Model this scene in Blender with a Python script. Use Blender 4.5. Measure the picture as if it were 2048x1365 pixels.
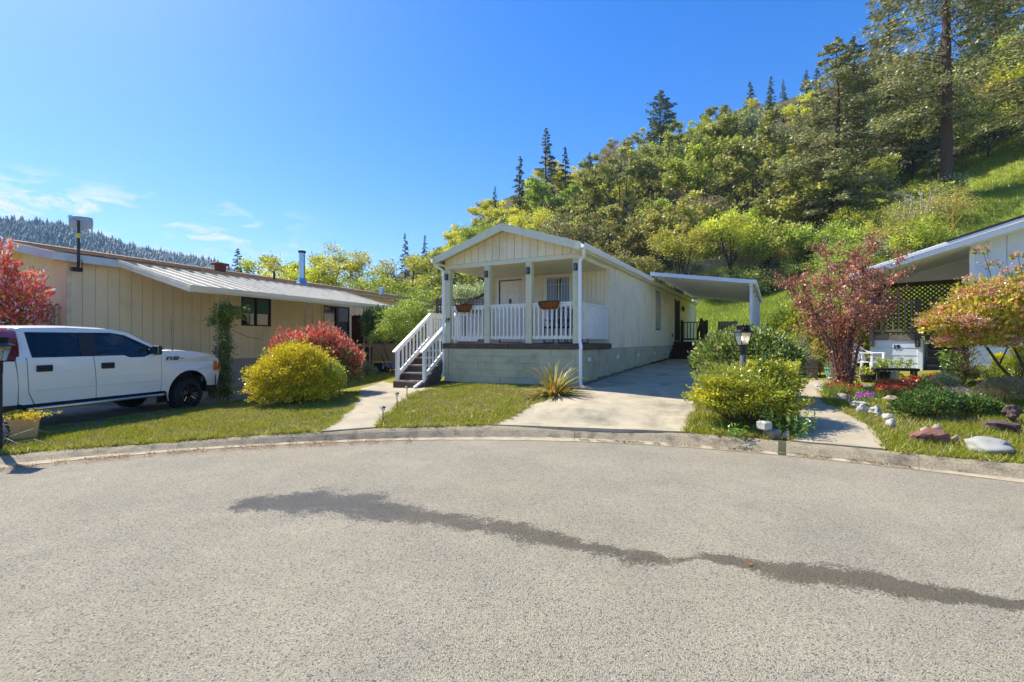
import bpy, bmesh, math, random
import numpy as np
from mathutils import Vector, Matrix, noise as mnoise

# ------------------------------------------------------------------ camera, sky, sun, exposure
for o in list(bpy.data.objects): bpy.data.objects.remove(o)
SC = bpy.context.scene
COL = SC.collection
F, CX, CY, H = 953.0, 1024.0, 682.5, 1.6          # focal length and centre in photo pixels, camera height
cam = bpy.data.cameras.new('camera'); camo = bpy.data.objects.new('camera', cam); COL.objects.link(camo)
camo.location = (0, 0, H); camo.rotation_euler = (math.radians(90), 0, 0)
cam.sensor_width = 36; cam.lens = F/2048*36; cam.clip_start = .05; cam.clip_end = 6000
SC.camera = camo
SUN_EL = 50.0
SUN_H = Vector((-.848, .530, 0)).normalized()     # horizontal direction towards the sun
SUN_AZ = math.atan2(SUN_H.x, SUN_H.y)             # clockwise from +Y
W = bpy.data.worlds.new("World"); SC.world = W; W.use_nodes = True
nt = W.node_tree; N = nt.nodes; L = nt.links; N.clear()
out = N.new('ShaderNodeOutputWorld'); bg = N.new('ShaderNodeBackground'); bg.inputs['Strength'].default_value = .12
sky = N.new('ShaderNodeTexSky'); sky.sky_type = 'NISHITA'; sky.sun_disc = False
sky.sun_elevation = math.radians(SUN_EL); sky.sun_rotation = SUN_AZ
sky.altitude = 200; sky.air_density = 1.0; sky.dust_density = .55; sky.ozone_density = 3.0
hs = N.new('ShaderNodeHueSaturation'); hs.inputs['Saturation'].default_value = 1.44; hs.inputs['Hue'].default_value = .512; hs.inputs['Value'].default_value = 1.0
L.new(sky.outputs[0], hs.inputs['Color'])
# thin clouds low over the horizon
tc = N.new('ShaderNodeTexCoord'); sep = N.new('ShaderNodeSeparateXYZ'); L.new(tc.outputs['Generated'], sep.inputs[0])
mp = N.new('ShaderNodeMapping'); mp.inputs['Scale'].default_value = (5, 5, 17); mp.inputs['Location'].default_value = (1.3, .4, .2)
L.new(tc.outputs['Generated'], mp.inputs[0])
n1 = N.new('ShaderNodeTexNoise'); n1.inputs['Scale'].default_value = 2.4; n1.inputs['Detail'].default_value = 9; n1.inputs['Roughness'].default_value = .62
n1.inputs['Distortion'].default_value = .5
L.new(mp.outputs[0], n1.inputs['Vector'])
r1 = N.new('ShaderNodeMapRange'); r1.inputs[1].default_value = .50; r1.inputs[2].default_value = .64; L.new(n1.outputs[0], r1.inputs[0])
r2 = N.new('ShaderNodeMapRange'); r2.interpolation_type = 'SMOOTHSTEP'; r2.inputs[1].default_value = .262; r2.inputs[2].default_value = .205; L.new(sep.outputs[2], r2.inputs[0])
r3 = N.new('ShaderNodeMapRange'); r3.interpolation_type = 'SMOOTHSTEP'; r3.inputs[1].default_value = -.30; r3.inputs[2].default_value = -.55; L.new(sep.outputs[0], r3.inputs[0])
m1 = N.new('ShaderNodeMath'); m1.operation = 'MULTIPLY'; L.new(r1.outputs[0], m1.inputs[0]); L.new(r2.outputs[0], m1.inputs[1])
m2 = N.new('ShaderNodeMath'); m2.operation = 'MULTIPLY'; L.new(m1.outputs[0], m2.inputs[0]); L.new(r3.outputs[0], m2.inputs[1])
m3 = N.new('ShaderNodeMath'); m3.operation = 'MULTIPLY'; m3.inputs[1].default_value = .95; L.new(m2.outputs[0], m3.inputs[0])
mx = N.new('ShaderNodeMix'); mx.data_type = 'RGBA'; L.new(m3.outputs[0], mx.inputs[0]); L.new(hs.outputs[0], mx.inputs[6]); mx.inputs[7].default_value = (4.9, 4.95, 5.05, 1)
L.new(mx.outputs[2], bg.inputs[0]); L.new(bg.outputs[0], out.inputs[0])
sun = bpy.data.lights.new('sun', 'SUN'); suno = bpy.data.objects.new('sun', sun); COL.objects.link(suno)
sun.energy = 4.3; sun.angle = math.radians(.55); sun.color = (1, .945, .84)
sd = Vector((SUN_H.x*math.cos(math.radians(SUN_EL)), SUN_H.y*math.cos(math.radians(SUN_EL)), math.sin(math.radians(SUN_EL))))
suno.rotation_euler = sd.to_track_quat('Z', 'Y').to_euler(); suno.location = (-20, 12, 30)
vs = SC.view_settings; vs.view_transform = 'Standard'; vs.look = 'None'; vs.exposure = 1.0; vs.gamma = 1; vs.use_curve_mapping = False
SC.render.engine = 'CYCLES'
SC.cycles.max_bounces = 7; SC.cycles.diffuse_bounces = 4; SC.cycles.glossy_bounces = 3; SC.cycles.transmission_bounces = 5
SC.cycles.transparent_max_bounces = 8; SC.cycles.volume_bounces = 0; SC.cycles.use_denoising = True
SC.cycles.sample_clamp_indirect = 6

# ------------------------------------------------------------------ helpers
def P(px, py, Y): return Vector(((px-CX)/F*Y, Y, H-(py-CY)/F*Y))
def G(px, py, z):
    Y = (H-z)*F/(py-CY); return Vector(((px-CX)/F*Y, Y, z))
def lin(r, g, b): # sRGB 0..255 to linear
    f = lambda c: (c/255/12.92) if c/255 <= .04045 else ((c/255+.055)/1.055)**2.4
    return (f(r), f(g), f(b))

MATS = {}
def pmat(name, col, rough=.6, var=.12, scale=6, bump=0, bscale=60, metal=0, spec=.4, col2=None, stretch=(1,1,1),
         stain=None, stain_amt=0, stain_scale=1.5, coords='pos', alpha=None, emit=None, trans=0, coat=0):
    if name in MATS: return MATS[name]
    m = bpy.data.materials.new(name); m.use_nodes = True; t = m.node_tree; b = t.nodes['Principled BSDF']
    b.inputs['Roughness'].default_value = rough; b.inputs['Metallic'].default_value = metal
    b.inputs['Specular IOR Level'].default_value = spec
    if coat: b.inputs['Coat Weight'].default_value = coat
    if trans: b.inputs['Transmission Weight'].default_value = trans
    if coords == 'pos':
        g = t.nodes.new('ShaderNodeNewGeometry').outputs['Position']
    else:
        g = t.nodes.new('ShaderNodeTexCoord').outputs['Object']
    mp = t.nodes.new('ShaderNodeMapping'); mp.inputs['Scale'].default_value = stretch; t.links.new(g, mp.inputs[0])
    n = t.nodes.new('ShaderNodeTexNoise'); n.inputs['Scale'].default_value = scale; n.inputs['Detail'].default_value = 5; t.links.new(mp.outputs[0], n.inputs['Vector'])
    mr = t.nodes.new('ShaderNodeMapRange'); mr.inputs[1].default_value = .3; mr.inputs[2].default_value = .7; t.links.new(n.outputs[0], mr.inputs[0])
    mx = t.nodes.new('ShaderNodeMix'); mx.data_type = 'RGBA'
    c2 = col2 or tuple(min(1, c*(1+var)) for c in col); c1 = col if col2 else tuple(c*(1-var) for c in col)
    mx.inputs[6].default_value = (*c1, 1); mx.inputs[7].default_value = (*c2, 1); t.links.new(mr.outputs[0], mx.inputs[0])
    o = mx.outputs[2]
    if stain:
        n2 = t.nodes.new('ShaderNodeTexNoise'); n2.inputs['Scale'].default_value = stain_scale; n2.inputs['Detail'].default_value = 8; n2.inputs['Roughness'].default_value = .65
        t.links.new(g, n2.inputs['Vector'])
        m2 = t.nodes.new('ShaderNodeMapRange'); m2.inputs[1].default_value = .48; m2.inputs[2].default_value = .72; m2.inputs[4].default_value = stain_amt
        t.links.new(n2.outputs[0], m2.inputs[0])
        x2 = t.nodes.new('ShaderNodeMix'); x2.data_type = 'RGBA'; x2.inputs[7].default_value = (*stain, 1)
        t.links.new(m2.outputs[0], x2.inputs[0]); t.links.new(o, x2.inputs[6]); o = x2.outputs[2]
    t.links.new(o, b.inputs['Base Color'])
    if bump:
        n3 = t.nodes.new('ShaderNodeTexNoise'); n3.inputs['Scale'].default_value = bscale; n3.inputs['Detail'].default_value = 3; t.links.new(mp.outputs[0], n3.inputs['Vector'])
        bp = t.nodes.new('ShaderNodeBump'); bp.inputs['Strength'].default_value = bump; bp.inputs['Distance'].default_value = .01
        t.links.new(n3.outputs[0], bp.inputs['Height']); t.links.new(bp.outputs[0], b.inputs['Normal'])
    if emit:
        b.inputs['Emission Color'].default_value = (*emit[0], 1); b.inputs['Emission Strength'].default_value = emit[1]
    MATS[name] = m
    return m

def leafmat(name, transl=.35, gloss=.06, hue=.02, val=.25, rough=.45):
    if name in MATS: return MATS[name]
    m = bpy.data.materials.new(name); m.use_nodes = True; t = m.node_tree; t.nodes.clear()
    o = t.nodes.new('ShaderNodeOutputMaterial'); at = t.nodes.new('ShaderNodeAttribute'); at.attribute_name = 'tint'
    oi = t.nodes.new('ShaderNodeObjectInfo')
    hsv = t.nodes.new('ShaderNodeHueSaturation')
    a = t.nodes.new('ShaderNodeMapRange'); a.inputs[3].default_value = .5-hue; a.inputs[4].default_value = .5+hue; t.links.new(oi.outputs['Random'], a.inputs[0]); t.links.new(a.outputs[0], hsv.inputs['Hue'])
    ml = t.nodes.new('ShaderNodeMath'); ml.operation = 'MULTIPLY'; ml.inputs[1].default_value = 7.31; t.links.new(oi.outputs['Random'], ml.inputs[0])
    fr = t.nodes.new('ShaderNodeMath'); fr.operation = 'FRACT'; t.links.new(ml.outputs[0], fr.inputs[0])
    b = t.nodes.new('ShaderNodeMapRange'); b.inputs[3].default_value = 1-val; b.inputs[4].default_value = 1+val; t.links.new(fr.outputs[0], b.inputs[0]); t.links.new(b.outputs[0], hsv.inputs['Value'])
    t.links.new(at.outputs['Color'], hsv.inputs['Color'])
    d = t.nodes.new('ShaderNodeBsdfDiffuse'); tr = t.nodes.new('ShaderNodeBsdfTranslucent'); gl = t.nodes.new('ShaderNodeBsdfGlossy')
    gl.inputs['Roughness'].default_value = rough; gl.inputs['Color'].default_value = (1, 1, 1, 1)
    t.links.new(hsv.outputs[0], d.inputs['Color']); t.links.new(hsv.outputs[0], tr.inputs['Color'])
    x = t.nodes.new('ShaderNodeMixShader'); x.inputs[0].default_value = transl; t.links.new(d.outputs[0], x.inputs[1]); t.links.new(tr.outputs[0], x.inputs[2])
    y = t.nodes.new('ShaderNodeMixShader'); y.inputs[0].default_value = gloss; t.links.new(x.outputs[0], y.inputs[1]); t.links.new(gl.outputs[0], y.inputs[2])
    t.links.new(y.outputs[0], o.inputs[0]); MATS[name] = m
    return m

def tag(o, label=None, cat=None, group=None, kind=None):
    if label: o['label'] = label
    if cat: o['category'] = cat
    if group: o['group'] = group
    if kind: o['kind'] = kind
    return o
def thing(name, label, cat, loc=(0,0,0), rz=0, group=None):
    o = bpy.data.objects.new(name, None); COL.objects.link(o); o.empty_display_size = .1
    o.location = loc; o.rotation_euler = (0, 0, rz)
    return tag(o, label, cat, group)
def link(name, data, parent=None, loc=(0,0,0), rot=(0,0,0), scale=(1,1,1)):
    o = bpy.data.objects.new(name, data); COL.objects.link(o); o.parent = parent
    o.location = loc; o.rotation_euler = rot; o.scale = scale
    return o
def copy_tree(o, parent=None):
    c = o.copy(); COL.objects.link(c); c.parent = parent
    for ch in [x for x in KIDS.get(o.name, [])]: pass
    for ch in list(o.children): copy_tree(ch, c)
    return c
KIDS = {}

class MB:
    """collects shapes, links them as one mesh object"""
    def __init__(s): s.v = []; s.f = []
    def add(s, vs, fs):
        n = len(s.v); s.v += [tuple(v) for v in vs]; s.f += [tuple(i+n for i in f) for f in fs]; return s
    def box(s, c, d, M=None):
        x, y, z = d[0]/2, d[1]/2, d[2]/2
        vs = [Vector((a*x, b*y, e*z)) for e in (-1, 1) for a, b in ((-1,-1),(1,-1),(1,1),(-1,1))]
        if M: vs = [M @ v for v in vs]
        return s.add([v+Vector(c) for v in vs], [(0,3,2,1),(4,5,6,7),(0,1,5,4),(1,2,6,5),(2,3,7,6),(3,0,4,7)])
    def bar(s, a, b, w, h, up=(0,0,1)):
        a, b = Vector(a), Vector(b); d = (b-a); l = d.length; d.normalize(); up = Vector(up)
        sd = d.cross(up)
        if sd.length < 1e-4: sd = d.cross(Vector((0,1,0)))
        sd.normalize(); u = sd.cross(d)
        vs = [p+sd*(i*w/2)+u*(j*h/2) for p in (a, b) for i, j in ((-1,-1),(1,-1),(1,1),(-1,1))]
        return s.add(vs, [(0,1,2,3),(7,6,5,4),(0,4,5,1),(1,5,6,2),(2,6,7,3),(3,7,4,0)])
    def tube(s, pts, rad, n=8, caps=True):
        pts = [Vector(p) for p in pts]; rad = rad if hasattr(rad, '__len__') else [rad]*len(pts)
        rings = []; ref = None
        for i, p in enumerate(pts):
            d = (pts[min(i+1, len(pts)-1)]-pts[max(i-1, 0)]).normalized()
            if ref is None: ref = d.orthogonal().normalized()
            ref = (ref-d*ref.dot(d))
            ref = ref.normalized() if ref.length > 1e-5 else d.orthogonal().normalized()
            u = d.cross(ref)
            rings.append([p+(ref*math.cos(2*math.pi*k/n)+u*math.sin(2*math.pi*k/n))*rad[i] for k in range(n)])
        vs = [v for r in rings for v in r]; fs = []
        for i in range(len(rings)-1):
            for k in range(n):
                fs.append((i*n+k, i*n+(k+1) % n, (i+1)*n+(k+1) % n, (i+1)*n+k))
        if caps: fs += [tuple(range(n-1, -1, -1)), tuple((len(rings)-1)*n+k for k in range(n))]
        return s.add(vs, fs)
    def lathe(s, prof, c=(0,0,0), n=16, M=None):
        vs = []; fs = []; m = len(prof)
        for k in range(n):
            a = 2*math.pi*k/n
            for r, z in prof:
                v = Vector((r*math.cos(a), r*math.sin(a), z)); v = M @ v if M else v
                vs.append(v+Vector(c))
        for k in range(n):
            q = (k+1) % n
            for i in range(m-1): fs.append((k*m+i, q*m+i, q*m+i+1, k*m+i+1))
        return s.add(vs, fs)
    def prism(s, poly, a0, a1, axis=1):
        """poly in the plane of the other two axes, extruded along axis from a0 to a1"""
        n = len(poly); vs = []
        for a in (a0, a1):
            for p in poly:
                v = list(p); v.insert(axis, a); vs.append(v)
        fs = [tuple(range(n)), tuple(range(2*n-1, n-1, -1))]+[(i, n+i, n+(i+1) % n, (i+1) % n) for i in range(n)]
        return s.add(vs, fs)
    def mesh(s, name, mat=None, smooth=False, bevel=0):
        me = bpy.data.meshes.new(name); me.from_pydata(s.v, [], s.f)
        bm = bmesh.new(); bm.from_mesh(me)
        bmesh.ops.recalc_face_normals(bm, faces=bm.faces)
        if bevel: bmesh.ops.bevel(bm, geom=bm.edges[:], offset=bevel, segments=1, affect='EDGES', clamp_overlap=True)
        bm.to_mesh(me); bm.free()
        if smooth: me.polygons.foreach_set('use_smooth', [True]*len(me.polygons))
        if mat: me.materials.append(mat)
        return me
    def build(s, name, mat, parent=None, smooth=False, bevel=0, label=None, kind=None):
        o = link(name, s.mesh(name, mat, smooth, bevel), parent)
        return tag(o, label, None, None, kind)

UB = {}
def piece(name, mat, parent, c, d, rz=0, rot=None, label=None):
    """one box-shaped piece, an object of its own sharing a unit mesh; nicely chamfered through the shared mesh"""
    k = mat.name
    if k not in UB:
        UB[k] = MB().box((0,0,0), (1,1,1)).mesh('board', mat, bevel=.012)
    return tag(link(name, UB[k], parent, c, rot or (0,0,rz), d), label)
def ppiece(name, mat, parent, a, b, w, h, label=None):
    """box-shaped piece from a to b"""
    a, b = Vector(a), Vector(b); d = b-a
    q = d.to_track_quat('Y', 'Z')
    k = mat.name
    if k not in UB: UB[k] = MB().box((0,0,0), (1,1,1)).mesh('board', mat, bevel=.012)
    return tag(link(name, UB[k], parent, (a+b)/2, q.to_euler(), (w, d.length, h)), label)
def arr_mesh(name, V, Fq, mat, tint=None, smooth=False):
    """fast mesh from numpy arrays; Fq (n,3) or (n,4)"""
    me = bpy.data.meshes.new(name); V = np.asarray(V, np.float32); Fq = np.asarray(Fq, np.int32)
    k = Fq.shape[1]; me.vertices.add(len(V)); me.vertices.foreach_set('co', V.ravel())
    me.loops.add(Fq.size); me.loops.foreach_set('vertex_index', Fq.ravel())
    me.polygons.add(len(Fq)); me.polygons.foreach_set('loop_start', np.arange(0, Fq.size, k, dtype=np.int32))
    if smooth: me.polygons.foreach_set('use_smooth', np.ones(len(Fq), bool))
    if tint is not None:
        a = me.attributes.new('tint', 'FLOAT_COLOR', 'POINT'); t = np.ones((len(V), 4), np.float32); t[:, :3] = tint; a.data.foreach_set('color', t.ravel())
    me.update(calc_edges=True); me.validate(); me.materials.append(mat)
    return me

# ---- foliage
def unit(v): return v/np.maximum(np.linalg.norm(v, axis=1, keepdims=True), 1e-6)
def pick(rng, cols, n, j=.18):
    c = np.array([x[:3] for x in cols]); w = np.array([x[3] if len(x) > 3 else 1. for x in cols]); w = w/w.sum()
    i = rng.choice(len(c), n, p=w)
    return np.clip(c[i]*(1+rng.normal(0, j, (n, 1)))*(1+rng.normal(0, j*.3, (n, 3))), .003, 1)
def leaves(rng, C, S, cols, asp=.5, D=None, fold=.0, flat=0.):
    """one rhombic leaf per row of C"""
    n = len(C); S = np.broadcast_to(S, (n,))[:, None]
    d = rng.normal(size=(n, 3)) if D is None else D+rng.normal(size=(n, 3))*.45
    d = unit(d); t = rng.normal(size=(n, 3)); t[:, 2] *= (1-flat); t = unit(np.cross(d, t) if flat == 0 else t-d*(t*d).sum(1, keepdims=True))
    nn = np.cross(d, t)
    V = np.stack([C-d*S*.5, C+t*S*asp*.5+nn*S*fold, C+d*S*.5, C-t*S*asp*.5+nn*S*fold], 1).reshape(-1, 3)
    Fq = np.arange(4*n).reshape(n, 4)
    return V, Fq, np.clip(np.repeat(cols, 4, 0)*1.38, 0, .85)
def join(*parts):
    V = []; Q = []; T = []; k = 0
    for v, q, t in parts: V.append(v); Q.append(q+k); T.append(t); k += len(v)
    return np.concatenate(V), np.concatenate(Q), np.concatenate(T)

def skeleton(rng, Ht, R, h0, nl=6, n2=4, n3=3, r0=None, lean=.1, up=.55, flat=.8):
    """trunk + limbs; returns list of (points, radii) and tip positions"""
    segs = []; tips = []; r0 = r0 or Ht*.025
    tp = [np.array([0, 0, -.3])]; x = np.zeros(3)
    nk = 5
    for i in range(nk):
        x = np.array([rng.normal(0, lean*R*.15)*(i > 0), rng.normal(0, lean*R*.15)*(i > 0), h0*(i)/(nk-1)])+(np.array([tp[-1][0], tp[-1][1], 0]) if i else 0)
        tp.append(x)
    segs.append((tp, list(np.linspace(r0, r0*.7, len(tp)))))
    base = tp[-1]
    cz = h0+(Ht-h0)*.5
    for i in range(nl):
        a = 2*math.pi*(i+rng.uniform(-.3, .3))/nl
        el = rng.uniform(.0, 1.0)**.7
        t1 = np.array([math.cos(a)*R*(.35+.35*(1-el)), math.sin(a)*R*(.35+.35*(1-el)), h0+(Ht-h0)*(.25+.5*el)])
        sb = base*rng.uniform(.6, 1) if i % 2 else base
        mid = (sb+t1)/2+np.array([rng.normal(0, .06*R), rng.normal(0, .06*R), (Ht-h0)*.04])
        segs.append(([sb, mid, t1], [r0*.5, r0*.36, r0*.25]))
        for j in range(n2):
            dv = unit(rng.normal(size=(1, 3))+np.array([[math.cos(a), math.sin(a), up]]))[0]
            t2 = t1+dv*R*rng.uniform(.25, .42)
            m2 = (t1+t2)/2+rng.normal(0, .03*R, 3)
            segs.append(([t1, m2, t2], [r0*.2, r0*.14, r0*.09])); tips.append(m2*.5+t2*.5)
            for k in range(n3):
                dv2 = unit(rng.normal(size=(1, 3))+dv[None]*.9+np.array([[0, 0, up*.4]]))[0]
                t3 = t2+dv2*R*rng.uniform(.12, .28)*np.array([1, 1, flat])
                segs.append(([t2, (t2+t3)/2, t3], [r0*.075, r0*.05, r0*.03])); tips.append(t3)
    return segs, np.array(tips)
def broadleaf(seed, Ht, R, h0, n, size, cols, bark, lm, clump=.13, name='tree', nl=6, n2=4, n3=3, asp=.6, tube_n=5, r0=None, gap=0):
    rng = np.random.default_rng(seed)
    segs, tips = skeleton(rng, Ht, R, h0, nl, n2, n3, r0)
    m = MB()
    for pts, rd in segs: m.tube(pts, rd, tube_n if rd[0] > .02*Ht*.2 else 3, caps=False)
    tm = m.mesh(name+'_trunk', bark, smooth=True)
    K = len(tips); w = rng.uniform(.4, 1.6, K); w[rng.random(K) < gap] = 0; idx = rng.choice(K, n, p=w/w.sum())
    cb = rng.normal(1, .20, K)
    C = tips[idx]+rng.normal(size=(n, 3))*np.array([clump*R, clump*R, clump*R*.62])
    c = pick(rng, cols, n)*np.clip(cb[idx], .6, 1.4)[:, None]
    D = unit(C-tips[idx]); D[:, 2] += .2
    V, Q, T = leaves(rng, C, size*rng.uniform(.6, 1.3, n), c, asp, D, flat=.4)
    return tm, arr_mesh(name+'_crown', V, Q, lm, T)
def conifer(seed, Ht, R, h0, nb, per, size, cols, bark, lm, droop=.25, name='conifer', pw=.8, r0=None, ragged=.35, asp=.45, top_round=0):
    rng = np.random.default_rng(seed); m = MB(); r0 = r0 or Ht*.014
    m.tube([(0,0,-.5), (0,0,Ht*.3), (rng.normal(0,.01)*Ht, rng.normal(0,.01)*Ht, Ht*.7), (0,0,Ht)], [r0, r0*.8, r0*.4, r0*.05], 8, caps=False)
    Cs = []; Ds = []; Bs = []
    for i in range(nb):
        f = (i+rng.random())/nb; z = h0+(Ht-h0)*f; a = rng.uniform(0, 2*math.pi)
        l = R*((1-f)**pw*(1-top_round)+top_round*math.sqrt(max(0, 1-f*f)))*rng.uniform(1-ragged, 1+ragged*.4)+.02*R
        if f < .12: l *= rng.uniform(.5, 1)
        dz = -droop*l*rng.uniform(.3, 1.2)+l*.3*f
        p0 = np.array([0, 0, z]); p2 = np.array([math.cos(a)*l, math.sin(a)*l, z+dz]); p1 = (p0+p2)/2+np.array([0, 0, l*.08])
        m.tube([p0, p1, p2], [r0*.16*(1-f*.8)+.004, r0*.1*(1-f*.8)+.003, .004], 3, caps=False)
        k = max(4, int(per*l/R)); t = rng.uniform(.12, 1, k)**.8
        c = (1-t)[:, None]**2*p0+2*((1-t)*t)[:, None]*p1+(t**2)[:, None]*p2
        side = np.array([-math.sin(a), math.cos(a), 0]); wv = (rng.uniform(-1, 1, k)*(.32*l*(1.08-t)+.12))[:, None]
        c = c+side*wv+rng.normal(0, .035*l+.03, (k, 3))*np.array([1, 1, .8])+np.array([0, 0, -.06*l])*np.abs(wv/ (l*.3+.1))
        d = np.array([math.cos(a), math.sin(a), -.25])+side*np.sign(wv)*.8
        Cs.append(c); Ds.append(d); Bs.append(np.full(k, rng.normal(1, .12)))
    C = np.concatenate(Cs); D = np.concatenate(Ds); n = len(C)
    c = pick(rng, cols, n)*np.clip(np.concatenate(Bs), .6, 1.4)[:, None]
    V, Q, T = leaves(rng, C, size*rng.uniform(.6, 1.3, n), c, asp, D, flat=.5)
    return m.mesh(name+'_trunk', bark, smooth=True), arr_mesh(name+'_crown', V, Q, lm, T)
def blob_leaves(rng, blobs, n, size, cols, depth=.35, asp=.5, zmin=.02, up=.3, clump=0, lump=.18):
    """leaves on a few overlapping ellipsoids (c, (rx,ry,rz)); returns arrays"""
    vol = np.array([b[1][0]*b[1][2] for b in blobs]); idx = rng.choice(len(blobs), n, p=vol/vol.sum())
    c0 = np.array([b[0] for b in blobs])[idx]; r = np.array([b[1] for b in blobs])[idx]
    d = unit(rng.normal(size=(n, 3))); d[:, 2] = np.where(d[:, 2] < -.35, -d[:, 2]*.6, d[:, 2]); d = unit(d)
    # lumpy outline
    ph = rng.uniform(0, 6, (6, 3)); k = rng.normal(size=(6, 3))*3.2; l = np.zeros(n)
    for q in range(6): l += np.sin((d*k[q]).sum(1)*2+ph[q, 0]+idx)
    sd_ = unit(rng.normal(size=(34, 3))+np.array([[0, 0, .6]])); mxd = (d @ sd_.T).max(1); f = (1-depth*rng.random(n)**1.7)*(1+lump*l/6*1.6)*np.where((mxd > .986) & (rng.random(n) < .7), rng.uniform(1.0, 1.24, n), 1)
    C = c0+d*r*f[:, None]
    C[:, 2] = np.where(C[:, 2] < zmin, zmin+rng.random(n)*.08, C[:, 2])
    cl = pick(rng, cols, n)
    D = d.copy(); D[:, 2] += up
    return leaves(rng, C, size*rng.uniform(.6, 1.35, n), cl, asp, D)
def stems(rng, blobs, n, r=.01):
    m = MB()
    for i in range(n):
        b = blobs[rng.integers(len(blobs))]; d = unit(rng.normal(size=(1, 3)))[0]; d[2] = abs(d[2])
        e = np.array(b[0])+d*np.array(b[1])*.8; s = np.array([b[0][0]*.5+rng.normal(0, .05), b[0][1]*.5+rng.normal(0, .05), -.05])
        m.tube([s, (s+e)/2+rng.normal(0, .05, 3), e], [r*1.6, r, r*.4], 4, caps=False)
    return m
def blades(rng, Pt, h, w, cols, lean=.35, dome=None):
    """triangular grass blades standing on points"""
    n = len(Pt); h = (np.broadcast_to(h, (n,))*rng.uniform(.5, 1.3, n))[:, None]
    a = rng.uniform(0, 2*math.pi, n); s = np.stack([np.cos(a), np.sin(a), 0*a], 1)*w*.5
    tip = Pt+np.concatenate([rng.normal(0, lean, (n, 2))*h, h], 1)
    V = np.stack([Pt-s, Pt+s, tip], 1).reshape(-1, 3)
    return V, np.arange(3*n).reshape(n, 3), np.repeat(cols, 3, 0)
def in_poly(x, y, poly):
    ins = np.zeros(len(x), bool); n = len(poly)
    for i in range(n):
        x1, y1 = poly[i][:2]; x2, y2 = poly[(i+1) % n][:2]
        c = ((y1 > y) != (y2 > y)) & (x < (x2-x1)*(y-y1)/((y2-y1) or 1e-9)+x1); ins ^= c
    return ins

# ------------------------------------------------------------------ ground heights
_lip = [(0,937),(200,918),(350,904),(512,892),(640,886),(760,884),(889,882),(994,880.5),(1140,882.5),(1240,887),(1390,897.5),(1536,910),(1652,920),(1786,935),(1900,948),(2048,967.5)]
_bk = [(0,912),(120,899),(300,887.5),(512,871),(640,865),(760,857.6),(889,854),(994,850.6),(1088,851),(1140,853),(1240,857),(1365,865),(1555,881),(1772,901),(1900,914),(2048,929)]
def hk(th): return .065+.065*np.clip((np.degrees(th)+38)/22, 0, 1)
def _pol(pts, back):
    T = []; R = []
    for px, py in pts:
        th = math.atan((px-CX)/F); z = float(hk(th)) if back else 0.
        p = G(px, py, z); T.append(th); R.append(math.hypot(p.x, p.y))
    return np.polyfit(T, R, 5)
_pl, _pb = _pol(_lip, 0), _pol(_bk, 1)
TH = math.radians(47.6)
def _circ(th, R0, th0, back):
    c = np.array([-.5, -2.6]); R = 10.35+back*.45
    d = np.stack([np.sin(th), np.cos(th)], -1); b = d @ c
    return b+np.sqrt(b*b-(c @ c)+R*R)
def rr(th, back):
    th = np.asarray(th, float); p = _pb if back else _pl
    a = np.polyval(p, np.clip(th, -TH, TH)); o = _circ(th, 0, 0, back)
    k = np.clip((np.abs(th)-TH)/math.radians(25), 0, 1)
    e = _circ(np.clip(th, -TH, TH), 0, 0, back)
    return o+(a-e)*(1-k)
def r_lip(th): return rr(th, 0)
def r_back(th): return np.maximum(rr(th, 1), rr(th, 0)+.30)

ctl = []
for d in range(-180, 180, 6):
    t = math.radians(d); r = float(r_back(t)); ctl.append((r*math.sin(t), r*math.cos(t), float(hk(t))))
for x, y, z in [ # near ground
    (1.63,11.4,.49),(-1.85,13.26,.41),(-3.15,13.1,.29),(6.84,20.85,.78),(4.1,9.7,.38),(2.4,8.8,.29),(.9,10.2,.42),(1.2,8.4,.24),(-1.2,9.6,.28),
    (-7.5,11,.02),(-8.3,8.3,.03),(-9.5,10,.02),(-10.2,12.5,.0),(-9.6,16,.0),(-7.5,12.3,.0),(-13,8,.05),(-12,6,.08),(-7.95,8.04,.06),(-7.57,9.44,.04),(-7.25,11.3,.02),
    (-4.6,10.1,.2),(-4.7,8.7,.12),(-3.3,9.7,.2),(-4.1,12.7,.28),(-5.3,18.3,.4),(-5.5,15.5,.3),(-7.5,17,.12),(-3.,20,.6),(0,18,.7),
    (6.4,10.3,.45),(8.2,12.5,.62),(9.0,12,.72),(9.8,13,.8),(11.2,10.7,.85),(12.5,10.5,.95),(7.6,7.1,.28),(8.0,9.3,.42),(4,7.9,.24),(5,9.8,.42),(7.7,15,.72),
    (10.8,27.9,1.1),(12.6,24.2,1.15),(14,18,1.1),(16,14,1.6),(9,19,.85),(22,10,2.6),(14,7,.9),(25,0,2),(-25,5,0),(-25,20,0),(0,-30,0),(-30,-20,0),(30,-20,1)]:
    ctl.append((x, y, z))
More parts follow.
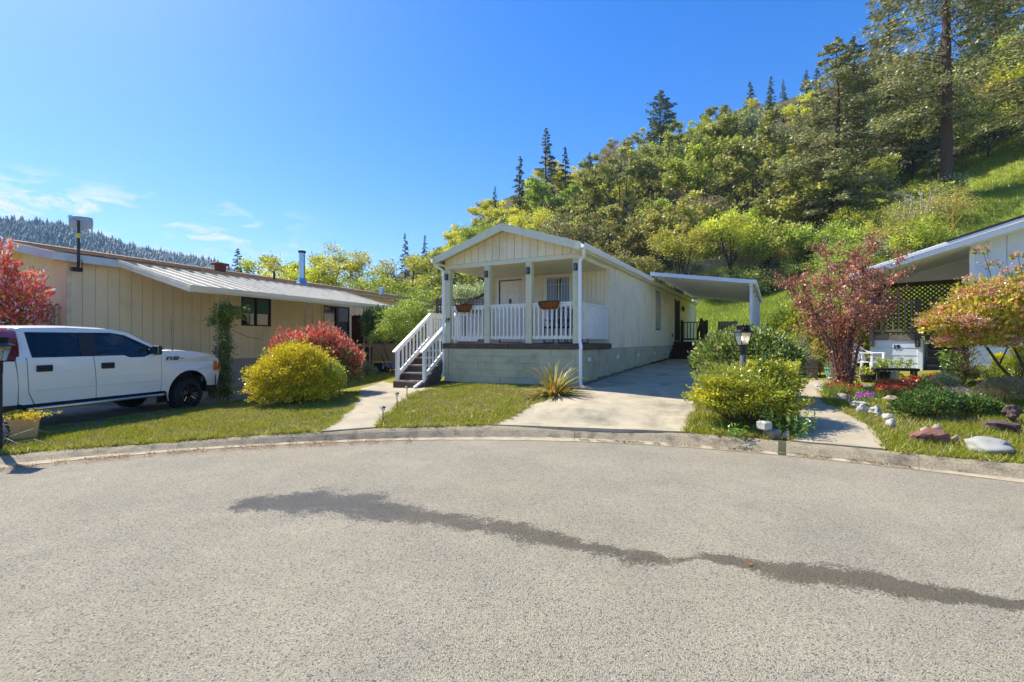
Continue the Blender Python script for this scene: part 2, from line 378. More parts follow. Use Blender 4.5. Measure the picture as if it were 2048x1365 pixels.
for px, py, Y in [ # hill and flat behind
    (1400,690,29),(1480,690,30),(1420,598,45),(1490,592,45),(1560,588,43),(1620,600,33),(1300,600,52),(1380,557,52),(1440,547,52),(1560,533,52),(1640,520,50),
    (1890,400,42),(1700,455,45),(1690,560,30),(1690,640,20),(2048,345,45),(2000,450,34),(1900,470,34),(2300,200,45),(2300,450,20),
    (880,575,105),(1000,462,105),(1100,440,105),(1200,378,105),(1300,338,105),(1400,302,105),(1500,270,105),(1600,235,105),(1750,175,105),(1900,120,105),(2100,40,105),
    (1100,560,75),(1250,480,75),(1400,420,75),(1550,360,75),(1750,300,75),(2000,200,75),(960,630,75),
    (1000,400,135),(1200,330,135),(1400,245,135),(1700,110,135),(2000,0,135),
    (700,680,60),(500,682,60),(300,682,60),(0,682,60),(850,675,60),(880,650,80),(700,675,110),(300,675,120),(1000,660,55),(1150,625,52),(800,600,130)]:
    p = P(px, py, Y); ctl.append(tuple(p))
for a in range(0, 360, 20):
    t = math.radians(a)
    if 340 > a > 90: ctl.append((150*math.sin(t), 150*math.cos(t), 0)); ctl.append((60*math.sin(t), 60*math.cos(t), 0))
ctl = np.array(ctl)
def _phi(r): return np.sqrt(r*r+.5)
_n = len(ctl); _A = np.zeros((_n+3, _n+3)); _d = np.hypot(ctl[:, None, 0]-ctl[None, :, 0], ctl[:, None, 1]-ctl[None, :, 1])
_A[:_n, :_n] = _phi(_d)-np.eye(_n)*.004; _A[:_n, _n] = 1; _A[:_n, _n+1:] = ctl[:, :2]; _A[_n:, :_n] = _A[:_n, _n:].T
_w = np.linalg.solve(_A, np.concatenate([ctl[:, 2], [0, 0, 0]]))
def _near(x, y):
    o = np.zeros(x.shape)
    for s in range(0, len(x), 20000):
        X = x[s:s+20000]; Y = y[s:s+20000]
        o[s:s+20000] = _phi(np.hypot(X[:, None]-ctl[None, :, 0], Y[:, None]-ctl[None, :, 1])) @ _w[:_n]+_w[_n]+_w[_n+1]*X+_w[_n+2]*Y
    return o
_ft = np.radians([-180,-100,-70,-50,-47,-40.8,-37.2,-33.2,-29.7,-24,-15,0,30,60,180]); _fh = np.array([0,60,120,172,174,167,158,138,121,84,50,30,30,30,0])
def zarr(x, y):
    x = np.atleast_1d(np.asarray(x, float)); y = np.atleast_1d(np.asarray(y, float)); r = np.hypot(x, y); th = np.arctan2(x, y)
    zn = _near(np.clip(x, -170, 170), np.clip(y, -170, 170))
    k = np.clip((r-420)/680, 0, 1); k = k*k*(3-2*k); zf = np.interp(th, _ft, _fh)*k
    zf = zf*(1+.05*np.sin(th*31)*k)
    m = np.clip((r-135)/120, 0, 1); m = m*m*(3-2*m)
    z = zn*(1-m)+zf*m
    e = np.clip((r-r_back(th))/.6, 0, 1)           # meets the kerb top
    return hk(th)*(1-e)+z*e
def zat(x, y): return float(zarr([x], [y])[0])
def GZ(px, py, dz=0):
    z = .3
    for _ in range(25):
        z2 = min(H-.12, z); p = G(px, py, z2+dz); z = z*.5+.5*zat(p.x, p.y)
    p = G(px, py, min(H-.12, z)+dz); return Vector((p.x, p.y, zat(p.x, p.y)))
def on(px, Y):
    x = (px-CX)/F*Y; return Vector((x, Y, zat(x, Y)))

# ------------------------------------------------------------------ ground sheet
rs = [0.]
while rs[-1] < 1700: rs.append(rs[-1]+max(.16, min(60, .045*rs[-1]+.12)))
rs = np.array(rs)
ths = np.radians(np.concatenate([np.arange(-180, -60, 4), np.arange(-60, 60, .8), np.arange(60, 180.1, 4)]))
rb = r_back(ths)
RR = rb[:, None]+rs[None, :]
X = RR*np.sin(ths)[:, None]; Yy = RR*np.cos(ths)[:, None]
Z = zarr(X.ravel(), Yy.ravel()).reshape(X.shape); Z[:, 0] = hk(ths)-.004
nt_, nr = X.shape
V = np.stack([X, Yy, Z], -1).reshape(-1, 3)
# a skirt under the kerb so nothing shows through
i0 = np.arange(nt_-1)[:, None]*nr+np.arange(nr-1)[None, :]; i0 = i0.ravel()
Q = np.stack([i0, i0+1, i0+nr+1, i0+nr], 1)
rng = np.random.default_rng(5)
soil = np.array([.115, .105, .045]); lawn = np.array([.24, .235, .02]); mead = np.array([.235, .30, .025]); floor = np.array([.07, .075, .03]); far = np.array([.05, .075, .045])
R_ = np.hypot(V[:, 0], V[:, 1]); T_ = np.degrees(np.arctan2(V[:, 0], V[:, 1]))
tint = np.tile(lawn, (len(V), 1))
tint[(R_ > 24)] = floor
mm = (R_ > 21) & (T_ > 15) & (T_ < 60) & (R_ < 58); tint[mm] = mead
tint[(R_ > 58) & ~((T_ > 36) & (T_ < 60) & (R_ < 76))] = floor; tint[(T_ > 36) & (T_ < 60) & (R_ < 76) & (R_ > 55)] = mead
tint[(R_ > 150)] = far
gm = pmat('ground_cover', (.1, .1, .05))
t = gm.node_tree; b = t.nodes['Principled BSDF']
at = t.nodes.new('ShaderNodeAttribute'); at.attribute_name = 'tint'
gp = t.nodes.new('ShaderNodeNewGeometry')
na = t.nodes.new('ShaderNodeTexNoise'); na.inputs['Scale'].default_value = 2.2; na.inputs['Detail'].default_value = 8; na.inputs['Roughness'].default_value = .7; t.links.new(gp.outputs['Position'], na.inputs['Vector'])
ra = t.nodes.new('ShaderNodeMapRange'); ra.inputs[1].default_value = .42; ra.inputs[2].default_value = .68; t.links.new(na.outputs[0], ra.inputs[0])
ma = t.nodes.new('ShaderNodeMix'); ma.data_type = 'RGBA'; t.links.new(ra.outputs[0], ma.inputs[0]); t.links.new(at.outputs['Color'], ma.inputs[6])
mu = t.nodes.new('ShaderNodeMix'); mu.data_type = 'RGBA'; mu.inputs[0].default_value = .55; t.links.new(at.outputs['Color'], mu.inputs[6]); mu.inputs[7].default_value = (.24, .19, .10, 1)
t.links.new(mu.outputs[2], ma.inputs[7]); t.links.new(ma.outputs[2], b.inputs['Base Color'])
nb_ = t.nodes.new('ShaderNodeTexNoise'); nb_.inputs['Scale'].default_value = 45; nb_.inputs['Detail'].default_value = 4; t.links.new(gp.outputs['Position'], nb_.inputs['Vector'])
bb = t.nodes.new('ShaderNodeBump'); bb.inputs['Strength'].default_value = .8; bb.inputs['Distance'].default_value = .03; t.links.new(nb_.outputs[0], bb.inputs['Height']); t.links.new(bb.outputs[0], b.inputs['Normal'])
b.inputs['Roughness'].default_value = .95; b.inputs['Specular IOR Level'].default_value = .1
tag(link('ground', arr_mesh('ground', V, Q, gm, tint, True)), kind='structure')

# ------------------------------------------------------------------ asphalt of the cul-de-sac
ths2 = np.radians(np.concatenate([np.arange(-180, -56, 4), np.arange(-56, 56, 1.0), np.arange(56, 180.1, 4)]))
fr = np.concatenate([np.linspace(0, .2, 5), np.linspace(.22, 1, 80)])
RL = r_lip(ths2)+.02; Xr = RL[:, None]*fr*np.sin(ths2)[:, None]; Yr = RL[:, None]*fr*np.cos(ths2)[:, None]
Zr = .012*np.sin(Xr*.7+1)*np.cos(Yr*.6)*np.clip(1-fr, 0, 1)[None, :]
V = np.stack([Xr, Yr, Zr], -1).reshape(-1, 3); nr = len(fr)
i0 = (np.arange(len(ths2)-1)[:, None]*nr+np.arange(nr-1)[None, :]).ravel(); Q = np.stack([i0, i0+1, i0+nr+1, i0+nr], 1)
wl = []
for px, py, hw in [(484,1014,5),(500,1010,16),(560,1006,24),(640,1003,28),(720,1010,25),(780,1022,24),(850,1034,17),(930,1044,17),(1000,1055,20),(1060,1066,22),(1130,1085,15),(1200,1098,15),(1270,1112,19),(1335,1125,10),(1375,1119,1),(1415,1113,11),(1480,1125,17),(1560,1142,26),(1640,1150,34),(1720,1158,34),(1800,1172,32),(1900,1192,26),(2048,1212,18),(2200,1230,15)]:
    p = G(px, py, 0); a = G(px, py-hw, 0); b_ = G(px, py+hw, 0); wl.append((p.x, p.y, (a.y-b_.y)/2*.86))
def polydist(x, y, pl):
    best = np.full(x.shape, -9.)
    for (x1, y1, h1), (x2, y2, h2) in zip(pl[:-1], pl[1:]):
        dx, dy = x2-x1, y2-y1; tt = np.clip(((x-x1)*dx+(y-y1)*dy)/(dx*dx+dy*dy), 0, 1)
        d = np.hypot(x-x1-tt*dx, y-y1-tt*dy); hh = h1+(h2-h1)*tt
        best = np.maximum(best, 1-d/np.maximum(hh, .01))
    return best
wet = np.clip(polydist(V[:, 0], V[:, 1], wl)*.5+.5, 0, 1)
glip = np.repeat(RL[:, None], nr, 1).ravel()*(1-np.tile(fr, len(ths2)))
dg = np.degrees(np.arctan2(V[:, 0], V[:, 1]))
dirt = np.clip(1-glip/np.where(dg < -18, .75, .16), 0, 1)
tint = np.stack([wet, dirt, np.clip((dg+50)/100, 0, 1)], 1)
rm = bpy.data.materials.new('asphalt'); rm.use_nodes = True; t = rm.node_tree; b = t.nodes['Principled BSDF']
def nd(ty, **k):
    n = t.nodes.new(ty)
    for a, v in k.items():
        if a.startswith('i'): n.inputs[int(a[1:])].default_value = v
        else: setattr(n, a, v)
    return n
def nmix(a, bq, f, blend='MIX'):
    n = nd('ShaderNodeMix', data_type='RGBA', blend_type=blend)
    for s, v in ((0, f), (6, a), (7, bq)):
        if hasattr(v, 'is_linked') or hasattr(v, 'links'): t.links.new(v, n.inputs[s])
        else: n.inputs[s].default_value = v if s == 0 else (*v, 1)
    return n.outputs[2]
def nrange(v, a, bq, c=0, d=1, smooth=False):
    n = nd('ShaderNodeMapRange', i1=a, i2=bq, i3=c, i4=d); t.links.new(v, n.inputs[0])
    if smooth: n.interpolation_type = 'SMOOTHSTEP'
    return n.outputs[0]
def nnoise(vec, sc, det=4, ro=.55, w=None):
    n = nd('ShaderNodeTexNoise'); n.inputs['Scale'].default_value = sc; n.inputs['Detail'].default_value = det; n.inputs['Roughness'].default_value = ro; t.links.new(vec, n.inputs['Vector']); return n.outputs[0]
pos = nd('ShaderNodeNewGeometry').outputs['Position']
vo = nd('ShaderNodeTexVoronoi'); vo.inputs['Scale'].default_value = 150; t.links.new(pos, vo.inputs['Vector'])
vr = nd('ShaderNodeSeparateColor'); t.links.new(vo.outputs['Color'], vr.inputs[0])
vo2 = nd('ShaderNodeTexVoronoi'); vo2.inputs['Scale'].default_value = 115; t.links.new(pos, vo2.inputs['Vector'])
vr2 = nd('ShaderNodeSeparateColor'); t.links.new(vo2.outputs['Color'], vr2.inputs[0])
base = nmix((.275, .24, .165), (.435, .375, .25), nrange(nnoise(pos, .9, 9, .72), .32, .68))
base = nmix(base, (.35, .295, .18), nrange(nnoise(pos, .35, 3), .45, .65, 0, .5))
st = nmix((.13, .125, .115), (.48, .44, .35), vr.outputs[0])
c = nmix(base, st, nrange(vr.outputs[1], .55, .75, 0, .75))
c = nmix(c, (.035, .04, .05), nrange(vr2.outputs[0], .90, .93, 0, .7))     # dark chips
c = nmix(c, (.07, .07, .065), nrange(nnoise(pos, 62, 3, .6), .57, .68, 0, .8)) # pits between the stones
c = nmix(c, (.62, .60, .54), nrange(vr2.outputs[1], .985, .99, 0, .35))
atn = nd('ShaderNodeAttribute', attribute_name='tint'); sp = nd('ShaderNodeSeparateColor'); t.links.new(atn.outputs['Color'], sp.inputs[0])
mA = nd('ShaderNodeMath', operation='ADD'); t.links.new(sp.outputs[0], mA.inputs[0])
mE = nd('ShaderNodeMath', operation='ADD'); t.links.new(nrange(nnoise(pos, 6, 10, .8), .25, .75, -.42, .42), mE.inputs[0]); t.links.new(nrange(nnoise(pos, 48, 4, .7), .3, .7, -.22, .22), mE.inputs[1]); t.links.new(mE.outputs[0], mA.inputs[1])
mF = nd('ShaderNodeMath', operation='ADD'); t.links.new(mA.outputs[0], mF.inputs[0]); t.links.new(nrange(nnoise(pos, 2.6, 3, .5), .3, .7, -.22, .22), mF.inputs[1]); wetm = nrange(mF.outputs[0], .50, .60)
mD = nd('ShaderNodeMath', operation='ADD'); t.links.new(sp.outputs[1], mD.inputs[0]); t.links.new(nrange(nnoise(pos, 5, 8, .75), .2, .8, -.5, .5), mD.inputs[1])
dm = nrange(mD.outputs[0], .45, .9, 0, .8)
c = nmix(c, (.27, .20, .12), dm)
c = nmix(c, (.125, .12, .105), nrange(wetm, 0, 1, 0, 1), 'MIX') if False else c
wc = nmix(nmix(c, (.30, .31, .35), 1.0, 'MULTIPLY'), nmix(c, (.38, .36, .33), 1.0, 'MULTIPLY'), nrange(sp.outputs[2], .28, .42))
c = nmix(c, wc, wetm)
t.links.new(c, b.inputs['Base Color'])
t.links.new(nrange(wetm, 0, 1, .9, .36), b.inputs['Roughness']); b.inputs['Specular IOR Level'].default_value = .35
hgt = nd('ShaderNodeMath', operation='MULTIPLY_ADD'); t.links.new(nnoise(pos, 120, 3), hgt.inputs[0]); hgt.inputs[1].default_value = .8
t.links.new(nrange(vo.outputs['Distance'], 0, .7, 1, 0), hgt.inputs[2])
bp = nd('ShaderNodeBump'); bp.inputs['Strength'].default_value = .9; bp.inputs['Distance'].default_value = .006
t.links.new(hgt.outputs[0], bp.inputs['Height']); t.links.new(bp.outputs[0], b.inputs['Normal'])
tag(link('road', arr_mesh('road', V, Q, rm, tint, True)), kind='structure')

# ------------------------------------------------------------------ rolled concrete kerb, section by section
conc = pmat('kerb_concrete', lin(152,139,113), .95, .25, 40, 1.0, 60, stain=(.07,.062,.045), stain_amt=.85, stain_scale=4.5)
conc_pan = pmat('gutter_concrete', lin(176,162,134), .9, .14, 6, .5, 90, stain=(.14,.10,.055), stain_amt=.8, stain_scale=2.3)
kroot = tag(link('kerb', None), kind='structure')
joints = [-110,-80,-60,-44,-28,-11.6,7.5,29.2]
joints2 = [29.9,40.5,52,70,110]
prof = [(0,.006),(.30,-.006),(.42,.004),(.52,.35),(.64,.72),(.76,.93),(.88,1.0),(1.03,1.0)]
def kerb_seg(a0, a1):
    n = max(3, int(abs(a1-a0)/1.0)); A = np.radians(np.linspace(a0+.02, a1-.02, n)); vs = []; vp = []
    for th in A:
        w = float(r_back(th)-r_lip(th)); r0 = float(r_lip(th)); h = float(hk(th))
        row = []
        for f, z in prof:
            zz = z*h if z > .1 else z
            row.append(((r0+w*f)*math.sin(th), (r0+w*f)*math.cos(th), zz+.004*math.sin(th*170+f*4)*(f > .4)))
        vs.append(row)
    def strip(rows, lo, hi):
        k = hi-lo; pts = []; fs = []
        for row in rows:
            pts += row[lo:hi]+[(row[hi-1][0], row[hi-1][1], -.3), (row[lo][0], row[lo][1], -.3)]
        m = k+2
        for i in range(len(rows)-1):
            for j in range(m):
                q = (j+1) % m; fs.append((i*m+j, i*m+q, (i+1)*m+q, (i+1)*m+j))
        fs += [tuple(range(m)), tuple((len(rows)-1)*m+j for j in range(m-1, -1, -1))]
        return MB().add(pts, fs)
    strip(vs, 0, 3).build('gutter_pan', conc_pan, kroot, smooth=False)
    o = strip(vs, 2, len(prof)).build('kerb_section', conc, kroot)
for a, b_ in zip(joints[:-1], joints[1:]): kerb_seg(a, b_)
for a, b_ in zip(joints2[:-1], joints2[1:]): kerb_seg(a, b_)
# dark leaf litter in the drain notch
# ------------------------------------------------------------------ concrete drives and paths
def ribbon(name, left, right, mat, nv=10, sub=6, up=.02, kind='structure', parent=None, joint=None):
    """slab between two ground polylines of equal length (photo pixels or (x,y) world pairs)"""
    def W2(p): return GZ(*p) if p[0] > 60 or p[1] > 60 else Vector((p[0], p[1], 0))
    Lp = [W2(p) for p in left]; Rp = [W2(p) for p in right]
    rows = []
    for i in range(len(Lp)-1):
        for s in range(sub):
            f = s/sub; rows.append((Lp[i].lerp(Lp[i+1], f), Rp[i].lerp(Rp[i+1], f)))
    rows.append((Lp[-1], Rp[-1]))
    pts = []
    for a, b_ in rows:
        for j in range(nv+1):
            p = a.lerp(b_, j/nv); pts.append((p.x, p.y))
    pts = np.array(pts); z = zarr(pts[:, 0], pts[:, 1])+up
    m = nv+1; n = len(rows); v = [(x, y, zz) for (x, y), zz in zip(pts, z)]; fs = []
    for i in range(n-1):
        for j in range(nv): fs.append((i*m+j, i*m+j+1, (i+1)*m+j+1, (i+1)*m+j))
    k = len(v); edge = [i*m for i in range(n)]+[(n-1)*m+j for j in range(1, m)]+[i*m+nv for i in range(n-2, -1, -1)]+[j for j in range(nv-1, 0, -1)]
    for e in edge: v.append((v[e][0], v[e][1], v[e][2]-.15))
    for i in range(len(edge)):
        q = (i+1) % len(edge); fs.append((edge[i], edge[q], k+q, k+i))
    o = MB().add(v, fs).build(name, mat, parent)
    if parent is None: tag(o, kind=kind)
    return o
slab = pmat('drive_concrete', lin(180,167,138), .9, .12, 3, .4, 70, stain=(.20,.17,.12), stain_amt=.9, stain_scale=1.7)
slab2 = pmat('path_concrete', lin(176,163,136), .9, .14, 4, .4, 70, stain=(.16,.14,.11), stain_amt=.7, stain_scale=2.)
slab3 = pmat('old_drive_concrete', lin(150,144,130), .9, .14, 2.5, .4, 60, stain=(.08,.08,.08), stain_amt=.6, stain_scale=1.2)
HX = Vector((.875, -.483)).normalized(); HY = Vector((.483, .875)).normalized(); HC = Vector((1.627, 11.4))
def hw(x, y): p = HC+HX*x+HY*y; return (p.x, p.y)
drv = tag(link('driveway', None), kind='structure')
gp_ = lambda px, py: tuple(GZ(px, py)[:2])
Ld = [gp_(985,851.5), gp_(1060,815), gp_(1120,794), hw(.05,-.35), hw(.03,2.8), hw(.03,6.4), hw(.03,10.4), hw(.03,15)]
Rd = [gp_(1369,866), gp_(1384,835), gp_(1398,812), (4.45,9.6), hw(3.5,2.8), hw(3.6,6.4), hw(3.6,10.4), hw(3.6,15)]
for i in range(0, len(Ld)-1):
    ins = .006
    ribbon('slab', [Ld[i], Ld[i+1]], [Rd[i], Rd[i+1]], slab, 12, 6, .022+.001*(i % 2), parent=drv)
fp = tag(link('path', None), kind='structure')
Lp = [gp_(642,865), gp_(676,843), gp_(702,820), gp_(716,797), gp_(722,779), gp_(765,765)]
Rp = [gp_(751,857), gp_(768,838), gp_(791,818), gp_(812,800), gp_(838,785), gp_(872,779)]
for i in range(len(Lp)-1): ribbon('slab', [Lp[i], Lp[i+1]], [Rp[i], Rp[i+1]], slab2, 6, 4, .022+.001*(i % 2), parent=fp)
fp2 = tag(link('garden_path', None), kind='structure')
Lq = [gp_(1583,884), gp_(1592,850), gp_(1588,822), gp_(1584,795), gp_(1590,775), gp_(1585,760)]
Rq = [gp_(1772,901), gp_(1757,868), gp_(1712,838), gp_(1652,808), gp_(1640,783), gp_(1672,764)]
for i in range(len(Lq)-1): ribbon('slab', [Lq[i], Lq[i+1]], [Rq[i], Rq[i+1]], slab2, 8, 4, .022+.001*(i % 2), parent=fp2)
nearE = [(-12,5.0),(-9.3,7.0),(-8.15,8.1),(-7.75,9.4),(-7.4,11.3),(-7.1,12.6),(-6.9,15),(-6.3,18.5)]
farE = [(-17,7),(-13.6,9.6),(-12.2,11),(-11.3,12.2),(-10.6,13.6),(-10,15),(-9,17.5),(-8,20)]
dl = tag(link('side_driveway', None), kind='structure')
for i in range(len(nearE)-1): ribbon('slab', [farE[i], farE[i+1]], [nearE[i], nearE[i+1]], slab3, 8, 4, .012+.001*(i % 2), parent=dl)

# ------------------------------------------------------------------ grass
gl = leafmat('grass_blades', .4, .04, 0, 0)
GC = [(.33,.345,.015,4),(.42,.40,.02,3),(.22,.26,.015,2),(.42,.35,.12,1.3),(.48,.40,.2,.7)]
def lawn_blades(name, poly, dens, h, w, cols, seed, patch=True, hole=None, label=None, lean=.5):
    rng = np.random.default_rng(seed); P2 = np.array([tuple(p[:2]) for p in poly]); a, b_ = P2.min(0), P2.max(0)
    n = int(dens*(b_-a).prod()); x = rng.uniform(a[0], b_[0], n); y = rng.uniform(a[1], b_[1], n)
    k = in_poly(x, y, P2)
    pa = np.sin(x*3.1+np.sin(y*2.3)*1.5)*np.sin(y*3.7+np.sin(x*1.9)*1.3)+.5*np.sin(x*9+y*4)*np.sin(y*8-x*3)
    k &= rng.random(n) < np.clip(.75+.35*pa, .25, 1)
    if hole: 
        for hp in hole: k &= ~in_poly(x, y, hp)
    x = x[k]; y = y[k]; pa = pa[k]; z = zarr(x, y)
    c = pick(rng, cols, len(x)); dry = (pa < -.12)[:, None]*(rng.random((len(x), 1)) < .6)
    c = np.where(dry, c*.3+np.array([.36, .29, .13])*.7, c)
    Vv, Qq, Tt = blades(rng, np.stack([x, y, z], 1), h, w, c, lean)
    o = link(name, arr_mesh(name, Vv, Qq, gl, Tt)); return tag(o, label, 'grass', kind='stuff')
def gpoly(pts): return [gp_(*p) if p[1] > 60 else p for p in pts]
PL = gpoly([(-40,918),(0,913),(120,900),(300,888.5),(512,872),(640,866),(674,845),(698,823),(640,800),(560,805),(500,806),(412,815),(260,840),(82,865),(-40,880)])
lawn_blades('lawn_grass', PL, 3800, .045, .013, GC, 1, label='mown sunlit grass strip with straw patches between kerb and side driveway')
PM = gpoly([(753,857),(889,854.5),(994,851),(1058,816),(1110,797),(1155,787)])+[hw(0,-.03),hw(-4.0,-.03),hw(-4.1,-.6)]+gpoly([(842,785),(815,802),(790,822),(770,840)])
lawn_blades('lawn_grass', PM, 3800, .045, .013, GC, 2, label='small mown lawn in front of the green porch skirting')
PD = gpoly([(1371,866.5),(1450,873),(1556,881.5),(1583,883),(1596,850),(1590,815),(1586,790),(1420,760),(1400,812),(1386,838)])
lawn_blades('verge_grass', PD, 2600, .10, .014, GC[:3], 3, label='longer grass around the yellow juniper beside the driveway')
PR = gpoly([(1774,901),(1900,914),(2060,930),(2300,950)])+[(13.5,9.5)]+gpoly([(2048,790),(1900,780),(1690,775),(1655,800),(1714,837),(1760,868)])
lawn_blades('garden_grass', PR, 2600, .085, .013, GC[:3]+[(.30,.34,.04,3)], 4, label='unmown bright grass between the rocks of the right garden')
PK = gpoly([(700,776),(720,768),(793,757),(793,745),(735,748),(690,758)])
lawn_blades('back_grass', PK, 1500, .06, .014, GC[:3], 6, label='patch of grass between the stairs and the awning post')
def meadow(name, n, th0, th1, r0, r1, seed, h, cols, label, w=.035):
    rng = np.random.default_rng(seed); th = np.radians(rng.uniform(th0, th1, n)); r = np.sqrt(rng.uniform(r0**2, r1**2, n)); x = r*np.sin(th); y = r*np.cos(th); 
    kp = ~in_poly(x, y, [tuple(q) for q in Ld]+[tuple(q) for q in reversed(Rd)]) & ~in_poly(x, y, [hw(-4.3,-.3), hw(.1,-.3), hw(.1,19.3), hw(-4.3,19.3)]); x = x[kp]; y = y[kp]; z = zarr(x, y); n = len(x)
    c = pick(rng, cols, n)*(1+.2*np.sin(x*.8)*np.sin(y*.9))[:, None]
    Vv, Qq, Tt = blades(rng, np.stack([x, y, z], 1), h, w, c, .45)
    tag(link(name, arr_mesh(name, Vv, Qq, gl, Tt)), label, 'grass', kind='stuff')
MC = [(.30,.38,.02,4),(.36,.42,.025,3),(.22,.30,.02,2),(.40,.40,.08,1)]
meadow('meadow_grass', 110000, 17, 47, 24, 56, 8, .30, MC, 'bright green hillside meadow behind the carport')

def fringe(name, segs, n, seed, cols=GC, h=.07, label=None):
    """ragged grass spilling over slab and kerb edges"""
    rng = np.random.default_rng(seed); A = []
    for sgm in segs:
        L_ = np.array([tuple(p[:2]) for p in sgm]); d = np.hypot(*np.diff(L_, axis=0).T); c = np.concatenate([[0], np.cumsum(d)]); m_ = int(n*c[-1]); s = rng.uniform(0, c[-1], m_)
        s = s[np.sin(s*5+seed)+np.sin(s*13.7)*.8+rng.normal(0, .5, len(s)) > -.6]
        A.append(np.stack([np.interp(s, c, L_[:, 0]), np.interp(s, c, L_[:, 1])], 1))
    A = np.concatenate(A); A += rng.normal(0, .028, A.shape); z = zarr(A[:, 0], A[:, 1])+.01
    Vv, Qq, Tt = blades(rng, np.column_stack([A, z]), h, .014, pick(rng, cols, len(A)), .8)
    tag(link(name, arr_mesh(name, Vv, Qq, gl, Tt)), label, 'grass', kind='stuff')
def kpts(a0, a1, off=.0): return [((float(r_back(t_))+off)*math.sin(t_), (float(r_back(t_))+off)*math.cos(t_)) for t_ in np.radians(np.arange(a0, a1, 1.))]
fringe('edge_grass', [kpts(-52,-22.5), kpts(-15.5,-2.5), kpts(20.5,30), kpts(38.5,55), Ld[:3], Rp[:5], Lp[:4], Rd[:3], Lq[:5], Rq[:5], nearE[1:6]], 420, 61, label='ragged grass growing over the edges of kerb, paths and drive')
def litter(name, a0, a1, n, seed, cols, label, spread=.12, off=.02):
    rng = np.random.default_rng(seed); th = np.radians(rng.uniform(a0, a1, n)); k = np.sin(th*60)+np.sin(th*173+1)+rng.normal(0, .6, n) > -.4; th = th[k]; n = len(th)
    r_ = r_lip(th)+off-np.abs(rng.normal(0, spread, n))+.06*rng.random(n); C = np.stack([r_*np.sin(th), r_*np.cos(th), np.full(n, .016)+rng.random(n)*.008], 1)
    D = rng.normal(size=(n, 3)); D[:, 2] *= .12; g = leaves(rng, C, .032*rng.uniform(.4, 1.5, n), pick(rng, cols, n), .25, D*3, flat=.9)
    tag(link(name, arr_mesh(name, *g[:2], gl, g[2])), label, 'litter', kind='stuff')
litter('leaf_litter', -50, -12, 7000, 62, [(.30,.20,.10,3),(.20,.13,.07,2),(.42,.33,.2,2)], 'brown needles and dry leaves along the left gutter', .16)
litter('leaf_litter', 8, 40, 3500, 63, [(.16,.11,.06,3),(.10,.08,.05,2),(.25,.22,.08,1)], 'dark wet leaves along the right gutter', .05, .10)

# ================================================================== HOUSE 18 (centre)
sid = pmat('beige_siding', lin(238,226,196), .75, .04, 3, .25, 140, stretch=(1,1,.15), stain=lin(196,184,152), stain_amt=.6, stain_scale=1.2)
sidg = pmat('green_skirting', lin(188,183,152), .75, .06, 3, .2, 100, stain=lin(146,142,112), stain_amt=.75, stain_scale=2.6)
trim = pmat('pale_green_trim', lin(222,220,192), .6, .05, 3, .15, 80, stain=lin(165,165,140), stain_amt=.4, stain_scale=3)
postm = pmat('post_paint', lin(214,210,178), .65, .06, 4, .2, 80, stain=lin(150,152,130), stain_amt=.5, stain_scale=4)
white = pmat('white_paint', lin(236,236,230), .45, .03, 4, stain=lin(200,198,188), stain_amt=.4, stain_scale=5)
whitem = pmat('white_metal', lin(238,240,240), .4, .02, 3)
darkw = pmat('dark_weathered_wood', lin(88,74,66), .85, .25, 5, .5, 60, stretch=(1,1,5), stain=lin(120,105,92), stain_amt=.6, stain_scale=4)
brownw = pmat('dark_brown_wood', lin(72,46,34), .7, .2, 6, .3, 60)
blackm = pmat('black_metal', (.012,.012,.013), .45, .1, 3)
shing = pmat('grey_shingles', lin(95,92,88), .95, .25, 14, .6, 80)
glassd = pmat('dark_glass', (.012,.016,.022), .06, .1, 2, spec=.8)
curt = pmat('curtain_cloth', lin(150,170,200), .9, .2, 10, stretch=(14,14,1))
coco = pmat('coco_liner', lin(150,90,40), .95, .25, 40, .8, 120)
concb = pmat('foundation', lin(128,116,92), .95, .2, 8, .6, 60, stain=lin(70,80,50), stain_amt=.7, stain_scale=5)
doorw = pmat('door_paint', lin(226,220,208), .5, .02, 3)
gard = pmat('grille_metal', lin(225,222,210), .5, .03, 3)
h = thing('manufactured_house', 'beige manufactured house with green skirting and a railed front porch, number 18', 'house', (HC.x, HC.y, 0), math.atan2(HX.y, HX.x))
WD = 4.0; LN = 18.9; DK = 1.535; CE = 3.60
def gz(x, y): p = hw(x, y); return zat(*p)
# --- skirting boards on the front and the right side
rowh = .183
def plank_row(side, z1, z0, L0, L1, joints, mat=sidg):
    e = [L0]+joints+[L1]
    for a, b_ in zip(e[:-1], e[1:]):
        g = .004; zc = (z0+z1)/2; hh = z1-z0-.005
        if side == 'front':
            m = MB().prism([(-.012, z1-.003), (-.022, z0), (.02, z0), (.02, z1-.003)], a+g, b_-g, 0) ; m.build('skirting_board', mat, h)
        else:
            m = MB().prism([(.012, z1-.003), (.022, z0), (-.02, z0), (-.02, z1-.003)], a+g, b_-g, 1); m.build('skirting_board', mat, h)
zt = 1.395
for i in range(5):
    z1 = zt-i*rowh; z0 = z1-rowh
    js = [[-.75-.4*((i*7) % 3)], [-3.35+.12*i, -1.9], [-2.9], [-3.2, -1.1], [-2.2]][i]
    plank_row('front', z1, z0, -3.87, -.10, js)
MB().box((-3.94,.0,.93),(.13,.05,.93)).build('corner_board', sidg, h); MB().box((-.05,.0,.93),(.09,.06,.93)).build('corner_board', sidg, h)
MB().prism([(.0,.48),(-.03,.48),(-.03,.2),(.0,.2)], -4.0, 0, 0).build('base_board', darkw, h)
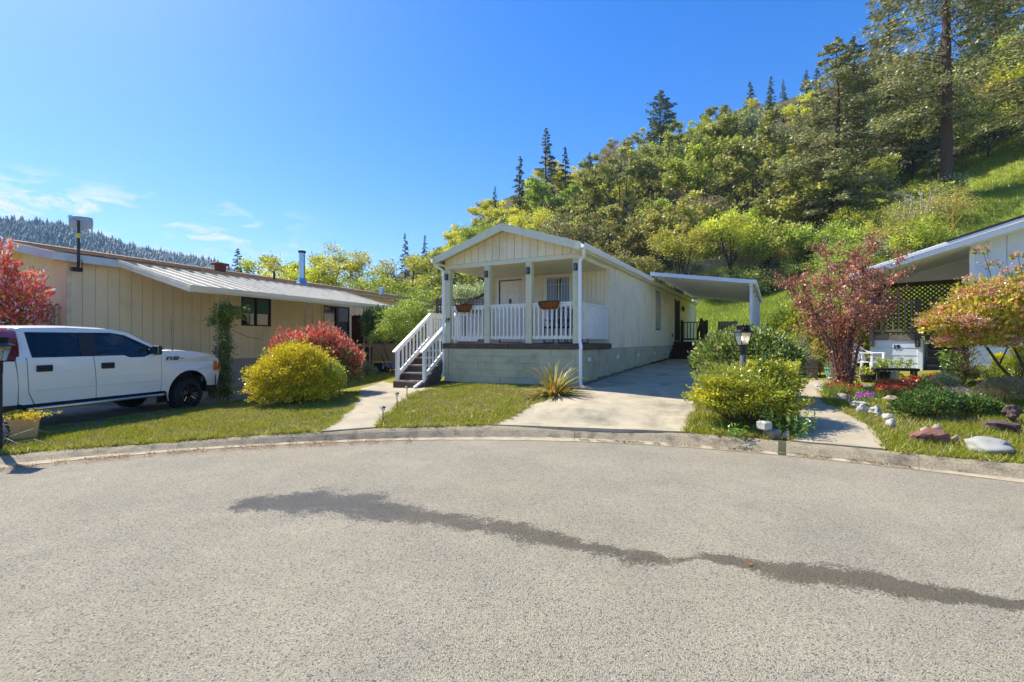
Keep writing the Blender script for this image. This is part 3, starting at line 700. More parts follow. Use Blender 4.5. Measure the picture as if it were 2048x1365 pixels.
for i in range(5):
    z1 = zt-i*rowh; z0 = z1-rowh
    plank_row('side', z1, z0, .02, LN, [[4.1+.5*i, 9.3, 13.7], [3.2, 7.4, 12.1], [5.6, 10.3, 15.5], [2.6, 8.8], [6.1, 11.9]][i])
for k in range(9):                                              # concrete footing blocks showing under the skirting
    a = k*1.2+.05; zz = gz(.02, a+.6)
    MB().box((.0, a+.6, zz-.02),(.10,1.185,.22)).build('foundation_block', concb if k < 6 else brownw, h)
MB().box((-2,9.5,.9),(3.9,18.7,1.0)).build('underfloor_wall', darkw, h)      # closes the crawl space
# --- porch deck
for a, b_ in ((-4.02,-1.95),(-1.945,.02)): MB().box(((a+b_)/2,-.02,1.465),(b_-a,.045,.135)).build('deck_fascia', darkw, h, bevel=.006)
MB().box((.045,1.13,1.455),(.045,2.34,.15)).build('deck_fascia', darkw, h, bevel=.006)
MB().box((-4.03,1.1,1.455),(.04,2.3,.15)).build('deck_fascia', darkw, h)
for k in range(16):
    MB().box((-2.0,.07+k*.146,1.52),(4.0,.138,.035)).build('deck_board', darkw, h)
# --- posts, beam, gable
for k, x in enumerate((-3.915,-2.63,-1.385,-.105)):
    MB().box((x,.085,(DK+CE)/2),(.165,.165,CE-DK)).build('porch_post', postm, h, bevel=.008)
MB().box((-3.92,2.2,(DK+CE)/2),(.15,.16,CE-DK)).build('porch_post', postm, h, bevel=.008)
MB().box((-2.0,.085,3.655),(4.0,.175,.115)).build('beam', trim, h, bevel=.006)
MB().box((-.09,1.25,3.655),(.16,2.15,.115)).build('beam', trim, h, bevel=.006)
MB().box((-3.91,1.25,3.655),(.16,2.15,.115)).build('beam', trim, h, bevel=.006)
MB().box((-2.0,1.25,3.612),(3.65,2.14,.02)).build('porch_ceiling', trim, h)
SL = .325; ZR = 4.545
def zr(x): return ZR-abs(x+2.0)*SL                                # underside of the roof at the gable
nb = 18; bw = 4.0/nb
for k in range(nb):
    x0 = -4+k*bw+.004; x1 = x0+bw-.012; z0 = 3.715
    pts = [(x0,z0),(x1,z0),(x1,max(z0+.01,zr(x1)-.06))]
    if x0 < -2 < x1: pts.append((-2, zr(-2)-.06))
    pts.append((x0,max(z0+.01,zr(x0)-.06)))
    MB().prism(pts, -.012, .02, 1).build('gable_board', sid, h)
MB().prism([(-4,3.715),(0,3.715),(0,zr(0)-.05),(-2,zr(-2)-.05),(-4,zr(-4)-.05)], .03, .06, 1).build('gable_backing', sid, h)
# --- roof: two slopes, fascia, gutters
OV = .13; FY = -.33
for s in (-1, 1):
    xe = -2+s*(2+OV); ze = zr(0)-OV*SL
    m = MB().prism([(-2,ZR),(-2,ZR+.05),(xe,ze+.05),(xe,ze)], FY+.03, LN+.25, 1)
    m.build('roof_slope', shing, h)
    fd = .19
    m = MB().prism([(-2,ZR+.055),(-2,ZR-fd+.05),(xe,ze-fd+.05),(xe,ze+.055)], FY, FY+.025, 1); m.build('rake_fascia', trim, h)
    MB().prism([(-2,ZR-.03),(-2,ZR-.045),(xe,ze-.045),(xe,ze-.03)], FY+.025, -.0, 1).build('rake_soffit', trim, h)
    MB().box((xe-s*.01,9.3,ze-.05),(.025,LN+.5,.15)).build('eave_fascia', trim, h)
    MB().box((xe-s*.07,9.3,ze-.135),(.16,LN+.3,.015)).build('eave_soffit', trim, h)
    xg = xe+s*.065                                                 # K-style gutter
    gp = [(xg-s*.06,ze+.02),(xg-s*.06,ze-.10),(xg+s*.02,ze-.10),(xg+s*.045,ze-.055),(xg+s*.06,ze-.01),(xg+s*.065,ze+.02),(xg+s*.05,ze+.02),(xg+s*.03,ze-.04),(xg+s*.01,ze-.085),(xg-s*.05,ze-.085),(xg-s*.05,ze+.02)]
    MB().prism(gp, FY-.01, 6.85 if s > 0 else LN, 1).build('gutter', whitem, h)
    if s > 0: MB().prism(gp, 16.6, LN, 1).build('gutter', whitem, h)
# shingle courses on the slope seen at the left of the ridge are edge-on; a ridge cap catches light
for k in range(40): MB().prism([(-2.14,ZR+.012),(-2,ZR+.062),(-1.86,ZR+.012),(-1.86,ZR+.022),(-2,ZR+.078),(-2.14,ZR+.022)], FY+k*.48, FY+k*.48+.47, 1).build('ridge_cap', shing, h)
# --- walls
def grooved(name, x0, x1, z0, z1, y, axis, pitch, th=.02, holes=(), gap=.006, mat=sid, out=1):
    """vertical boards with recessed grooves in front of a backing sheet, leaving out rectangular holes; joined: each board is a few pixels"""
    m = MB(); n = round((x1-x0)/pitch); w = (x1-x0)/n
    def bx(a, b_, c0, c1, d0, d1):
        if c1-c0 < .002: return
        c = ((a+b_)/2, (d0+d1)/2, (c0+c1)/2); s = (b_-a, abs(d1-d0), c1-c0)
        if axis == 'y': c = (c[1], c[0], c[2]); s = (s[1], s[0], s[2])
        m.box(c, s)
    def col(a, b_, d0, d1):
        hs = sorted([hh for hh in holes if hh[0] < (a+b_)/2 < hh[1]], key=lambda q: q[2]); z = z0
        for hh in hs: bx(a, b_, z, hh[2], d0, d1); z = hh[3]
        bx(a, b_, z, z1, d0, d1)
    for k in range(n):
        a = x0+k*w; col(a+gap/2, a+w-gap/2, y, y+out*th)
        col(a, a+w, y-out*.03, y-out*.002)
    return m.build(name, mat, h, kind='stuff')
win = (8.13, 9.12, 2.03, 3.58); dr = (12.3, 13.45, 1.58, 3.55)
WT = 3.83
grooved('side_siding', 2.3, LN, 1.40, WT, -.02, 'y', .102, holes=[win, dr])
grooved('porch_back_siding', -4.0, -.0, DK, CE, 2.3, 'x', .13, out=-1, holes=[(-3.60,-2.76,DK,3.52), (-1.93,-1.17,2.05,3.50)])
MB().box((.008,2.35,2.6),(.03,.09,2.4)).build('corner_trim', sid, h)
MB().box((.008,LN-.05,2.6),(.03,.1,2.45)).build('corner_trim', trim, h)
MB().box((-2,LN,2.6),(4,.04,2.4)).build('rear_wall', sid, h)
MB().box((-4.0,10.6,2.6),(.04,16.5,2.5)).build('left_wall', sid, h)
MB().box((.010,10.6,WT-.06),(.02,16.5,.13)).build('frieze', trim, h)
# --- front door: frame, six raised panels, knocker, knob
dx0, dx1 = -3.60, -2.76
d = MB().box(((dx0+dx1)/2,2.34,(DK+3.52)/2),(dx1-dx0-.07,.045,1.93)).build('front_door', doorw, h)
m = MB()
for c in (0, 1):
    cx = dx0+.22+c*.385
    for za, zb in ((1.68,2.2),(2.32,2.98),(3.08,3.34)):
        m2 = MB().box((cx,2.309,(za+zb)/2),(.26,.016,zb-za)); m2.build('door_panel', doorw, h, bevel=.006)
MB().lathe([(.0,.0),(.025,.005),(.03,.03),(.0,.045)], (dx1-.09,2.31,2.38), 12, Matrix.Rotation(math.radians(90),3,'X')).build('door_knob', blackm, h)
MB().lathe([(.0,.0),(.028,.003),(.028,.02),(.0,.025)], (dx1-.09,2.315,2.52), 12, Matrix.Rotation(math.radians(90),3,'X')).build('deadbolt', blackm, h)
MB().tube([(-3.18,2.30,2.92),(-3.155,2.28,2.85),(-3.18,2.27,2.74),(-3.205,2.28,2.85),(-3.18,2.30,2.92)], .014, 6).build('door_knocker', blackm, h)
for x in (dx0-.035, dx1+.035): MB().box((x,2.282,(DK+3.55)/2),(.08,.03,2.0)).build('door_frame', doorw, h, bevel=.004)
MB().box(((dx0+dx1)/2,2.282,3.57),(dx1-dx0+.15,.03,.08)).build('door_frame', doorw, h, bevel=.004)
# --- porch window with curtains and a security grille
wx0, wx1, wz0, wz1 = -1.93, -1.17, 2.05, 3.50
for a, b_, c, e in ((wx0-.07,wx0+.02,wz0-.07,wz1+.07),(wx1-.02,wx1+.07,wz0-.07,wz1+.07)): MB().box(((a+b_)/2,2.272,(c+e)/2),(b_-a,.045,e-c)).build('window_frame', gard, h)
for c, e in ((wz0-.07,wz0+.02),(wz1-.02,wz1+.07)): MB().box(((wx0+wx1)/2,2.270,(c+e)/2),(wx1-wx0-.04,.045,e-c)).build('window_frame', gard, h)
MB().box(((wx0+wx1)/2,2.33,(wz0+wz1)/2),(wx1-wx0,.01,wz1-wz0)).build('window_pane', glassd, h)
for s, (a, b_) in enumerate(((wx0+.04,wx0+.30),(wx1-.30,wx1-.04))):
    m = MB(); n = 9
    for k in range(n): m.tube([(a+(b_-a)*(k+.5)/n,2.317,wz0+.04),(a+(b_-a)*(k+.5)/n,2.317,wz1-.03)], .018, 6)
    m.build('curtain', curt, h)
for k in range(8): MB().bar((wx0+.07+k*.088,2.235,wz0+.03),(wx0+.07+k*.088,2.235,wz1-.04),.013,.013).build('grille_bar', gard, h)
for z in (wz0+.05, 2.75, wz1-.22, wz1-.05): MB().bar((wx0-.04,2.228,z),(wx1+.04,2.228,z),.014,.014).build('grille_bar', gard, h)
MB().box(((wx0+wx1)/2,2.30,(wz0+wz1)/2+.0),(.03,.02,wz1-wz0)).build('mullion', gard, h)
# --- side window with grille, side door, vents, outlet, lantern
a, b_, c, e = win
for q in ((a-.09,a,c-.12,e+.09),(b_,b_+.09,c-.12,e+.09)): MB().box((.012,(q[0]+q[1])/2,(q[2]+q[3])/2),(.03,q[1]-q[0],q[3]-q[2])).build('window_frame', gard, h)
for q in ((c-.12,c),(e,e+.09)): MB().box((.014,(a+b_)/2,(q[0]+q[1])/2),(.03,b_-a,q[1]-q[0])).build('window_frame', gard, h)
MB().box((-.03,(a+b_)/2,(c+e)/2),(.01,b_-a,e-c)).build('window_pane', glassd, h)
MB().box((-.015,(a+b_)/2,(c+e)/2),(.02,b_-a,.04)).build('mullion', gard, h)
for k in range(7): MB().bar((.045,a+.08+k*.14,c+.03),(.045,a+.08+k*.14,e-.03),.012,.012).build('grille_bar', gard, h)
for z in (c+.1,(c+e)/2,e-.1): MB().bar((.052,a-.03,z),(.052,b_+.03,z),.014,.014).build('grille_bar', gard, h)
MB().box((-.02,(dr[0]+dr[1])/2,(dr[2]+dr[3])/2),(.04,dr[1]-dr[0]-.1,dr[3]-dr[2]-.04)).build('side_door', blackm, h)
for k in range(8): MB().bar((.03,dr[0]+.12+k*.13,dr[2]+.1),(.03,dr[0]+.12+k*.13,dr[3]-.1),.02,.02).build('screen_bar', blackm, h)
for q in (dr[0]+.02, dr[1]-.02): MB().box((.015,q,(dr[2]+dr[3])/2),(.05,.07,dr[3]-dr[2])).build('door_frame', blackm, h)
for yv in (.60,3.05,5.5,8.05,10.6):
    MB().box((.022,yv,1.14),(.022,.21,.105)).build('skirting_vent', white, h, bevel=.003)
    for k in range(5): MB().box((.036,yv-.08+k*.04,1.14),(.006,.012,.085)).build('vent_slot', gard, h)
MB().box((.03,11.6,1.86),(.05,.12,.14)).build('outlet_box', concb, h)
MB().lathe([(.0,.1),(.05,.08),(.07,.0),(.04,-.12),(.0,-.15)], (.12,13.9,3.2), 8).build('wall_lantern', blackm, h)
MB().tube([(.0,13.9,3.15),(.06,13.9,3.35),(.12,13.9,3.28)], .012, 6).build('lantern_arm', blackm, h)
# --- porch railings: top rail, bottom rail and every baluster a piece
def railing(x0, y0, x1, y1, n, zb=1.66, ztp=2.54):
    m = MB().bar((x0,y0,ztp),(x1,y1,ztp),.085,.035).build('top_rail', white, h)
    MB().bar((x0,y0,ztp-.055),(x1,y1,ztp-.055),.035,.07).build('rail_apron', white, h)
    MB().bar((x0,y0,zb+.03),(x1,y1,zb+.03),.04,.085).build('bottom_rail', white, h)
    off = -.035 if y0 == y1 else 0; offx = .035 if x0 == x1 else 0
    for k in range(n):
        f = (k+.5)/n; piece('baluster', white, h, (x0+(x1-x0)*f+offx, y0+(y1-y0)*f+off, (zb+ztp-.02)/2-.01), (.036,.036,ztp-zb-.03))
for x0, x1, n in ((-3.82,-2.72,9),(-2.54,-1.475,9),(-1.295,-.195,9)): railing(x0,.07,x1,.07,n)
railing(-.07,.18,-.07,2.27,19)
railing(-3.93,.18,-3.93,.72,4)
# gate on the stair side
MB().box((-3.93,1.0,2.1),(.05,.06,.86)).build('gate_stile', white, h); MB().box((-3.93,1.86,2.1),(.05,.06,.86)).build('gate_stile', white, h)
MB().box((-3.93,1.43,2.38),(.04,.84,.10)).build('gate_rail', white, h); MB().box((-3.93,1.43,1.72),(.04,.84,.10)).build('gate_rail', white, h)
for k in range(7): piece('baluster', white, h, (-3.93,1.12+k*.105,2.05),(.03,.036,.7))
# --- hanging half-round baskets on the rail: things of their own
def basket(x, wd, label):
    p = HC+HX*x+HY*(-.005)
    b0 = thing('rail_planter', label, 'planter', (p.x, p.y, 2.44), math.atan2(HX.y, HX.x), 'coco lined baskets on the porch rail')
    vs = []; n = 12; m2 = 6
    for i in range(m2+1):
        f = i/m2; r = math.cos(f*math.pi/2*.9); zz = .13-.19*math.sin(f*math.pi/2)
        for k in range(n+1):
            a = math.pi*k/n; vs.append((-math.cos(a)*wd/2*(.45+.55*r), -math.sin(a)*.15*(.3+.7*r)-.05, zz))
    fs = [(i*(n+1)+k, i*(n+1)+k+1, (i+1)*(n+1)+k+1, (i+1)*(n+1)+k) for i in range(m2) for k in range(n)]
    MB().add(vs, fs+[tuple(range(n, -1, -1)), tuple(m2*(n+1)+k for k in range(n+1))]).build('liner', coco, b0, smooth=True)
    MB().tube([(v[0]*1.02, v[1]*1.02, v[2]) for v in vs[:n+1]], .012, 5).build('rim', blackm, b0)
    MB().tube([(-wd/2,-.045,.13),(wd/2,-.045,.13)], .01, 5).build('rim', blackm, b0)
    for k in range(1, n): MB().tube([(vs[i*(n+1)+k][0]*1.03+.02*(i/m2), vs[i*(n+1)+k][1]*1.04-.003, vs[i*(n+1)+k][2]) for i in range(m2+1)], .006, 4).build('wire', blackm, b0)
basket(-3.31, .50, 'brown half-round coco basket on the rail left of the front door')
basket(-.78, .56, 'brown half-round coco basket on the rail below the barred window')
# --- lamps on the posts
for x, lb in ((-3.93,'leftmost post above the number'),(-2.63,'second post, left of the door'),(-1.385,'third post between door and window'),(-.105,'rightmost post beside the downspout')):
    p = HC+HX*x+HY*(-.0); l0 = thing('wall_lamp', 'small black slotted lamp on the '+lb, 'lamp', (p.x, p.y, 3.38), math.atan2(HX.y, HX.x), 'black lamps on the porch posts')
    MB().box((0,-.008,0),(.085,.016,.17)).build('back_plate', blackm, l0, bevel=.003)
    MB().box((0,-.03,0),(.062,.04,.13)).build('diffuser', pmat('lamp_glass', (.25,.25,.25), .3, .05), l0)
    for k in range(4): MB().box((0,-.053,-.045+k*.03),(.07,.008,.010)).build('slat', blackm, l0)
    for s in (-1,1): MB().box((s*.036,-.03,0),(.008,.05,.15)).build('side_plate', blackm, l0)
    MB().box((0,-.03,.075),(.08,.055,.018)).build('cap', blackm, l0); MB().box((0,-.03,-.075),(.08,.055,.018)).build('cap', blackm, l0)
# house number
def text(name, s, size, mat, parent, loc, rot, ext=.004, shear=0):
    c = bpy.data.curves.new(name, 'FONT'); c.body = s; c.size = size; c.extrude = ext; c.align_x = 'CENTER'; c.align_y = 'CENTER'; c.shear = shear
    c.materials.append(mat); return link(name, c, parent, loc, rot)

# --- downspouts
def spout(pts, w=.075, dp=.055):
    m = MB()
    for a, b_ in zip(pts[:-1], pts[1:]): 
        a, b_ = Vector(a), Vector(b_); e = (b_-a).normalized()*.012
        m.bar(a-e, b_+e, w, dp, up=(0,1,0) if abs((b_-a).normalized().z) > .8 else (0,0,1))
    m.build('downspout', whitem, h, bevel=.008)
g0 = gz(.1,-.3)
spout([(.17,-.22,3.76),(.17,-.20,3.66),(.14,-.12,3.60),(.03,-.05,3.54),(.015,-.045,3.46),(.015,-.045,1.60),(.04,-.075,1.54),(.055,-.08,1.44),(.035,-.06,1.38),(.035,-.06,.62),(.07,-.10,.54),(.22,-.36,g0+.05)])
spout([(-4.20,-.22,3.76),(-4.18,-.15,3.66),(-4.09,-.04,3.60),(-4.05,.0,3.55),(-4.05,.0,.80),(-4.07,-.03,.66),(-4.1,-.10,.58),(-4.2,-.75,gz(-4.2,-.8)+.17),(-4.25,-1.0,gz(-4.2,-1)+.05)])

# --- front stairs: a thing of its own
st = thing('front_stairs', 'dark wood stairs with white railings up to the porch', 'stairs', (HC.x, HC.y, 0), math.atan2(HX.y, HX.x))
sx0, sx1 = -5.12, -4.10; y0 = -.80; ns = 6; g = gz(-4.6, y0); rise = (DK-g)/ns; run = .29
for k in range(ns-1):
    zt_ = g+rise*(k+1); yy = y0+k*run
    MB().box(((sx0+sx1)/2, yy+.01, zt_-rise/2-.02),(sx1-sx0,.035,rise-.045)).build('riser', darkw, st)
    for q in range(2): MB().box(((sx0+sx1)/2, yy+.05+q*.15, zt_-.02),(sx1-sx0+.04,.142,.045)).build('tread', pmat('grey_tread', lin(150,138,126), .85, .2, 6, .4, 60, stain=lin(90,78,70), stain_amt=.6, stain_scale=5), st, bevel=.01)
for k in range(8): MB().box(((sx0+sx1)/2, y0+(ns-1)*run+.07+k*.146, DK-.02),(sx1-sx0+.02,.138,.035)).build('landing_board', darkw, st)
MB().box(((sx0+sx1)/2, y0+(ns-1)*run-.0, DK-.13),(sx1-sx0,.04,.19)).build('riser', darkw, st)
for x in (sx0-.02, sx1+.02):
    pts = [(y0-.02,g-.1),(y0-.02,g+rise-.03),(y0+(ns-1)*run,DK-.03),(y0+(ns-1)*run+1.1,DK-.03),(y0+(ns-1)*run+1.1,DK-.3),(y0+(ns-1)*run,DK-.32),(y0+.35,g-.1)]
    MB().prism(pts, x-.02, x+.02, 0).build('stringer', darkw, st)
yb, ye = y0+.07, y0+(ns-1)*run+.05; zb0 = g+rise; 
def stair_rail(x, yend, zend_add=0):
    f = (yend-yb)/(ye-yb); zs = zb0+.0; ze_ = zs+(DK-zb0)*f
    hgt = .88
    MB().box((x,yb,zs+(hgt-.05)/2),(.09,.09,hgt-.05)).build('newel_post', white, st, bevel=.006)
    MB().box((x,yend,ze_+(hgt-.02)/2),(.09,.09,hgt-.02)).build('newel_post', white, st, bevel=.006)
    MB().bar((x,yb-.14,zs+hgt-.10),(x,yend+.03,ze_+hgt+.02),.10,.04).build('handrail', white, st)
    MB().bar((x,yb,zs+hgt-.085),(x,yend,ze_+hgt-.065),.04,.085).build('rail_apron', white, st)
    MB().bar((x,yb+.03,zs+.16),(x,yend,ze_+.16),.04,.10).build('bottom_rail', white, st)
    n = 9
    for k in range(n):
        q = (k+.6)/(n+.2); z = zs+(ze_-zs)*q; piece('baluster', white, st, (x-.03,yb+(yend-yb)*q,z+.51),(.036,.045,.66))
stair_rail(sx0+.03, ye); stair_rail(sx1-.03, yb+ (ye-yb)*.98)
# landing rail at the left
MB().bar((sx0+.03,ye,DK+.9),(sx0+.03,ye+1.1,DK+.9),.10,.04).build('top_rail', white, st); MB().bar((sx0+.03,ye,DK+.83),(sx0+.03,ye+1.1,DK+.83),.04,.12).build('rail_apron', white, st)
MB().bar((sx0+.03,ye,DK+.10),(sx0+.03,ye+1.1,DK+.10),.04,.09).build('bottom_rail', white, st)
for k in range(8): piece('baluster', white, st, (sx0+.0,ye+.12+k*.13,DK+.46),(.036,.06,.76))
MB().bar((sx0+.03,ye+1.1,DK+.9),(sx1,ye+1.1,DK+.9),.10,.04).build('top_rail', white, st); MB().bar((sx0+.03,ye+1.1,DK+.10),(sx1,ye+1.1,DK+.10),.04,.09).build('bottom_rail', white, st)
for k in range(7): piece('baluster', white, st, (sx0+.12+k*.13,ye+1.1,DK+.47),(.036,.036,.76))

# --- side stairs and landing by the carport door
ss = thing('side_stairs', 'dark brown wood steps and landing under the carport', 'stairs', (HC.x, HC.y, 0), math.atan2(HX.y, HX.x))
zf = 1.57; g = gz(.6,10.8); ns = 5; rise = (zf-g)/ns
for k in range(ns):
    zt_ = g+rise*(k+1); yy = 10.75+k*.28
    MB().box((.62,yy+.02,zt_-rise/2-.02),(1.16,.03,rise-.04)).build('riser', brownw, ss)
    if k < ns-1: MB().box((.62,yy+.14,zt_-.02),(1.2,.29,.04)).build('tread', brownw, ss, bevel=.008)
for k in range(14): MB().box((.62,11.95+k*.142,zf-.02),(1.2,.135,.04)).build('landing_board', brownw, ss)
for x, y in ((1.2,12.0),(1.2,13.9),(.07,13.9)): MB().box((x,y,(zf+1.0+gz(1.2,y))/2),(.10,.10,zf+1.0-gz(1.2,y)+.1)).build('newel_post', brownw, ss)
MB().box((1.2,10.85,(g+1.15+g)/2),(.10,.10,1.15)).build('newel_post', brownw, ss)
MB().bar((1.2,10.8,g+1.12),(1.2,12.05,zf+.98),.10,.05).build('handrail', brownw, ss)
MB().bar((1.2,10.9,g+.2),(1.2,12.05,zf+.1),.05,.15).build('stringer', brownw, ss)
for y1_ in (13.9,):
    MB().bar((0.03,y1_,zf+.95),(1.2,y1_,zf+.95),.08,.04).build('top_rail', brownw, ss); MB().bar((0.03,y1_,zf+.12),(1.2,y1_,zf+.12),.04,.08).build('bottom_rail', brownw, ss)
    for k in range(7): piece('baluster', brownw, ss, (.16+k*.15,y1_,zf+.53),(.035,.035,.8))
MB().bar((1.2,12.0,zf+.95),(1.2,13.9,zf+.95),.08,.04).build('top_rail', brownw, ss); MB().bar((1.2,12.0,zf+.12),(1.2,13.9,zf+.12),.04,.08).build('bottom_rail', brownw, ss)
for k in range(11): piece('baluster', brownw, ss, (1.2,12.2+k*.155,zf+.53),(.035,.035,.8))
# --- carport
cp = thing('carport', 'white metal carport roof on slim posts beside the centre house', 'carport', (HC.x, HC.y, 0), math.atan2(HX.y, HX.x))
alum = pmat('white_aluminium', lin(228,231,234), .45, .03, 3)
ca, cb_ = 6.9, 16.5; qo = 3.5; za, zb_ = 4.10, 3.60
def zc(q): return za+(zb_-za)*q/qo
n = 32; pw = (cb_-ca)/n
pan = MB().prism([(.14,0),(.14,.03),(qo,.03-(za-zb_)+.0),(qo,-(za-zb_))], .012, pw-.012, 1)
me = pan.mesh('roof_panel', alum)
rib = MB().prism([(.14,-.03),(.14,.0),(qo,-(za-zb_)),(qo,-(za-zb_)-.03)], 0, .025, 1).mesh('panel_seam', alum)
for k in range(n):
    link('roof_panel', me, cp, (0, ca+k*pw, zc(.0)-.05)); link('panel_seam', rib, cp, (0, ca+k*pw-.0125, zc(0)-.05))
m = MB().prism([(.10,za+.015),(.10,za-.115),(qo+.02,zb_-.115),(qo+.02,zb_+.015)], ca-.035, ca-.01, 1); m.build('front_fascia', alum, cp)
m = MB().prism([(.10,za+.015),(.10,za-.115),(qo+.02,zb_-.115),(qo+.02,zb_+.015)], cb_+.01, cb_+.035, 1); m.build('rear_fascia', alum, cp)
MB().box((qo+.035,(ca+cb_)/2,zb_-.05),(.03,cb_-ca+.08,.14)).build('side_fascia', alum, cp)
MB().box((qo-.12,(ca+cb_)/2,zb_-.13),(.08,cb_-ca,.08)).build('post_beam', alum, cp)
for k in range(5):
    y = ca+.25+k*2.25; g = gz(qo-.12,y)
    MB().box((qo-.12,y,(zb_-.17+g)/2),(.085,.085,zb_-.17-g+.1)).build('post', alum, cp, bevel=.006)

# ================================================================== LEFT NEIGHBOUR
beige = pmat('tan_siding', lin(236,216,176), .75, .05, 2, .25, 120, stretch=(1,1,.2), stain=lin(200,180,140), stain_amt=.6, stain_scale=1.)
brsh = pmat('brown_shingles', lin(176,146,118), .95, .25, 9, .6, 60, stain=lin(110,84,64), stain_amt=.6, stain_scale=2.5)
whm = pmat('awning_metal', lin(232,222,198), .5, .05, 3, stain=lin(170,165,150), stain_amt=.4, stain_scale=2.5)
fasw = pmat('weathered_fascia', lin(205,208,205), .7, .06, 3, stain=lin(130,135,130), stain_amt=.6, stain_scale=3)
corr = pmat('corrugated_skirt', lin(172,160,150), .6, .08, 4)
brfr = pmat('bronze_frame', lin(50,40,34), .5, .1, 5)
tanp = pmat('tan_post', lin(176,140,112), .7, .08, 5)
D1 = Vector((.392, .92)).normalized(); N1 = Vector((.92, -.392)).normalized()
LC = Vector((-11.25, 12.08))
# local frame: x outwards from the long wall (N1), y along it (D1)
l = thing('mobile_home', 'tan mobile home with brown shingle roof and long white awning at the left', 'house', (LC.x, LC.y, 0), math.atan2(N1.y, N1.x))
def lw(x, y): p = LC+N1*x+D1*y; return (p.x, p.y)
LL = 16.3; zs0 = 1.065; ze_ = 3.62
w1 = (4.75,5.95,2.13,3.14); w2 = (8.5,10.05,1.09,3.10)
nbd = 58; bw = LL/nbd
for k in range(nbd):
    a = k*bw; c = a+bw/2; zz = [(zs0, ze_)]
    for q in (w1, w2):
        if q[0]-.05 < c < q[1]+.05: zz = [(zs0, q[2]), (q[3], ze_)]
    if a < .2: wd = bw-.006
    for z0, z1 in zz:
        if z1-z0 > .04: piece('siding_board', beige, l, (.012, c, (z0+z1)/2), (.03, bw-.010, z1-z0))
MB().box((-.02,LL/2,(zs0+ze_)/2),(.03,LL,ze_-zs0)).build('wall', beige, l)
MB().box((.022,-.0,2.3),(.045,.10,2.6)).build('corner_board', pmat('pale_tan', lin(222,205,170), .7), l)
MB().box((.02,LL/2,zs0-.03),(.04,LL,.06)).build('sill_board', beige, l)
m = MB(); n = 230
MB().box((-.02,LL/2,.45),(.03,LL,1.2)).build('skirting_backing', corr, l)
for k in range(n): m.tube([(.0,k*LL/n,-.2),(.0,k*LL/n,zs0-.06)], .038, 6)
m.build('corrugated_skirting', corr, l, kind='stuff')
# gable wall with boards
GW = 4.1
def zrl(x): return 3.55+(.62*(1-abs(x+GW/2)/(GW/2)))
for k in range(16):
    a = -GW+k*GW/16; b_ = a+GW/16-.01
    MB().prism([(a,.2),(b_,.2),(b_,zrl(b_)),(a,zrl(a))], -.03, .0, 1).build('siding_board', beige, l)
MB().box((-.72,-.03,2.0),(.62,.05,1.0)).build('gable_window', glassd, l)
for x in (-1.06,-.38): MB().box((x,-.05,2.0),(.07,.05,1.12)).build('window_frame', pmat('pale_tan', lin(222,205,170), .7), l)
# roof
ox = .36; oy = -.42; rx = -GW/2; RZ = 4.22; EZ = 3.755
nc = 15
for s in (1, -1):
    for k in range(nc):
        f0 = k/nc; f1 = (k+1.25)/nc; xe = ox if s > 0 else -GW-ox
        x0 = xe+(rx-xe)*f0; x1 = xe+(rx-xe)*min(1, f1); z0 = EZ+(RZ-EZ)*f0; z1 = EZ+(RZ-EZ)*min(1, f1)
        MB().prism([(x0,z0+.035),(x1,z1+.018),(x1,z1),(x0,z0+.01)], oy, LL+.3, 1).build('shingle_course', brsh, l)
MB().prism([(ox,EZ+.0),(rx,RZ+.0),(-GW-ox,EZ),(-GW-ox,EZ-.03),(rx,RZ-.03),(ox,EZ-.03)], oy+.01, LL+.29, 1).build('roof_deck', beige, l)
for k in range(36): MB().prism([(rx-.13,RZ+.01),(rx,RZ+.045),(rx+.13,RZ+.01),(rx+.13,RZ+.03),(rx,RZ+.07),(rx-.13,RZ+.03)], oy+k*.465, oy+k*.465+.45, 1).build('ridge_cap', brsh, l)
for s in (1,-1):
    xe = ox if s > 0 else -GW-ox
    MB().prism([(xe,EZ+.015),(rx,RZ+.015),(rx,RZ-.20),(xe,EZ-.19)], oy-.03, oy, 1).build('rake_fascia', fasw, l)
MB().box((ox+.015,(oy+1.15)/2-.02,EZ-.085),(.03,1.15-oy+.05,.19)).build('eave_fascia', fasw, l)
MB().box((ox-.17,LL/2,EZ-.16),(.36,LL+.6,.02)).build('soffit', beige, l)
for k in range(8):                                             # curled dark edge shingles
    MB().box((ox-.06,.0+k*.42,EZ+.045),(.14,.40,.018), Matrix.Rotation(random.Random(k).uniform(-.05,.1),3,'Y')).build('edge_shingle', pmat('dark_shingle', lin(78,62,50), .95, .3, 12, .6), l)
# awning
aw0, aw1 = .95, 9.05; ax = 3.26; az0 = 3.70; az1 = 2.90
nP = 21; pw = (aw1-aw0)/nP
def zaw(x): return az0+(az1-az0)*(x-ox)/(ax-ox)
pm = MB().prism([(ox-.1,0),(ox-.1,.02),(ax,.02+az1-az0),(ax,az1-az0)], .0, pw-.02, 1).mesh('awning_panel', whm)
rb_ = MB().prism([(ox-.1,.02),(ox-.1,.075),(ax,.075+az1-az0),(ax,.02+az1-az0)], -.028, .028, 1).mesh('awning_rib', whm)
for k in range(nP):
    link('awning_panel', pm, l, (0, aw0+k*pw, az0)); link('awning_rib', rb_, l, (0, aw0+k*pw, az0))
m = MB().prism([(ax,az1-.09),(ax+.05,az1-.09),(ax+.09,az1-.03),(ax+.09,az1+.07),(ax+.07,az1+.07),(ax+.06,az1-.02),(ax+.02,az1-.05),(ax,az1-.05)], aw0-.06, aw1+.03, 1); m.build('awning_gutter', pmat('gutter_beige', lin(214,206,182), .5, .04, 3), l)
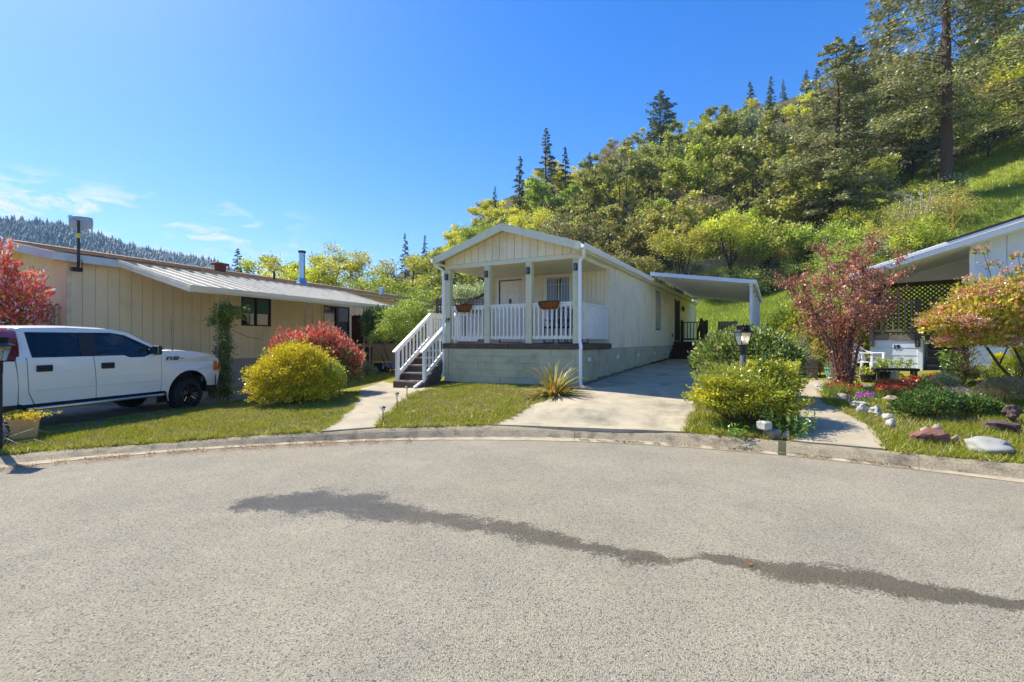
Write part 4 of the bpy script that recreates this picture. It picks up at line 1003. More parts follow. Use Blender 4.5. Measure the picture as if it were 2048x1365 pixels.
m = MB().prism([(ox-.02,az0+.09),(ox-.02,az0-.09),(ax+.02,az1-.09),(ax+.02,az1+.09)], aw0-.055, aw0-.03, 1); m.build('awning_side_fascia', whm, l)
m = MB().prism([(ox-.02,az0+.04),(ox-.02,az0+.02),(ax+.02,az1+.02),(ax+.02,az1+.04)], aw0-.075, aw0-.055, 1); m.build('fascia_lip', whm, l)
m = MB().prism([(ox,az0+.07),(ox,az0-.09),(ax,az1-.09),(ax,az1+.07)], aw1+.03, aw1+.05, 1); m.build('awning_side_fascia', whm, l)
def lattice_post(y, wd=.32):
    x = ax-.06; g = zat(*lw(x, y))-.02; t_ = az1-.09
    for s in (-1, 1): MB().box((x, y+s*wd/2, (g+t_)/2),(.035,.035,t_-g)).build('post', tanp, l)
    for k in range(9):
        z = g+.2+k*(t_-g-.4)/8
        MB().tube([(x, y-wd/2+.02, z),(x, y, z+.11),(x, y+wd/2-.02, z)], .008, 4).build('scroll', tanp, l)
for y in (.95+.9, .95+3.78, .95+6.5): lattice_post(y)
# windows
def lwin(q, fr, parts):
    a, b_, c, e = q
    for s in ((a,a+.05,c,e),(b_-.05,b_,c,e),((a+b_)/2-.03,(a+b_)/2+.03,c,e)): MB().box((.03,(s[0]+s[1])/2,(c+e)/2),(.05,s[1]-s[0],e-c)).build('window_frame', fr, l)
    for z in (c+.025, e-.025): MB().box((.028,(a+b_)/2,z),(.05,b_-a-.1,.05)).build('window_frame', fr, l)
    MB().box((.0,(a+b_)/2,(c+e)/2),(.01,b_-a,e-c)).build('window_pane', glassd, l)
lwin(w1, brfr, 0); lwin(w2, brfr, 0)
bl = pmat('teal_blind', lin(80,120,120), .7, .1, 5, stretch=(1,1,40))
for a in (4.81, 5.39): 
    for k in range(9): MB().box((.012,a+.25,3.06-k*.058),(.012,.48,.05)).build('blind_slat', bl, l)
for a, b_, c, e in ((w1[0]-.09,w1[0],w1[2]-.1,w1[3]+.1),(w1[1],w1[1]+.09,w1[2]-.1,w1[3]+.1),(w1[0],w1[1],w1[2]-.1,w1[2]),(w2[0]-.09,w2[0],1.09,3.2),(w2[1],w2[1]+.09,1.09,3.2)):
    MB().box((.03,(a+b_)/2,(c+e)/2),(.05,b_-a,e-c)).build('window_trim', beige, l)
MB().box((.012,9.7,2.75),(.012,.6,.6)).build('blind', pmat('grey_blind', lin(120,122,118), .8), l)
# roof fittings: stove pipe, vents; satellite dish on a mast
galv = pmat('galvanised', lin(175,190,205), .28, .08, 5, metal=.9)
def roofz(x): return EZ+(RZ-EZ)*(ox-x)/(ox-rx)
def stack(x, y, r, hh):
    z = roofz(x)
    MB().lathe([(r*2.6,-.05),(r*2.0,.03),(r*1.25,.22),(r*1.2,.26)], (x,y,z), 14).build('flashing', galv, l, smooth=True)
    MB().lathe([(r,.2),(r,hh)], (x,y,z), 16).build('stove_pipe', galv, l, smooth=True)
    MB().lathe([(r*1.05,hh),(r*1.3,hh+.02),(r*1.3,hh+.09),(0,hh+.13)], (x,y,z), 16).build('pipe_cap', pmat('sooty_metal', (.03,.03,.03), .6), l)
stack(-.5, 7.9, .115, 1.28)
rust = pmat('rusty_metal', lin(110,62,40), .8, .3, 12)
MB().box((-1.5,5.1,roofz(-1.5)+.14),(.26,.26,.24)).build('vent_base', rust, l); MB().box((-1.5,5.1,roofz(-1.5)+.28),(.34,.52,.09)).build('vent_hood', rust, l, bevel=.03)
MB().lathe([(.04,0),(.04,.34)], (-.9,6.9,roofz(-.9)), 8).build('vent_pipe', blackm, l)
MB().lathe([(.2,-.03),(.15,.04),(.1,.06),(.1,.28),(.17,.28),(.17,.36),(.0,.42)], (-.7,13.2,roofz(-.7)), 12).build('vent_turbine', galv, l)
dish = thing('satellite_dish', 'grey rectangular dish antenna on a dark mast at the tan home corner', 'antenna', (*lw(.40,.03), 3.62), math.atan2(N1.y, N1.x))
MB().tube([(-.02,0,-.22),(.0,0,-.02),(.0,0,.06)], .032, 8).build('elbow', blackm, dish); MB().tube([(0,0,.0),(0,0,1.0)], .032, 10).build('mast', pmat('mast_grey', lin(60,62,66), .5), dish)
MB().tube([(0,0,.56),(0,0,.68)], .036, 10).build('yellow_label', pmat('yellow_tape', lin(225,205,40), .6), dish)
MB().box((-.1,0,-.22),(.12,.22,.10)).build('bracket', blackm, dish); MB().tube([(.06,.03,-.2),(.12,.03,-.08),(.06,.03,.02)], .01, 5).build('cable', blackm, dish)
R_ = Matrix.Rotation(math.radians(52),3,'Z') @ Matrix.Rotation(math.radians(8),3,'X')
vs = []; nn = 10
for j in range(nn+1):
    for i in range(nn+1):
        u = (i/nn*2-1); v = (j/nn*2-1); k = 1-.10*(u*u*v*v)
        vs.append(R_ @ Vector((u*.24*k, .03*(u*u+v*v), v*.155*k))+Vector((-.08,.08,.98)))
fs = [(j*(nn+1)+i, j*(nn+1)+i+1, (j+1)*(nn+1)+i+1, (j+1)*(nn+1)+i) for j in range(nn) for i in range(nn)]
o = MB().add(vs, fs).build('reflector', pmat('dish_grey', lin(165,174,186), .5, .04), dish, smooth=True); sm = o.modifiers.new('s', 'SOLIDIFY'); sm.thickness = .012
MB().tube([(0,0,1.0),(.0,-.14,1.04)], .015, 6).build('feed_arm', galv, dish); MB().box((-.02,-.16,1.06),(.07,.07,.07)).build('receiver', galv, dish)

# ================================================================== PICKUP TRUCK
tpaint = pmat('white_car_paint', lin(236,232,222), .22, .015, 2, spec=.5, coat=.6)
maroon = pmat('maroon_paint', lin(120,18,45), .25, .04, 2, coat=.6)
rubber = pmat('tyre_rubber', (.018,.018,.019), .85, .25, 20, .3, 60)
plast = pmat('black_plastic', (.022,.022,.024), .55, .1, 10)
chrome = pmat('chrome', (.75,.76,.78), .12, .03, 4, metal=1)
tglass = bpy.data.materials.new('tinted_glass'); tglass.use_nodes = True; t = tglass.node_tree; t.nodes.clear()
_o = t.nodes.new('ShaderNodeOutputMaterial'); _a = t.nodes.new('ShaderNodeBsdfTransparent'); _a.inputs[0].default_value = (.34,.36,.37,1)
_g = t.nodes.new('ShaderNodeBsdfGlossy'); _g.inputs['Roughness'].default_value = .03; _g.inputs[0].default_value = (.9,.95,1,1)
_f = t.nodes.new('ShaderNodeFresnel'); _f.inputs[0].default_value = 1.5; _m = t.nodes.new('ShaderNodeMixShader')
t.links.new(_f.outputs[0], _m.inputs[0]); t.links.new(_a.outputs[0], _m.inputs[1]); t.links.new(_g.outputs[0], _m.inputs[2]); t.links.new(_m.outputs[0], _o.inputs[0])
amber = pmat('amber_lens', lin(220,120,30), .2, .05, 5)
TF = Vector((.276, .961)).normalized()
tr = thing('pickup_truck', 'white crew cab pickup truck with maroon canopy on the bed', 'truck', (-7.46+(-.961)*.98, 11+.276*.98, .02), math.atan2(TF.y, TF.x))
# local: x forward from the front axle, y to the left (side seen is y=-.98), z up from the ground
def yw(z):   # half width of the body at height z
    return float(np.interp(z, [.3,.47,.70,.74,1.0,1.28,1.31,1.76,1.85], [.93,.96,.985,.99,1.0,.975,.945,.80,.74]))
def side_panel(name, pts, mat, zcuts=(.55,.70,.74,.9,1.1,1.24,1.30,1.45,1.6,1.72), inset=0., th=.03, both=True, extra=None, smooth=True):
    for s in ((-1, 1) if both else (-1,)):
        bm = bmesh.new(); f = bm.faces.new([bm.verts.new((x, 0, z)) for x, z in pts])
        for zc_ in zcuts: bmesh.ops.bisect_plane(bm, geom=bm.verts[:]+bm.edges[:]+bm.faces[:], plane_co=(0,0,zc_), plane_no=(0,0,1))
        bmesh.ops.triangulate(bm, faces=bm.faces)
        for v in bm.verts: v.co.y = s*(yw(v.co.z)-inset+(extra(v.co.x, v.co.z) if extra else 0))
        geom = bmesh.ops.extrude_face_region(bm, geom=bm.faces[:])
        for v in [g for g in geom['geom'] if isinstance(g, bmesh.types.BMVert)]: v.co.y -= s*th
        bmesh.ops.recalc_face_normals(bm, faces=bm.faces)
        me = bpy.data.meshes.new(name); bm.to_mesh(me); bm.free(); me.materials.append(mat); link(name, me, tr)
RZ_, BZ, KZ = 1.80, 1.29, .49
def arc(cx, cz, r, a0, a1, n=14): return [(cx+r*math.cos(math.radians(a0+(a1-a0)*i/n)), cz+r*math.sin(math.radians(a0+(a1-a0)*i/n))) for i in range(n+1)]
wr = .36; wz = wr
# fender with wheel arch, bulging lip
side_panel('front_fender', [(-.64,KZ),(-.55,KZ)]+arc(0,wz+.06,.49,200,12)+[(.80,.50),(.86,.78),(.90,1.02),(.80,1.16),(.55,1.27),(.10,1.345),(-.64,1.37)], tpaint,
           extra=lambda x, z: .035*max(0, 1-abs(math.hypot(x, z-wz-.06)-.52)/.16)+(-.09*max(0, (x-.45)/.45)**2 if x > .45 else 0))
side_panel('arch_liner', arc(0,wz+.04,.50,190,-10)+[(.49,.2),(-.5,.2)], plast, inset=.28, th=.01, zcuts=())
dl_ = .012
# front door and rear door, each with a window opening ring
def door(name, x0, x1, top, wpts):
    low = [(x0[0],KZ),(x1[0],KZ),(x1[1],BZ-.03),(x0[1],BZ-.03)]
    side_panel(name, low, tpaint)
    return
side_panel('front_door', [(-1.90,KZ),(-.655,KZ),(-.65,BZ-.02),(-.65,1.375),(-1.0,BZ-.045),(-1.30,BZ-.045),(-1.40,BZ+.0),(-1.95,BZ+.0)], tpaint)
side_panel('rear_door', [(-2.86,KZ),(-1.915,KZ),(-1.965,BZ),(-2.97,BZ),(-2.97,1.0),(-2.95,.7)], tpaint)
side_panel('door_frame', [(-1.955,BZ+.003),(-1.40,BZ+.003),(-1.38,BZ+.015),(-1.955,BZ+.015)], plast)
side_panel('pillar', [(-2.14,BZ+.005),(-1.83,BZ+.005),(-1.90,1.752),(-2.12,1.752)], plast, inset=.012)
# white surround: rear pillar, roof rail, windscreen pillar
side_panel('roof_rail', [(-2.98,1.735),(-1.55,1.745),(-1.30,1.70),(-.85,1.47),(-.655,1.375),(-.62,1.40),(-.80,1.50),(-1.22,1.745),(-1.50,1.81),(-2.3,1.83),(-3.12,1.80),(-3.12,1.735)], tpaint)
side_panel('rear_pillar', [(-3.08,KZ+.02),(-3.02,KZ),(-2.88,KZ),(-2.965,.7),(-2.985,1.0),(-2.985,1.735),(-3.04,1.735),(-3.07,1.45),(-3.12,1.25)], tpaint)
side_panel('rear_pillar_edge', [(-2.985,BZ),(-2.90,BZ),(-2.93,1.735),(-2.985,1.735)], tpaint)
side_panel('rear_window', [(-2.90,BZ+.02),(-2.85,BZ+.0),(-2.14,BZ+.0),(-2.12,1.735),(-2.86,1.735),(-2.93,1.70)], tglass, inset=.018, th=.008)
side_panel('front_window', [(-1.83,BZ+.0),(-1.40,BZ+.0),(-1.30,BZ-.045),(-.86,BZ-.045),(-.80,1.33),(-.92,1.46),(-1.15,1.60),(-1.42,1.71),(-1.55,1.735),(-1.90,1.745)], tglass, inset=.018, th=.008)
side_panel('window_seal', [(-1.90,1.735),(-1.55,1.728),(-1.40,1.70),(-1.15,1.59),(-.90,1.45),(-.68,1.30),(-.68,BZ-.045),(-.655,1.36),(-.88,1.475),(-1.30,1.715),(-1.55,1.752),(-1.90,1.758)], plast, inset=.006, th=.01)
side_panel('mirror_sail', [(-.88,BZ-.04),(-.67,BZ-.04),(-.67,1.345),(-.80,1.42),(-.86,1.40)], plast, inset=.004)
# seats seen through the glass are dark shapes behind it
for x in (-2.75,-1.75): 
    for y in (-.42,.42):
        MB().box((x,y,1.20),(.14,.46,.42)).build('seat_back', plast, tr, bevel=.06); MB().box((x-.02,y,1.50),(.10,.26,.17)).build('headrest', plast, tr, bevel=.04)
MB().tube([(-1.05,.42+.17*math.cos(q*math.pi/6),1.30+.17*math.sin(q*math.pi/6)) for q in range(13)], .014, 6).build('steering_wheel', plast, tr); MB().box((-.80,0,1.22),(.3,1.6,.16)).build('dashboard', plast, tr, bevel=.04)
# cab core, roof, windscreen, hood
def loft(name, secs, mat, smooth=True):
    """secs: list of rings of equal length"""
    n = len(secs[0]); v = [p for s in secs for p in s]; fs = []
    for i in range(len(secs)-1):
        for k in range(n): fs.append((i*n+k, i*n+(k+1) % n, (i+1)*n+(k+1) % n, (i+1)*n+k))
    fs += [tuple(range(n)), tuple((len(secs)-1)*n+k for k in range(n-1, -1, -1))]
    return MB().add(v, fs).build(name, mat, tr, smooth=smooth)
def roofring(x, z, w, dz): return [(x, -w, z-dz), (x, -w*.93, z-.015), (x, -w*.7, z+.012), (x, 0, z+.03), (x, w*.7, z+.012), (x, w*.93, z-.015), (x, w, z-dz), (x, 0, z-dz-.01)]
loft('roof', [roofring(-3.12,1.79,.76,.04), roofring(-2.9,1.83,.775,.05), roofring(-2.2,1.855,.775,.05), roofring(-1.6,1.835,.775,.04), roofring(-1.40,1.80,.77,.03), roofring(-1.25,1.755,.77,.02)], tpaint)
MB().add([(-1.27,-.74,1.745),(-1.27,.74,1.745),(-.62,.84,1.375),(-.62,-.84,1.375),(-.58,0,1.38),(-1.23,0,1.765)], [(0,3,4,5),(5,4,2,1)]).build('windscreen', tglass, tr)
MB().add([(-3.14,-.74,1.77),(-3.14,.74,1.77),(-3.16,.9,1.2),(-3.16,-.9,1.2)], [(0,1,2,3)]).build('rear_screen', tglass, tr)
MB().box((-1.95,0,.62),(2.4,1.8,.5)).build('floor_pan', plast, tr)
def hood(x, z, w, e): return [(x,-w,z-e),(x,-w*.86,z-.01),(x,-w*.55,z+.02),(x,-w*.3,z+.005),(x,0,z+.01),(x,w*.3,z+.005),(x,w*.55,z+.02),(x,w*.86,z-.01),(x,w,z-e),(x,0,z-.2)]
loft('hood', [hood(-.64,1.385,.93,.03), hood(-.2,1.375,.93,.03), hood(.25,1.34,.92,.035), hood(.60,1.28,.88,.05), hood(.80,1.18,.82,.06), hood(.86,1.10,.78,.08)], tpaint)
MB().box((-.60,0,1.385),(.16,1.5,.03)).build('cowl', plast, tr, bevel=.01)
for s in (-1,):
    MB().box((-.60,s*.84,1.395),(.20,.13,.022)).build('cowl_vent', plast, tr, bevel=.008)
# front end
MB().box((.80,0,.92),(.18,1.35,.42)).build('grille', chrome, tr, bevel=.03)
for k in range(3): MB().box((.895,0,.80+k*.12),(.03,1.25,.045)).build('grille_slat', plast, tr)
for s in (-1, 1):
    MB().prism([(.70,.80),(.93,.83),(.92,1.06),(.78,1.12),(.70,1.08)], s*.70, s*.925, 1).build('headlight', chrome, tr, bevel=.02)
    MB().prism([(.66,.86),(.79,.86),(.77,1.10),(.68,1.09)], s*.92, s*.955, 1).build('indicator', amber, tr, bevel=.008)
    MB().box((.05,s*.5,.5),(1.4,.1,.14)).build('frame_rail', plast, tr)
MB().add([(.70,-.97,.48),(.70,-.97,.76),(.96,-.80,.48),(.98,-.80,.76),(1.05,0,.48),(1.07,0,.76),(.96,.80,.48),(.98,.80,.76),(.70,.97,.48),(.70,.97,.76)],
         [(0,2,3,1),(2,4,5,3),(4,6,7,5),(6,8,9,7)]).build('bumper', chrome, tr)
MB().box((.80,0,.42),(.3,1.5,.14)).build('air_dam', plast, tr, bevel=.02)
MB().box((.0,0,.55),(1.2,1.3,.4)).build('engine_bay', plast, tr)
# bed and canopy
side_panel('bed_side', [(-5.0,.52),(-4.45,.5)]+arc(-3.90,wz+.06,.49,195,-15)+[(-3.32,.50),(-3.10,.50),(-3.11,.9),(-3.14,1.235),(-5.0,1.24)], tpaint)
MB().box((-4.1,0,.85),(1.75,1.7,.6)).build('bed_box', tpaint, tr)
cp_ = lambda x, w, z: [(x,-w,1.245),(x,-w*.985,1.5),(x,-w*.90,1.74),(x,-w*.75,1.80),(x,w*.75,1.80),(x,w*.90,1.74),(x,w*.985,1.5),(x,w,1.245)]
loft('canopy', [cp_(-3.07,.955,0), cp_(-5.0,.955,0)], maroon)
MB().prism([(-3.60,1.33),(-3.42,1.36),(-3.38,1.46),(-3.42,1.60),(-3.55,1.66),(-4.7,1.66),(-4.7,1.33)], -.935, -.955, 1).build('canopy_window', tglass, tr, bevel=.004)
# running board, handles, mirror, antenna, creases
MB().box((-1.85,-1.045,.42),(2.35,.15,.045)).build('running_board', chrome, tr, bevel=.012)
for k in range(24): MB().box((-2.9+k*.09,-1.045,.445),(.05,.12,.006)).build('tread_pad', plast, tr)
MB().tube([(-.72,-1.03,.42),(-.60,-1.0,.43),(-.52,-.94,.45)], .035, 8).build('board_end', plast, tr)
for x in (-1.98,-1.0,-2.8): MB().bar((x,-.98,.40),(x,-.7,.52),.05,.03).build('board_bracket', plast, tr)
for x in (-2.74,-1.72):
    MB().box((x,-1.0,1.10),(.24,.03,.115)).build('door_handle', plast, tr, bevel=.012); MB().box((x,-1.025,1.115),(.19,.03,.03)).build('handle_grip', plast, tr, bevel=.008)
side_panel('crease_line', [(-2.88,.712),(-.655,.712),(-.655,.722),(-2.88,.722)], pmat('crease_shade', lin(205,207,208), .3), zcuts=(), inset=-.003, th=.004)
MB().box((-.80,-1.075,1.385),(.10,.20,.20)).build('mirror', plast, tr, bevel=.03); MB().bar((-.80,-.93,1.32),(-.80,-1.03,1.35),.06,.04).build('mirror_arm', plast, tr)
MB().box((-.852,-1.075,1.385),(.008,.17,.16)).build('mirror_glass', chrome, tr)
MB().tube([(-.30,-.86,1.365),(-.30,-.86,1.39)], .014, 8).build('antenna_base', plast, tr); MB().tube([(-.30,-.86,1.38),(-.34,-.86,2.08)], .003, 4).build('antenna', plast, tr)
def wheel(x, s):
    y = s*.845; w = .29
    M = Matrix.Rotation(math.radians(90), 3, 'X')
    prof = [(wr*.60,-w/2),(wr*.80,-w/2-.006),(wr*.93,-w/2+.01),(wr*.985,-w/2+.035),(wr,-w/2+.06),(wr,w/2-.06),(wr*.985,w/2-.035),(wr*.93,w/2-.01),(wr*.80,w/2+.006),(wr*.60,w/2)]
    t0 = MB().lathe(prof, (x,y,wz), 40, M).build('tyre', rubber, tr, smooth=True)
    m = MB()
    for k in range(36):                                           # shoulder lugs
        a = 2*math.pi*k/36; c = Vector((math.cos(a)*wr*.985, 0, math.sin(a)*wr*.985)); R = Matrix.Rotation(-a, 3, 'Y')
        for sd_ in (-1, 1): m.box(Vector((x,y+sd_*(w/2-.045),wz))+c, (.022,.07,.032), R)
    m.build('tread_lug', rubber, t0, kind='stuff')
    rim = MB().lathe([(.0,.01),(.05,.012),(.07,-.02),(.19,-.03),(.205,.05),(.218,.075),(.222,.03),(.215,-.1)], (x,y+s*.10,wz), 32, Matrix.Rotation(math.radians(90 if s < 0 else -90),3,'X')).build('rim', pmat('gloss_black_rim', (.01,.01,.012), .2, .05, 4, coat=.5), tr, smooth=True)
    for k in range(8):
        for e in (-1, 1):
            a = 2*math.pi*k/8+e*.13; a2 = 2*math.pi*k/8+e*.07
            p0 = Vector((x+.075*math.cos(a), y+s*.117, wz+.075*math.sin(a))); p1 = Vector((x+.198*math.cos(a2), y+s*.150, wz+.198*math.sin(a2)))
            MB().bar(p0, p1, .010, .012, up=(0,1,0)).build('spoke', chrome if e > 0 else MATS['gloss_black_rim'], rim)
        a = 2*math.pi*k/8; MB().tube([(x+.06*math.cos(a), y+s*.118, wz+.06*math.sin(a)), (x+.06*math.cos(a), y+s*.135, wz+.06*math.sin(a))], .009, 6).build('lug_nut', chrome, rim)
for x in (0, -3.90):
    for s in (-1, 1): wheel(x, s)
def mesh_text(name, s, size, mat, parent, loc, rot, ext=.004, shear=0, scale=(1,1,1)):
    c = bpy.data.curves.new(name, 'FONT'); c.body = s; c.size = size; c.extrude = ext; c.align_x = 'CENTER'; c.align_y = 'CENTER'; c.shear = shear; c.offset = .003 if size < .12 else .006
    o = bpy.data.objects.new(name+'_t', c); COL.objects.link(o); dg = bpy.context.evaluated_depsgraph_get()
    me = bpy.data.meshes.new_from_object(o.evaluated_get(dg)); bpy.data.objects.remove(o); me.name = name; me.materials.clear(); me.materials.append(mat)
    return link(name, me, parent, loc, rot, scale)
mesh_text('badge', 'F150', .115, plast, tr, (-.42,-1.0,1.19), (math.radians(90),0,0), .006, .35, (1.25,1,.8))
MB().box((-.20,-1.0,1.19),(.13,.012,.012)).build('badge_bar', chrome, tr)

# ================================================================== HOUSE 19 (right)
wblue = pmat('white_house_paint', lin(226,234,245), .7, .03, 3, .15, 60, stain=lin(200,206,212), stain_amt=.4, stain_scale=2)
wtrim = pmat('white_trim', lin(244,245,246), .5, .02, 3)
weath = pmat('weathered_grey_wood', lin(140,126,108), .9, .25, 6, .5, 60, stretch=(1,1,4), stain=lin(85,68,55), stain_amt=.6, stain_scale=5)
dkroof = pmat('dark_roofing', lin(62,58,62), .9, .2, 10, .4, 60)
EX = Vector((.707,-.707)); EY = Vector((.707,.707)); RC = Vector((9.79, 13.0))
r = thing('white_house', 'white house with raised front porch and sloping white eave, number 19', 'house', (RC.x, RC.y, 0), math.atan2(EX.y, EX.x))
def rw(x, y): p = RC+EX*x+EY*y; return (p.x, p.y)
fz = 1.78                                                        # porch floor
# low white wall below the porch, siding boards; corner boards
def sid_wall(x0, x1, z0, z1, y, pitch=.21, label=None):
    n = max(1, round((z1-z0)/pitch)); hh = (z1-z0)/n
    for k in range(n): MB().prism([(y,z0+k*hh+.004),(y-.016,z0+k*hh+.004),(y-.008,z0+(k+1)*hh),(y+.02,z0+(k+1)*hh),(y+.02,z0+k*hh+.004)], x0, x1, 0).build('siding_board', wblue, r)
sid_wall(-.02, .98, .62, 1.62, .0); MB().box((1.03,-.01,1.12),(.09,.06,1.1)).build('corner_board', wtrim, r); MB().lathe([(.035,0),(.045,.03),(.0,.06)], (1.03,-.01,1.67), 8).build('post_cap', weath, r)
MB().box((.5,.04,1.1),(1.0,.02,1.05)).build('wall', wblue, r)
MB().prism([(.62,0),(1.60,0),(1.60,0),(.62,0)], 0, 1, 0) # (kept simple)
sid_wall(1.08, 1.95, .62, 1.62, .95); MB().box((1.06,.5,1.12),(.03,.9,1.0)).build('wall', wblue, r)
MB().box((.48,-.015,1.70),(1.02,.03,.15)).build('rim_board', weath, r); MB().box((1.5,.93,1.70),(.9,.03,.15)).build('rim_board', weath, r)
for k in range(14): MB().box((.55,.04+k*.146,fz-.02),(1.2,.138,.035)).build('deck_board', weath, r)
# railing on the porch front
MB().box((.48,-.02,2.64),(1.08,.11,.04)).build('rail_cap', weath, r); MB().box((.48,-.02,1.87),(.9,.05,.05)).build('bottom_rail', weath, r)
for k in range(7): piece('baluster', weath, r, (.10+k*.125,-.02,2.25),(.035,.035,.74))
for x in (.02,.98,1.30):
    MB().box((x,-.05,2.06),(.11,.11,1.22)).build('railing_post', darkw, r, bevel=.006)
    for z in (1.52,1.58): MB().lathe([(.012,0),(.0,.006)], (x,-.108,z), 6, Matrix.Rotation(math.radians(90),3,'X')).build('bolt', chrome, r)
for k in range(8): MB().box((.12+k*.12,.02,1.80),(.06,.02,.03)).build('joist_end', weath, r)
for x in (-.02,): MB().box((x,.1,(fz+3.3)/2),(.10,.10,1.5)).build('roof_post', wtrim, r)
tanw = pmat('tan_wood', lin(172,140,104), .8, .15, 6)
MB().box((-.33,-.12,(.6+3.25)/2),(.09,.09,2.7)).build('roof_post', tanw, r)
MB().box((-.02,1.9,(fz+3.2)/2),(.09,.09,1.5)).build('roof_post', tanw, r)
# steps to the porch
for k in range(5):
    z = .80+k*.19; MB().box((1.52,.10+k*.18+.03,z-.02),(.80,.24,.04)).build('tread', weath, r, bevel=.006); MB().box((1.52,.0+k*.18,z-.11),(.76,.03,.16)).build('riser', darkw, r)
# main body of the house to the right of the steps
sid_wall(1.96, 7.5, .5, 2.02, .02, .2)
MB().box((1.95,.35,1.3),(.03,.7,1.45)).build('wall', wblue, r)
MB().box((4.7,.06,1.3),(5.5,.02,1.6)).build('wall', wblue, r)
def roofz19(x): return 3.27+(x+.30)*.283
for k in range(18):
    a = 1.96+k*.31; b_ = a+.30
    MB().prism([(a,2.02),(b_,2.02),(b_,roofz19(b_)+.02),(a,roofz19(a)+.02)], .0, .03, 1).build('siding_board', wblue, r)
MB().box((1.99,-.012,2.9),(.10,.03,1.8)).build('corner_board', wtrim, r)
MB().prism([(1.96,.5),(1.96,3.8),(1.96,3.8)], .0, .01, 1)
MB().box((1.97,1.6,2.8),(.03,3.2,2.1)).build('wall', wblue, r)
MB().prism([(1.96,2.0),(7.4,2.0),(7.4,roofz19(7.4)),(1.96,roofz19(1.96))], .035, .06, 1).build('wall', wblue, r)
# roof: rake board, eave, soffit panels, shingles
x0, x1 = -.42, 7.2
MB().prism([(x0,roofz19(x0)-.01),(x1,roofz19(x1)-.01),(x1,roofz19(x1)+.15),(x0,roofz19(x0)+.10)], -.50, -.47, 1).build('rake_board', wtrim, r)
MB().prism([(x0-.02,roofz19(x0)+.10),(x1,roofz19(x1)+.14),(x1,roofz19(x1)+.245),(x0-.02,roofz19(x0)+.165)], -.535, -.47, 1).build('rake_trim', wtrim, r)
MB().prism([(x0,roofz19(x0)+.17),(x1,roofz19(x1)+.25),(x1,roofz19(x1)+.27),(x0,roofz19(x0)+.19)], -.50, 6, 1).build('roof_slope', wtrim, r)
MB().prism([(1.55,roofz19(1.55)+.20),(x1,roofz19(x1)+.275),(x1,roofz19(x1)+.33),(1.55,roofz19(1.55)+.245)], -.545, 6, 1).build('roofing', dkroof, r)
n = 20
for k in range(n):
    y = -.46+k*.155
    MB().prism([(x0,roofz19(x0)+.0),(x1,roofz19(x1)+.0),(x1,roofz19(x1)+.02),(x0,roofz19(x0)+.02)], y, y+.147, 1).build('soffit_panel', wtrim, r)
MB().box((x0-.01,1.2,roofz19(x0)+.08),(.03,3.4,.17)).build('eave_board', wtrim, r)
MB().prism([(-.02,3.32),(1.95,3.32),(1.95,roofz19(1.95)),(-.02,roofz19(-.02))], 1.98, 2.02, 1).build('gable_infill', wtrim, r)
# diagonal lattice screens at the back of the porch
latt = pmat('dark_lattice', lin(98,72,54), .8, .2, 8)
def lattice(name, parent, org, ux, wdt, hgt, pitch, w, mat, diag=True, th=.01):
    """crossing laths clipped to a rectangle; joined because each lath is only a few pixels wide"""
    m = MB(); U = Vector(ux).normalized(); Z = Vector((0,0,1)); Nn = U.cross(Z); O = Vector(org)
    def seg(a, b_, off): m.bar(O+U*a[0]+Z*a[1]+Nn*off, O+U*b_[0]+Z*b_[1]+Nn*off, w, th, up=Nn) if False else m.bar(O+U*a[0]+Z*a[1]+Nn*off, O+U*b_[0]+Z*b_[1]+Nn*off, w, th, up=tuple(Nn))
    if diag:
        c = -hgt
        while c < wdt:
            for s in (0, 1):
                p0 = [c, 0]; p1 = [c+hgt, hgt]
                if p0[0] < 0: p0 = [0, -c]
                if p1[0] > wdt: p1 = [wdt, wdt-c]
                if p1[0]-p0[0] > .02:
                    if s: p0, p1 = [wdt-p0[0], p0[1]], [wdt-p1[0], p1[1]]
                    seg(p0, p1, s*th*1.05)
            c += pitch
    else:
        k = 0
        while k*pitch <= wdt: seg([k*pitch,0],[k*pitch,hgt],0); k += 1
        k = 0
        while k*pitch <= hgt: seg([0,k*pitch],[wdt,k*pitch],th*1.05); k += 1
    m.build(name, mat, parent, kind='stuff')
lattice('lattice_panel', r, (-.02,2.0,1.8), (1,0,0), 2.0, 1.42, .12, .038, latt)
MB().box((1.0,2.0,3.26),(2.05,.05,.12)).build('lattice_frame', latt, r); MB().box((-.03,2.0,2.5),(.06,.06,1.5)).build('lattice_frame', latt, r)
lattice('lattice_panel', r, (-.04,.25,1.8), (0,1,0), 1.75, 1.35, .12, .038, latt)
mesh_text('house_number', '19', .15, blackm, r, (.55,-.018,1.44), (math.radians(90),0,0), .006)
MB().tube([(.62,-.3,2.95),(.62,-.3,3.5)], .003, 3).build('hanging_string', weath, r)

# hanging star ornament, teal planter bowl on the steps, white bag
orn = thing('star_ornament', 'small pale star hanging under the white porch eave', 'ornament', (*rw(.62,-.3), 2.82), 0)
m = MB(); pts = []
for k in range(10):
    rr_ = .10 if k % 2 == 0 else .04; a = math.pi/2+k*math.pi/5; pts.append((rr_*math.cos(a), rr_*math.sin(a)))
m.prism(pts, -.01, .01, 1).build('star', weath, orn); MB().tube([(0,0,.1),(0,0,.55)], .003, 3).build('string', weath, orn)
teal = pmat('teal_ceramic', lin(110,190,200), .35, .06, 5)
tb = thing('teal_pot', 'teal glazed bowl pot on the top porch step of house 19', 'pot', (*rw(1.62,.72), 1.56), 0)
MB().lathe([(.0,.0),(.09,.0),(.13,.10),(.145,.18),(.155,.20),(.14,.20),(.13,.17),(.0,.17)], (0,0,0), 20).build('bowl', teal, tb, smooth=True)

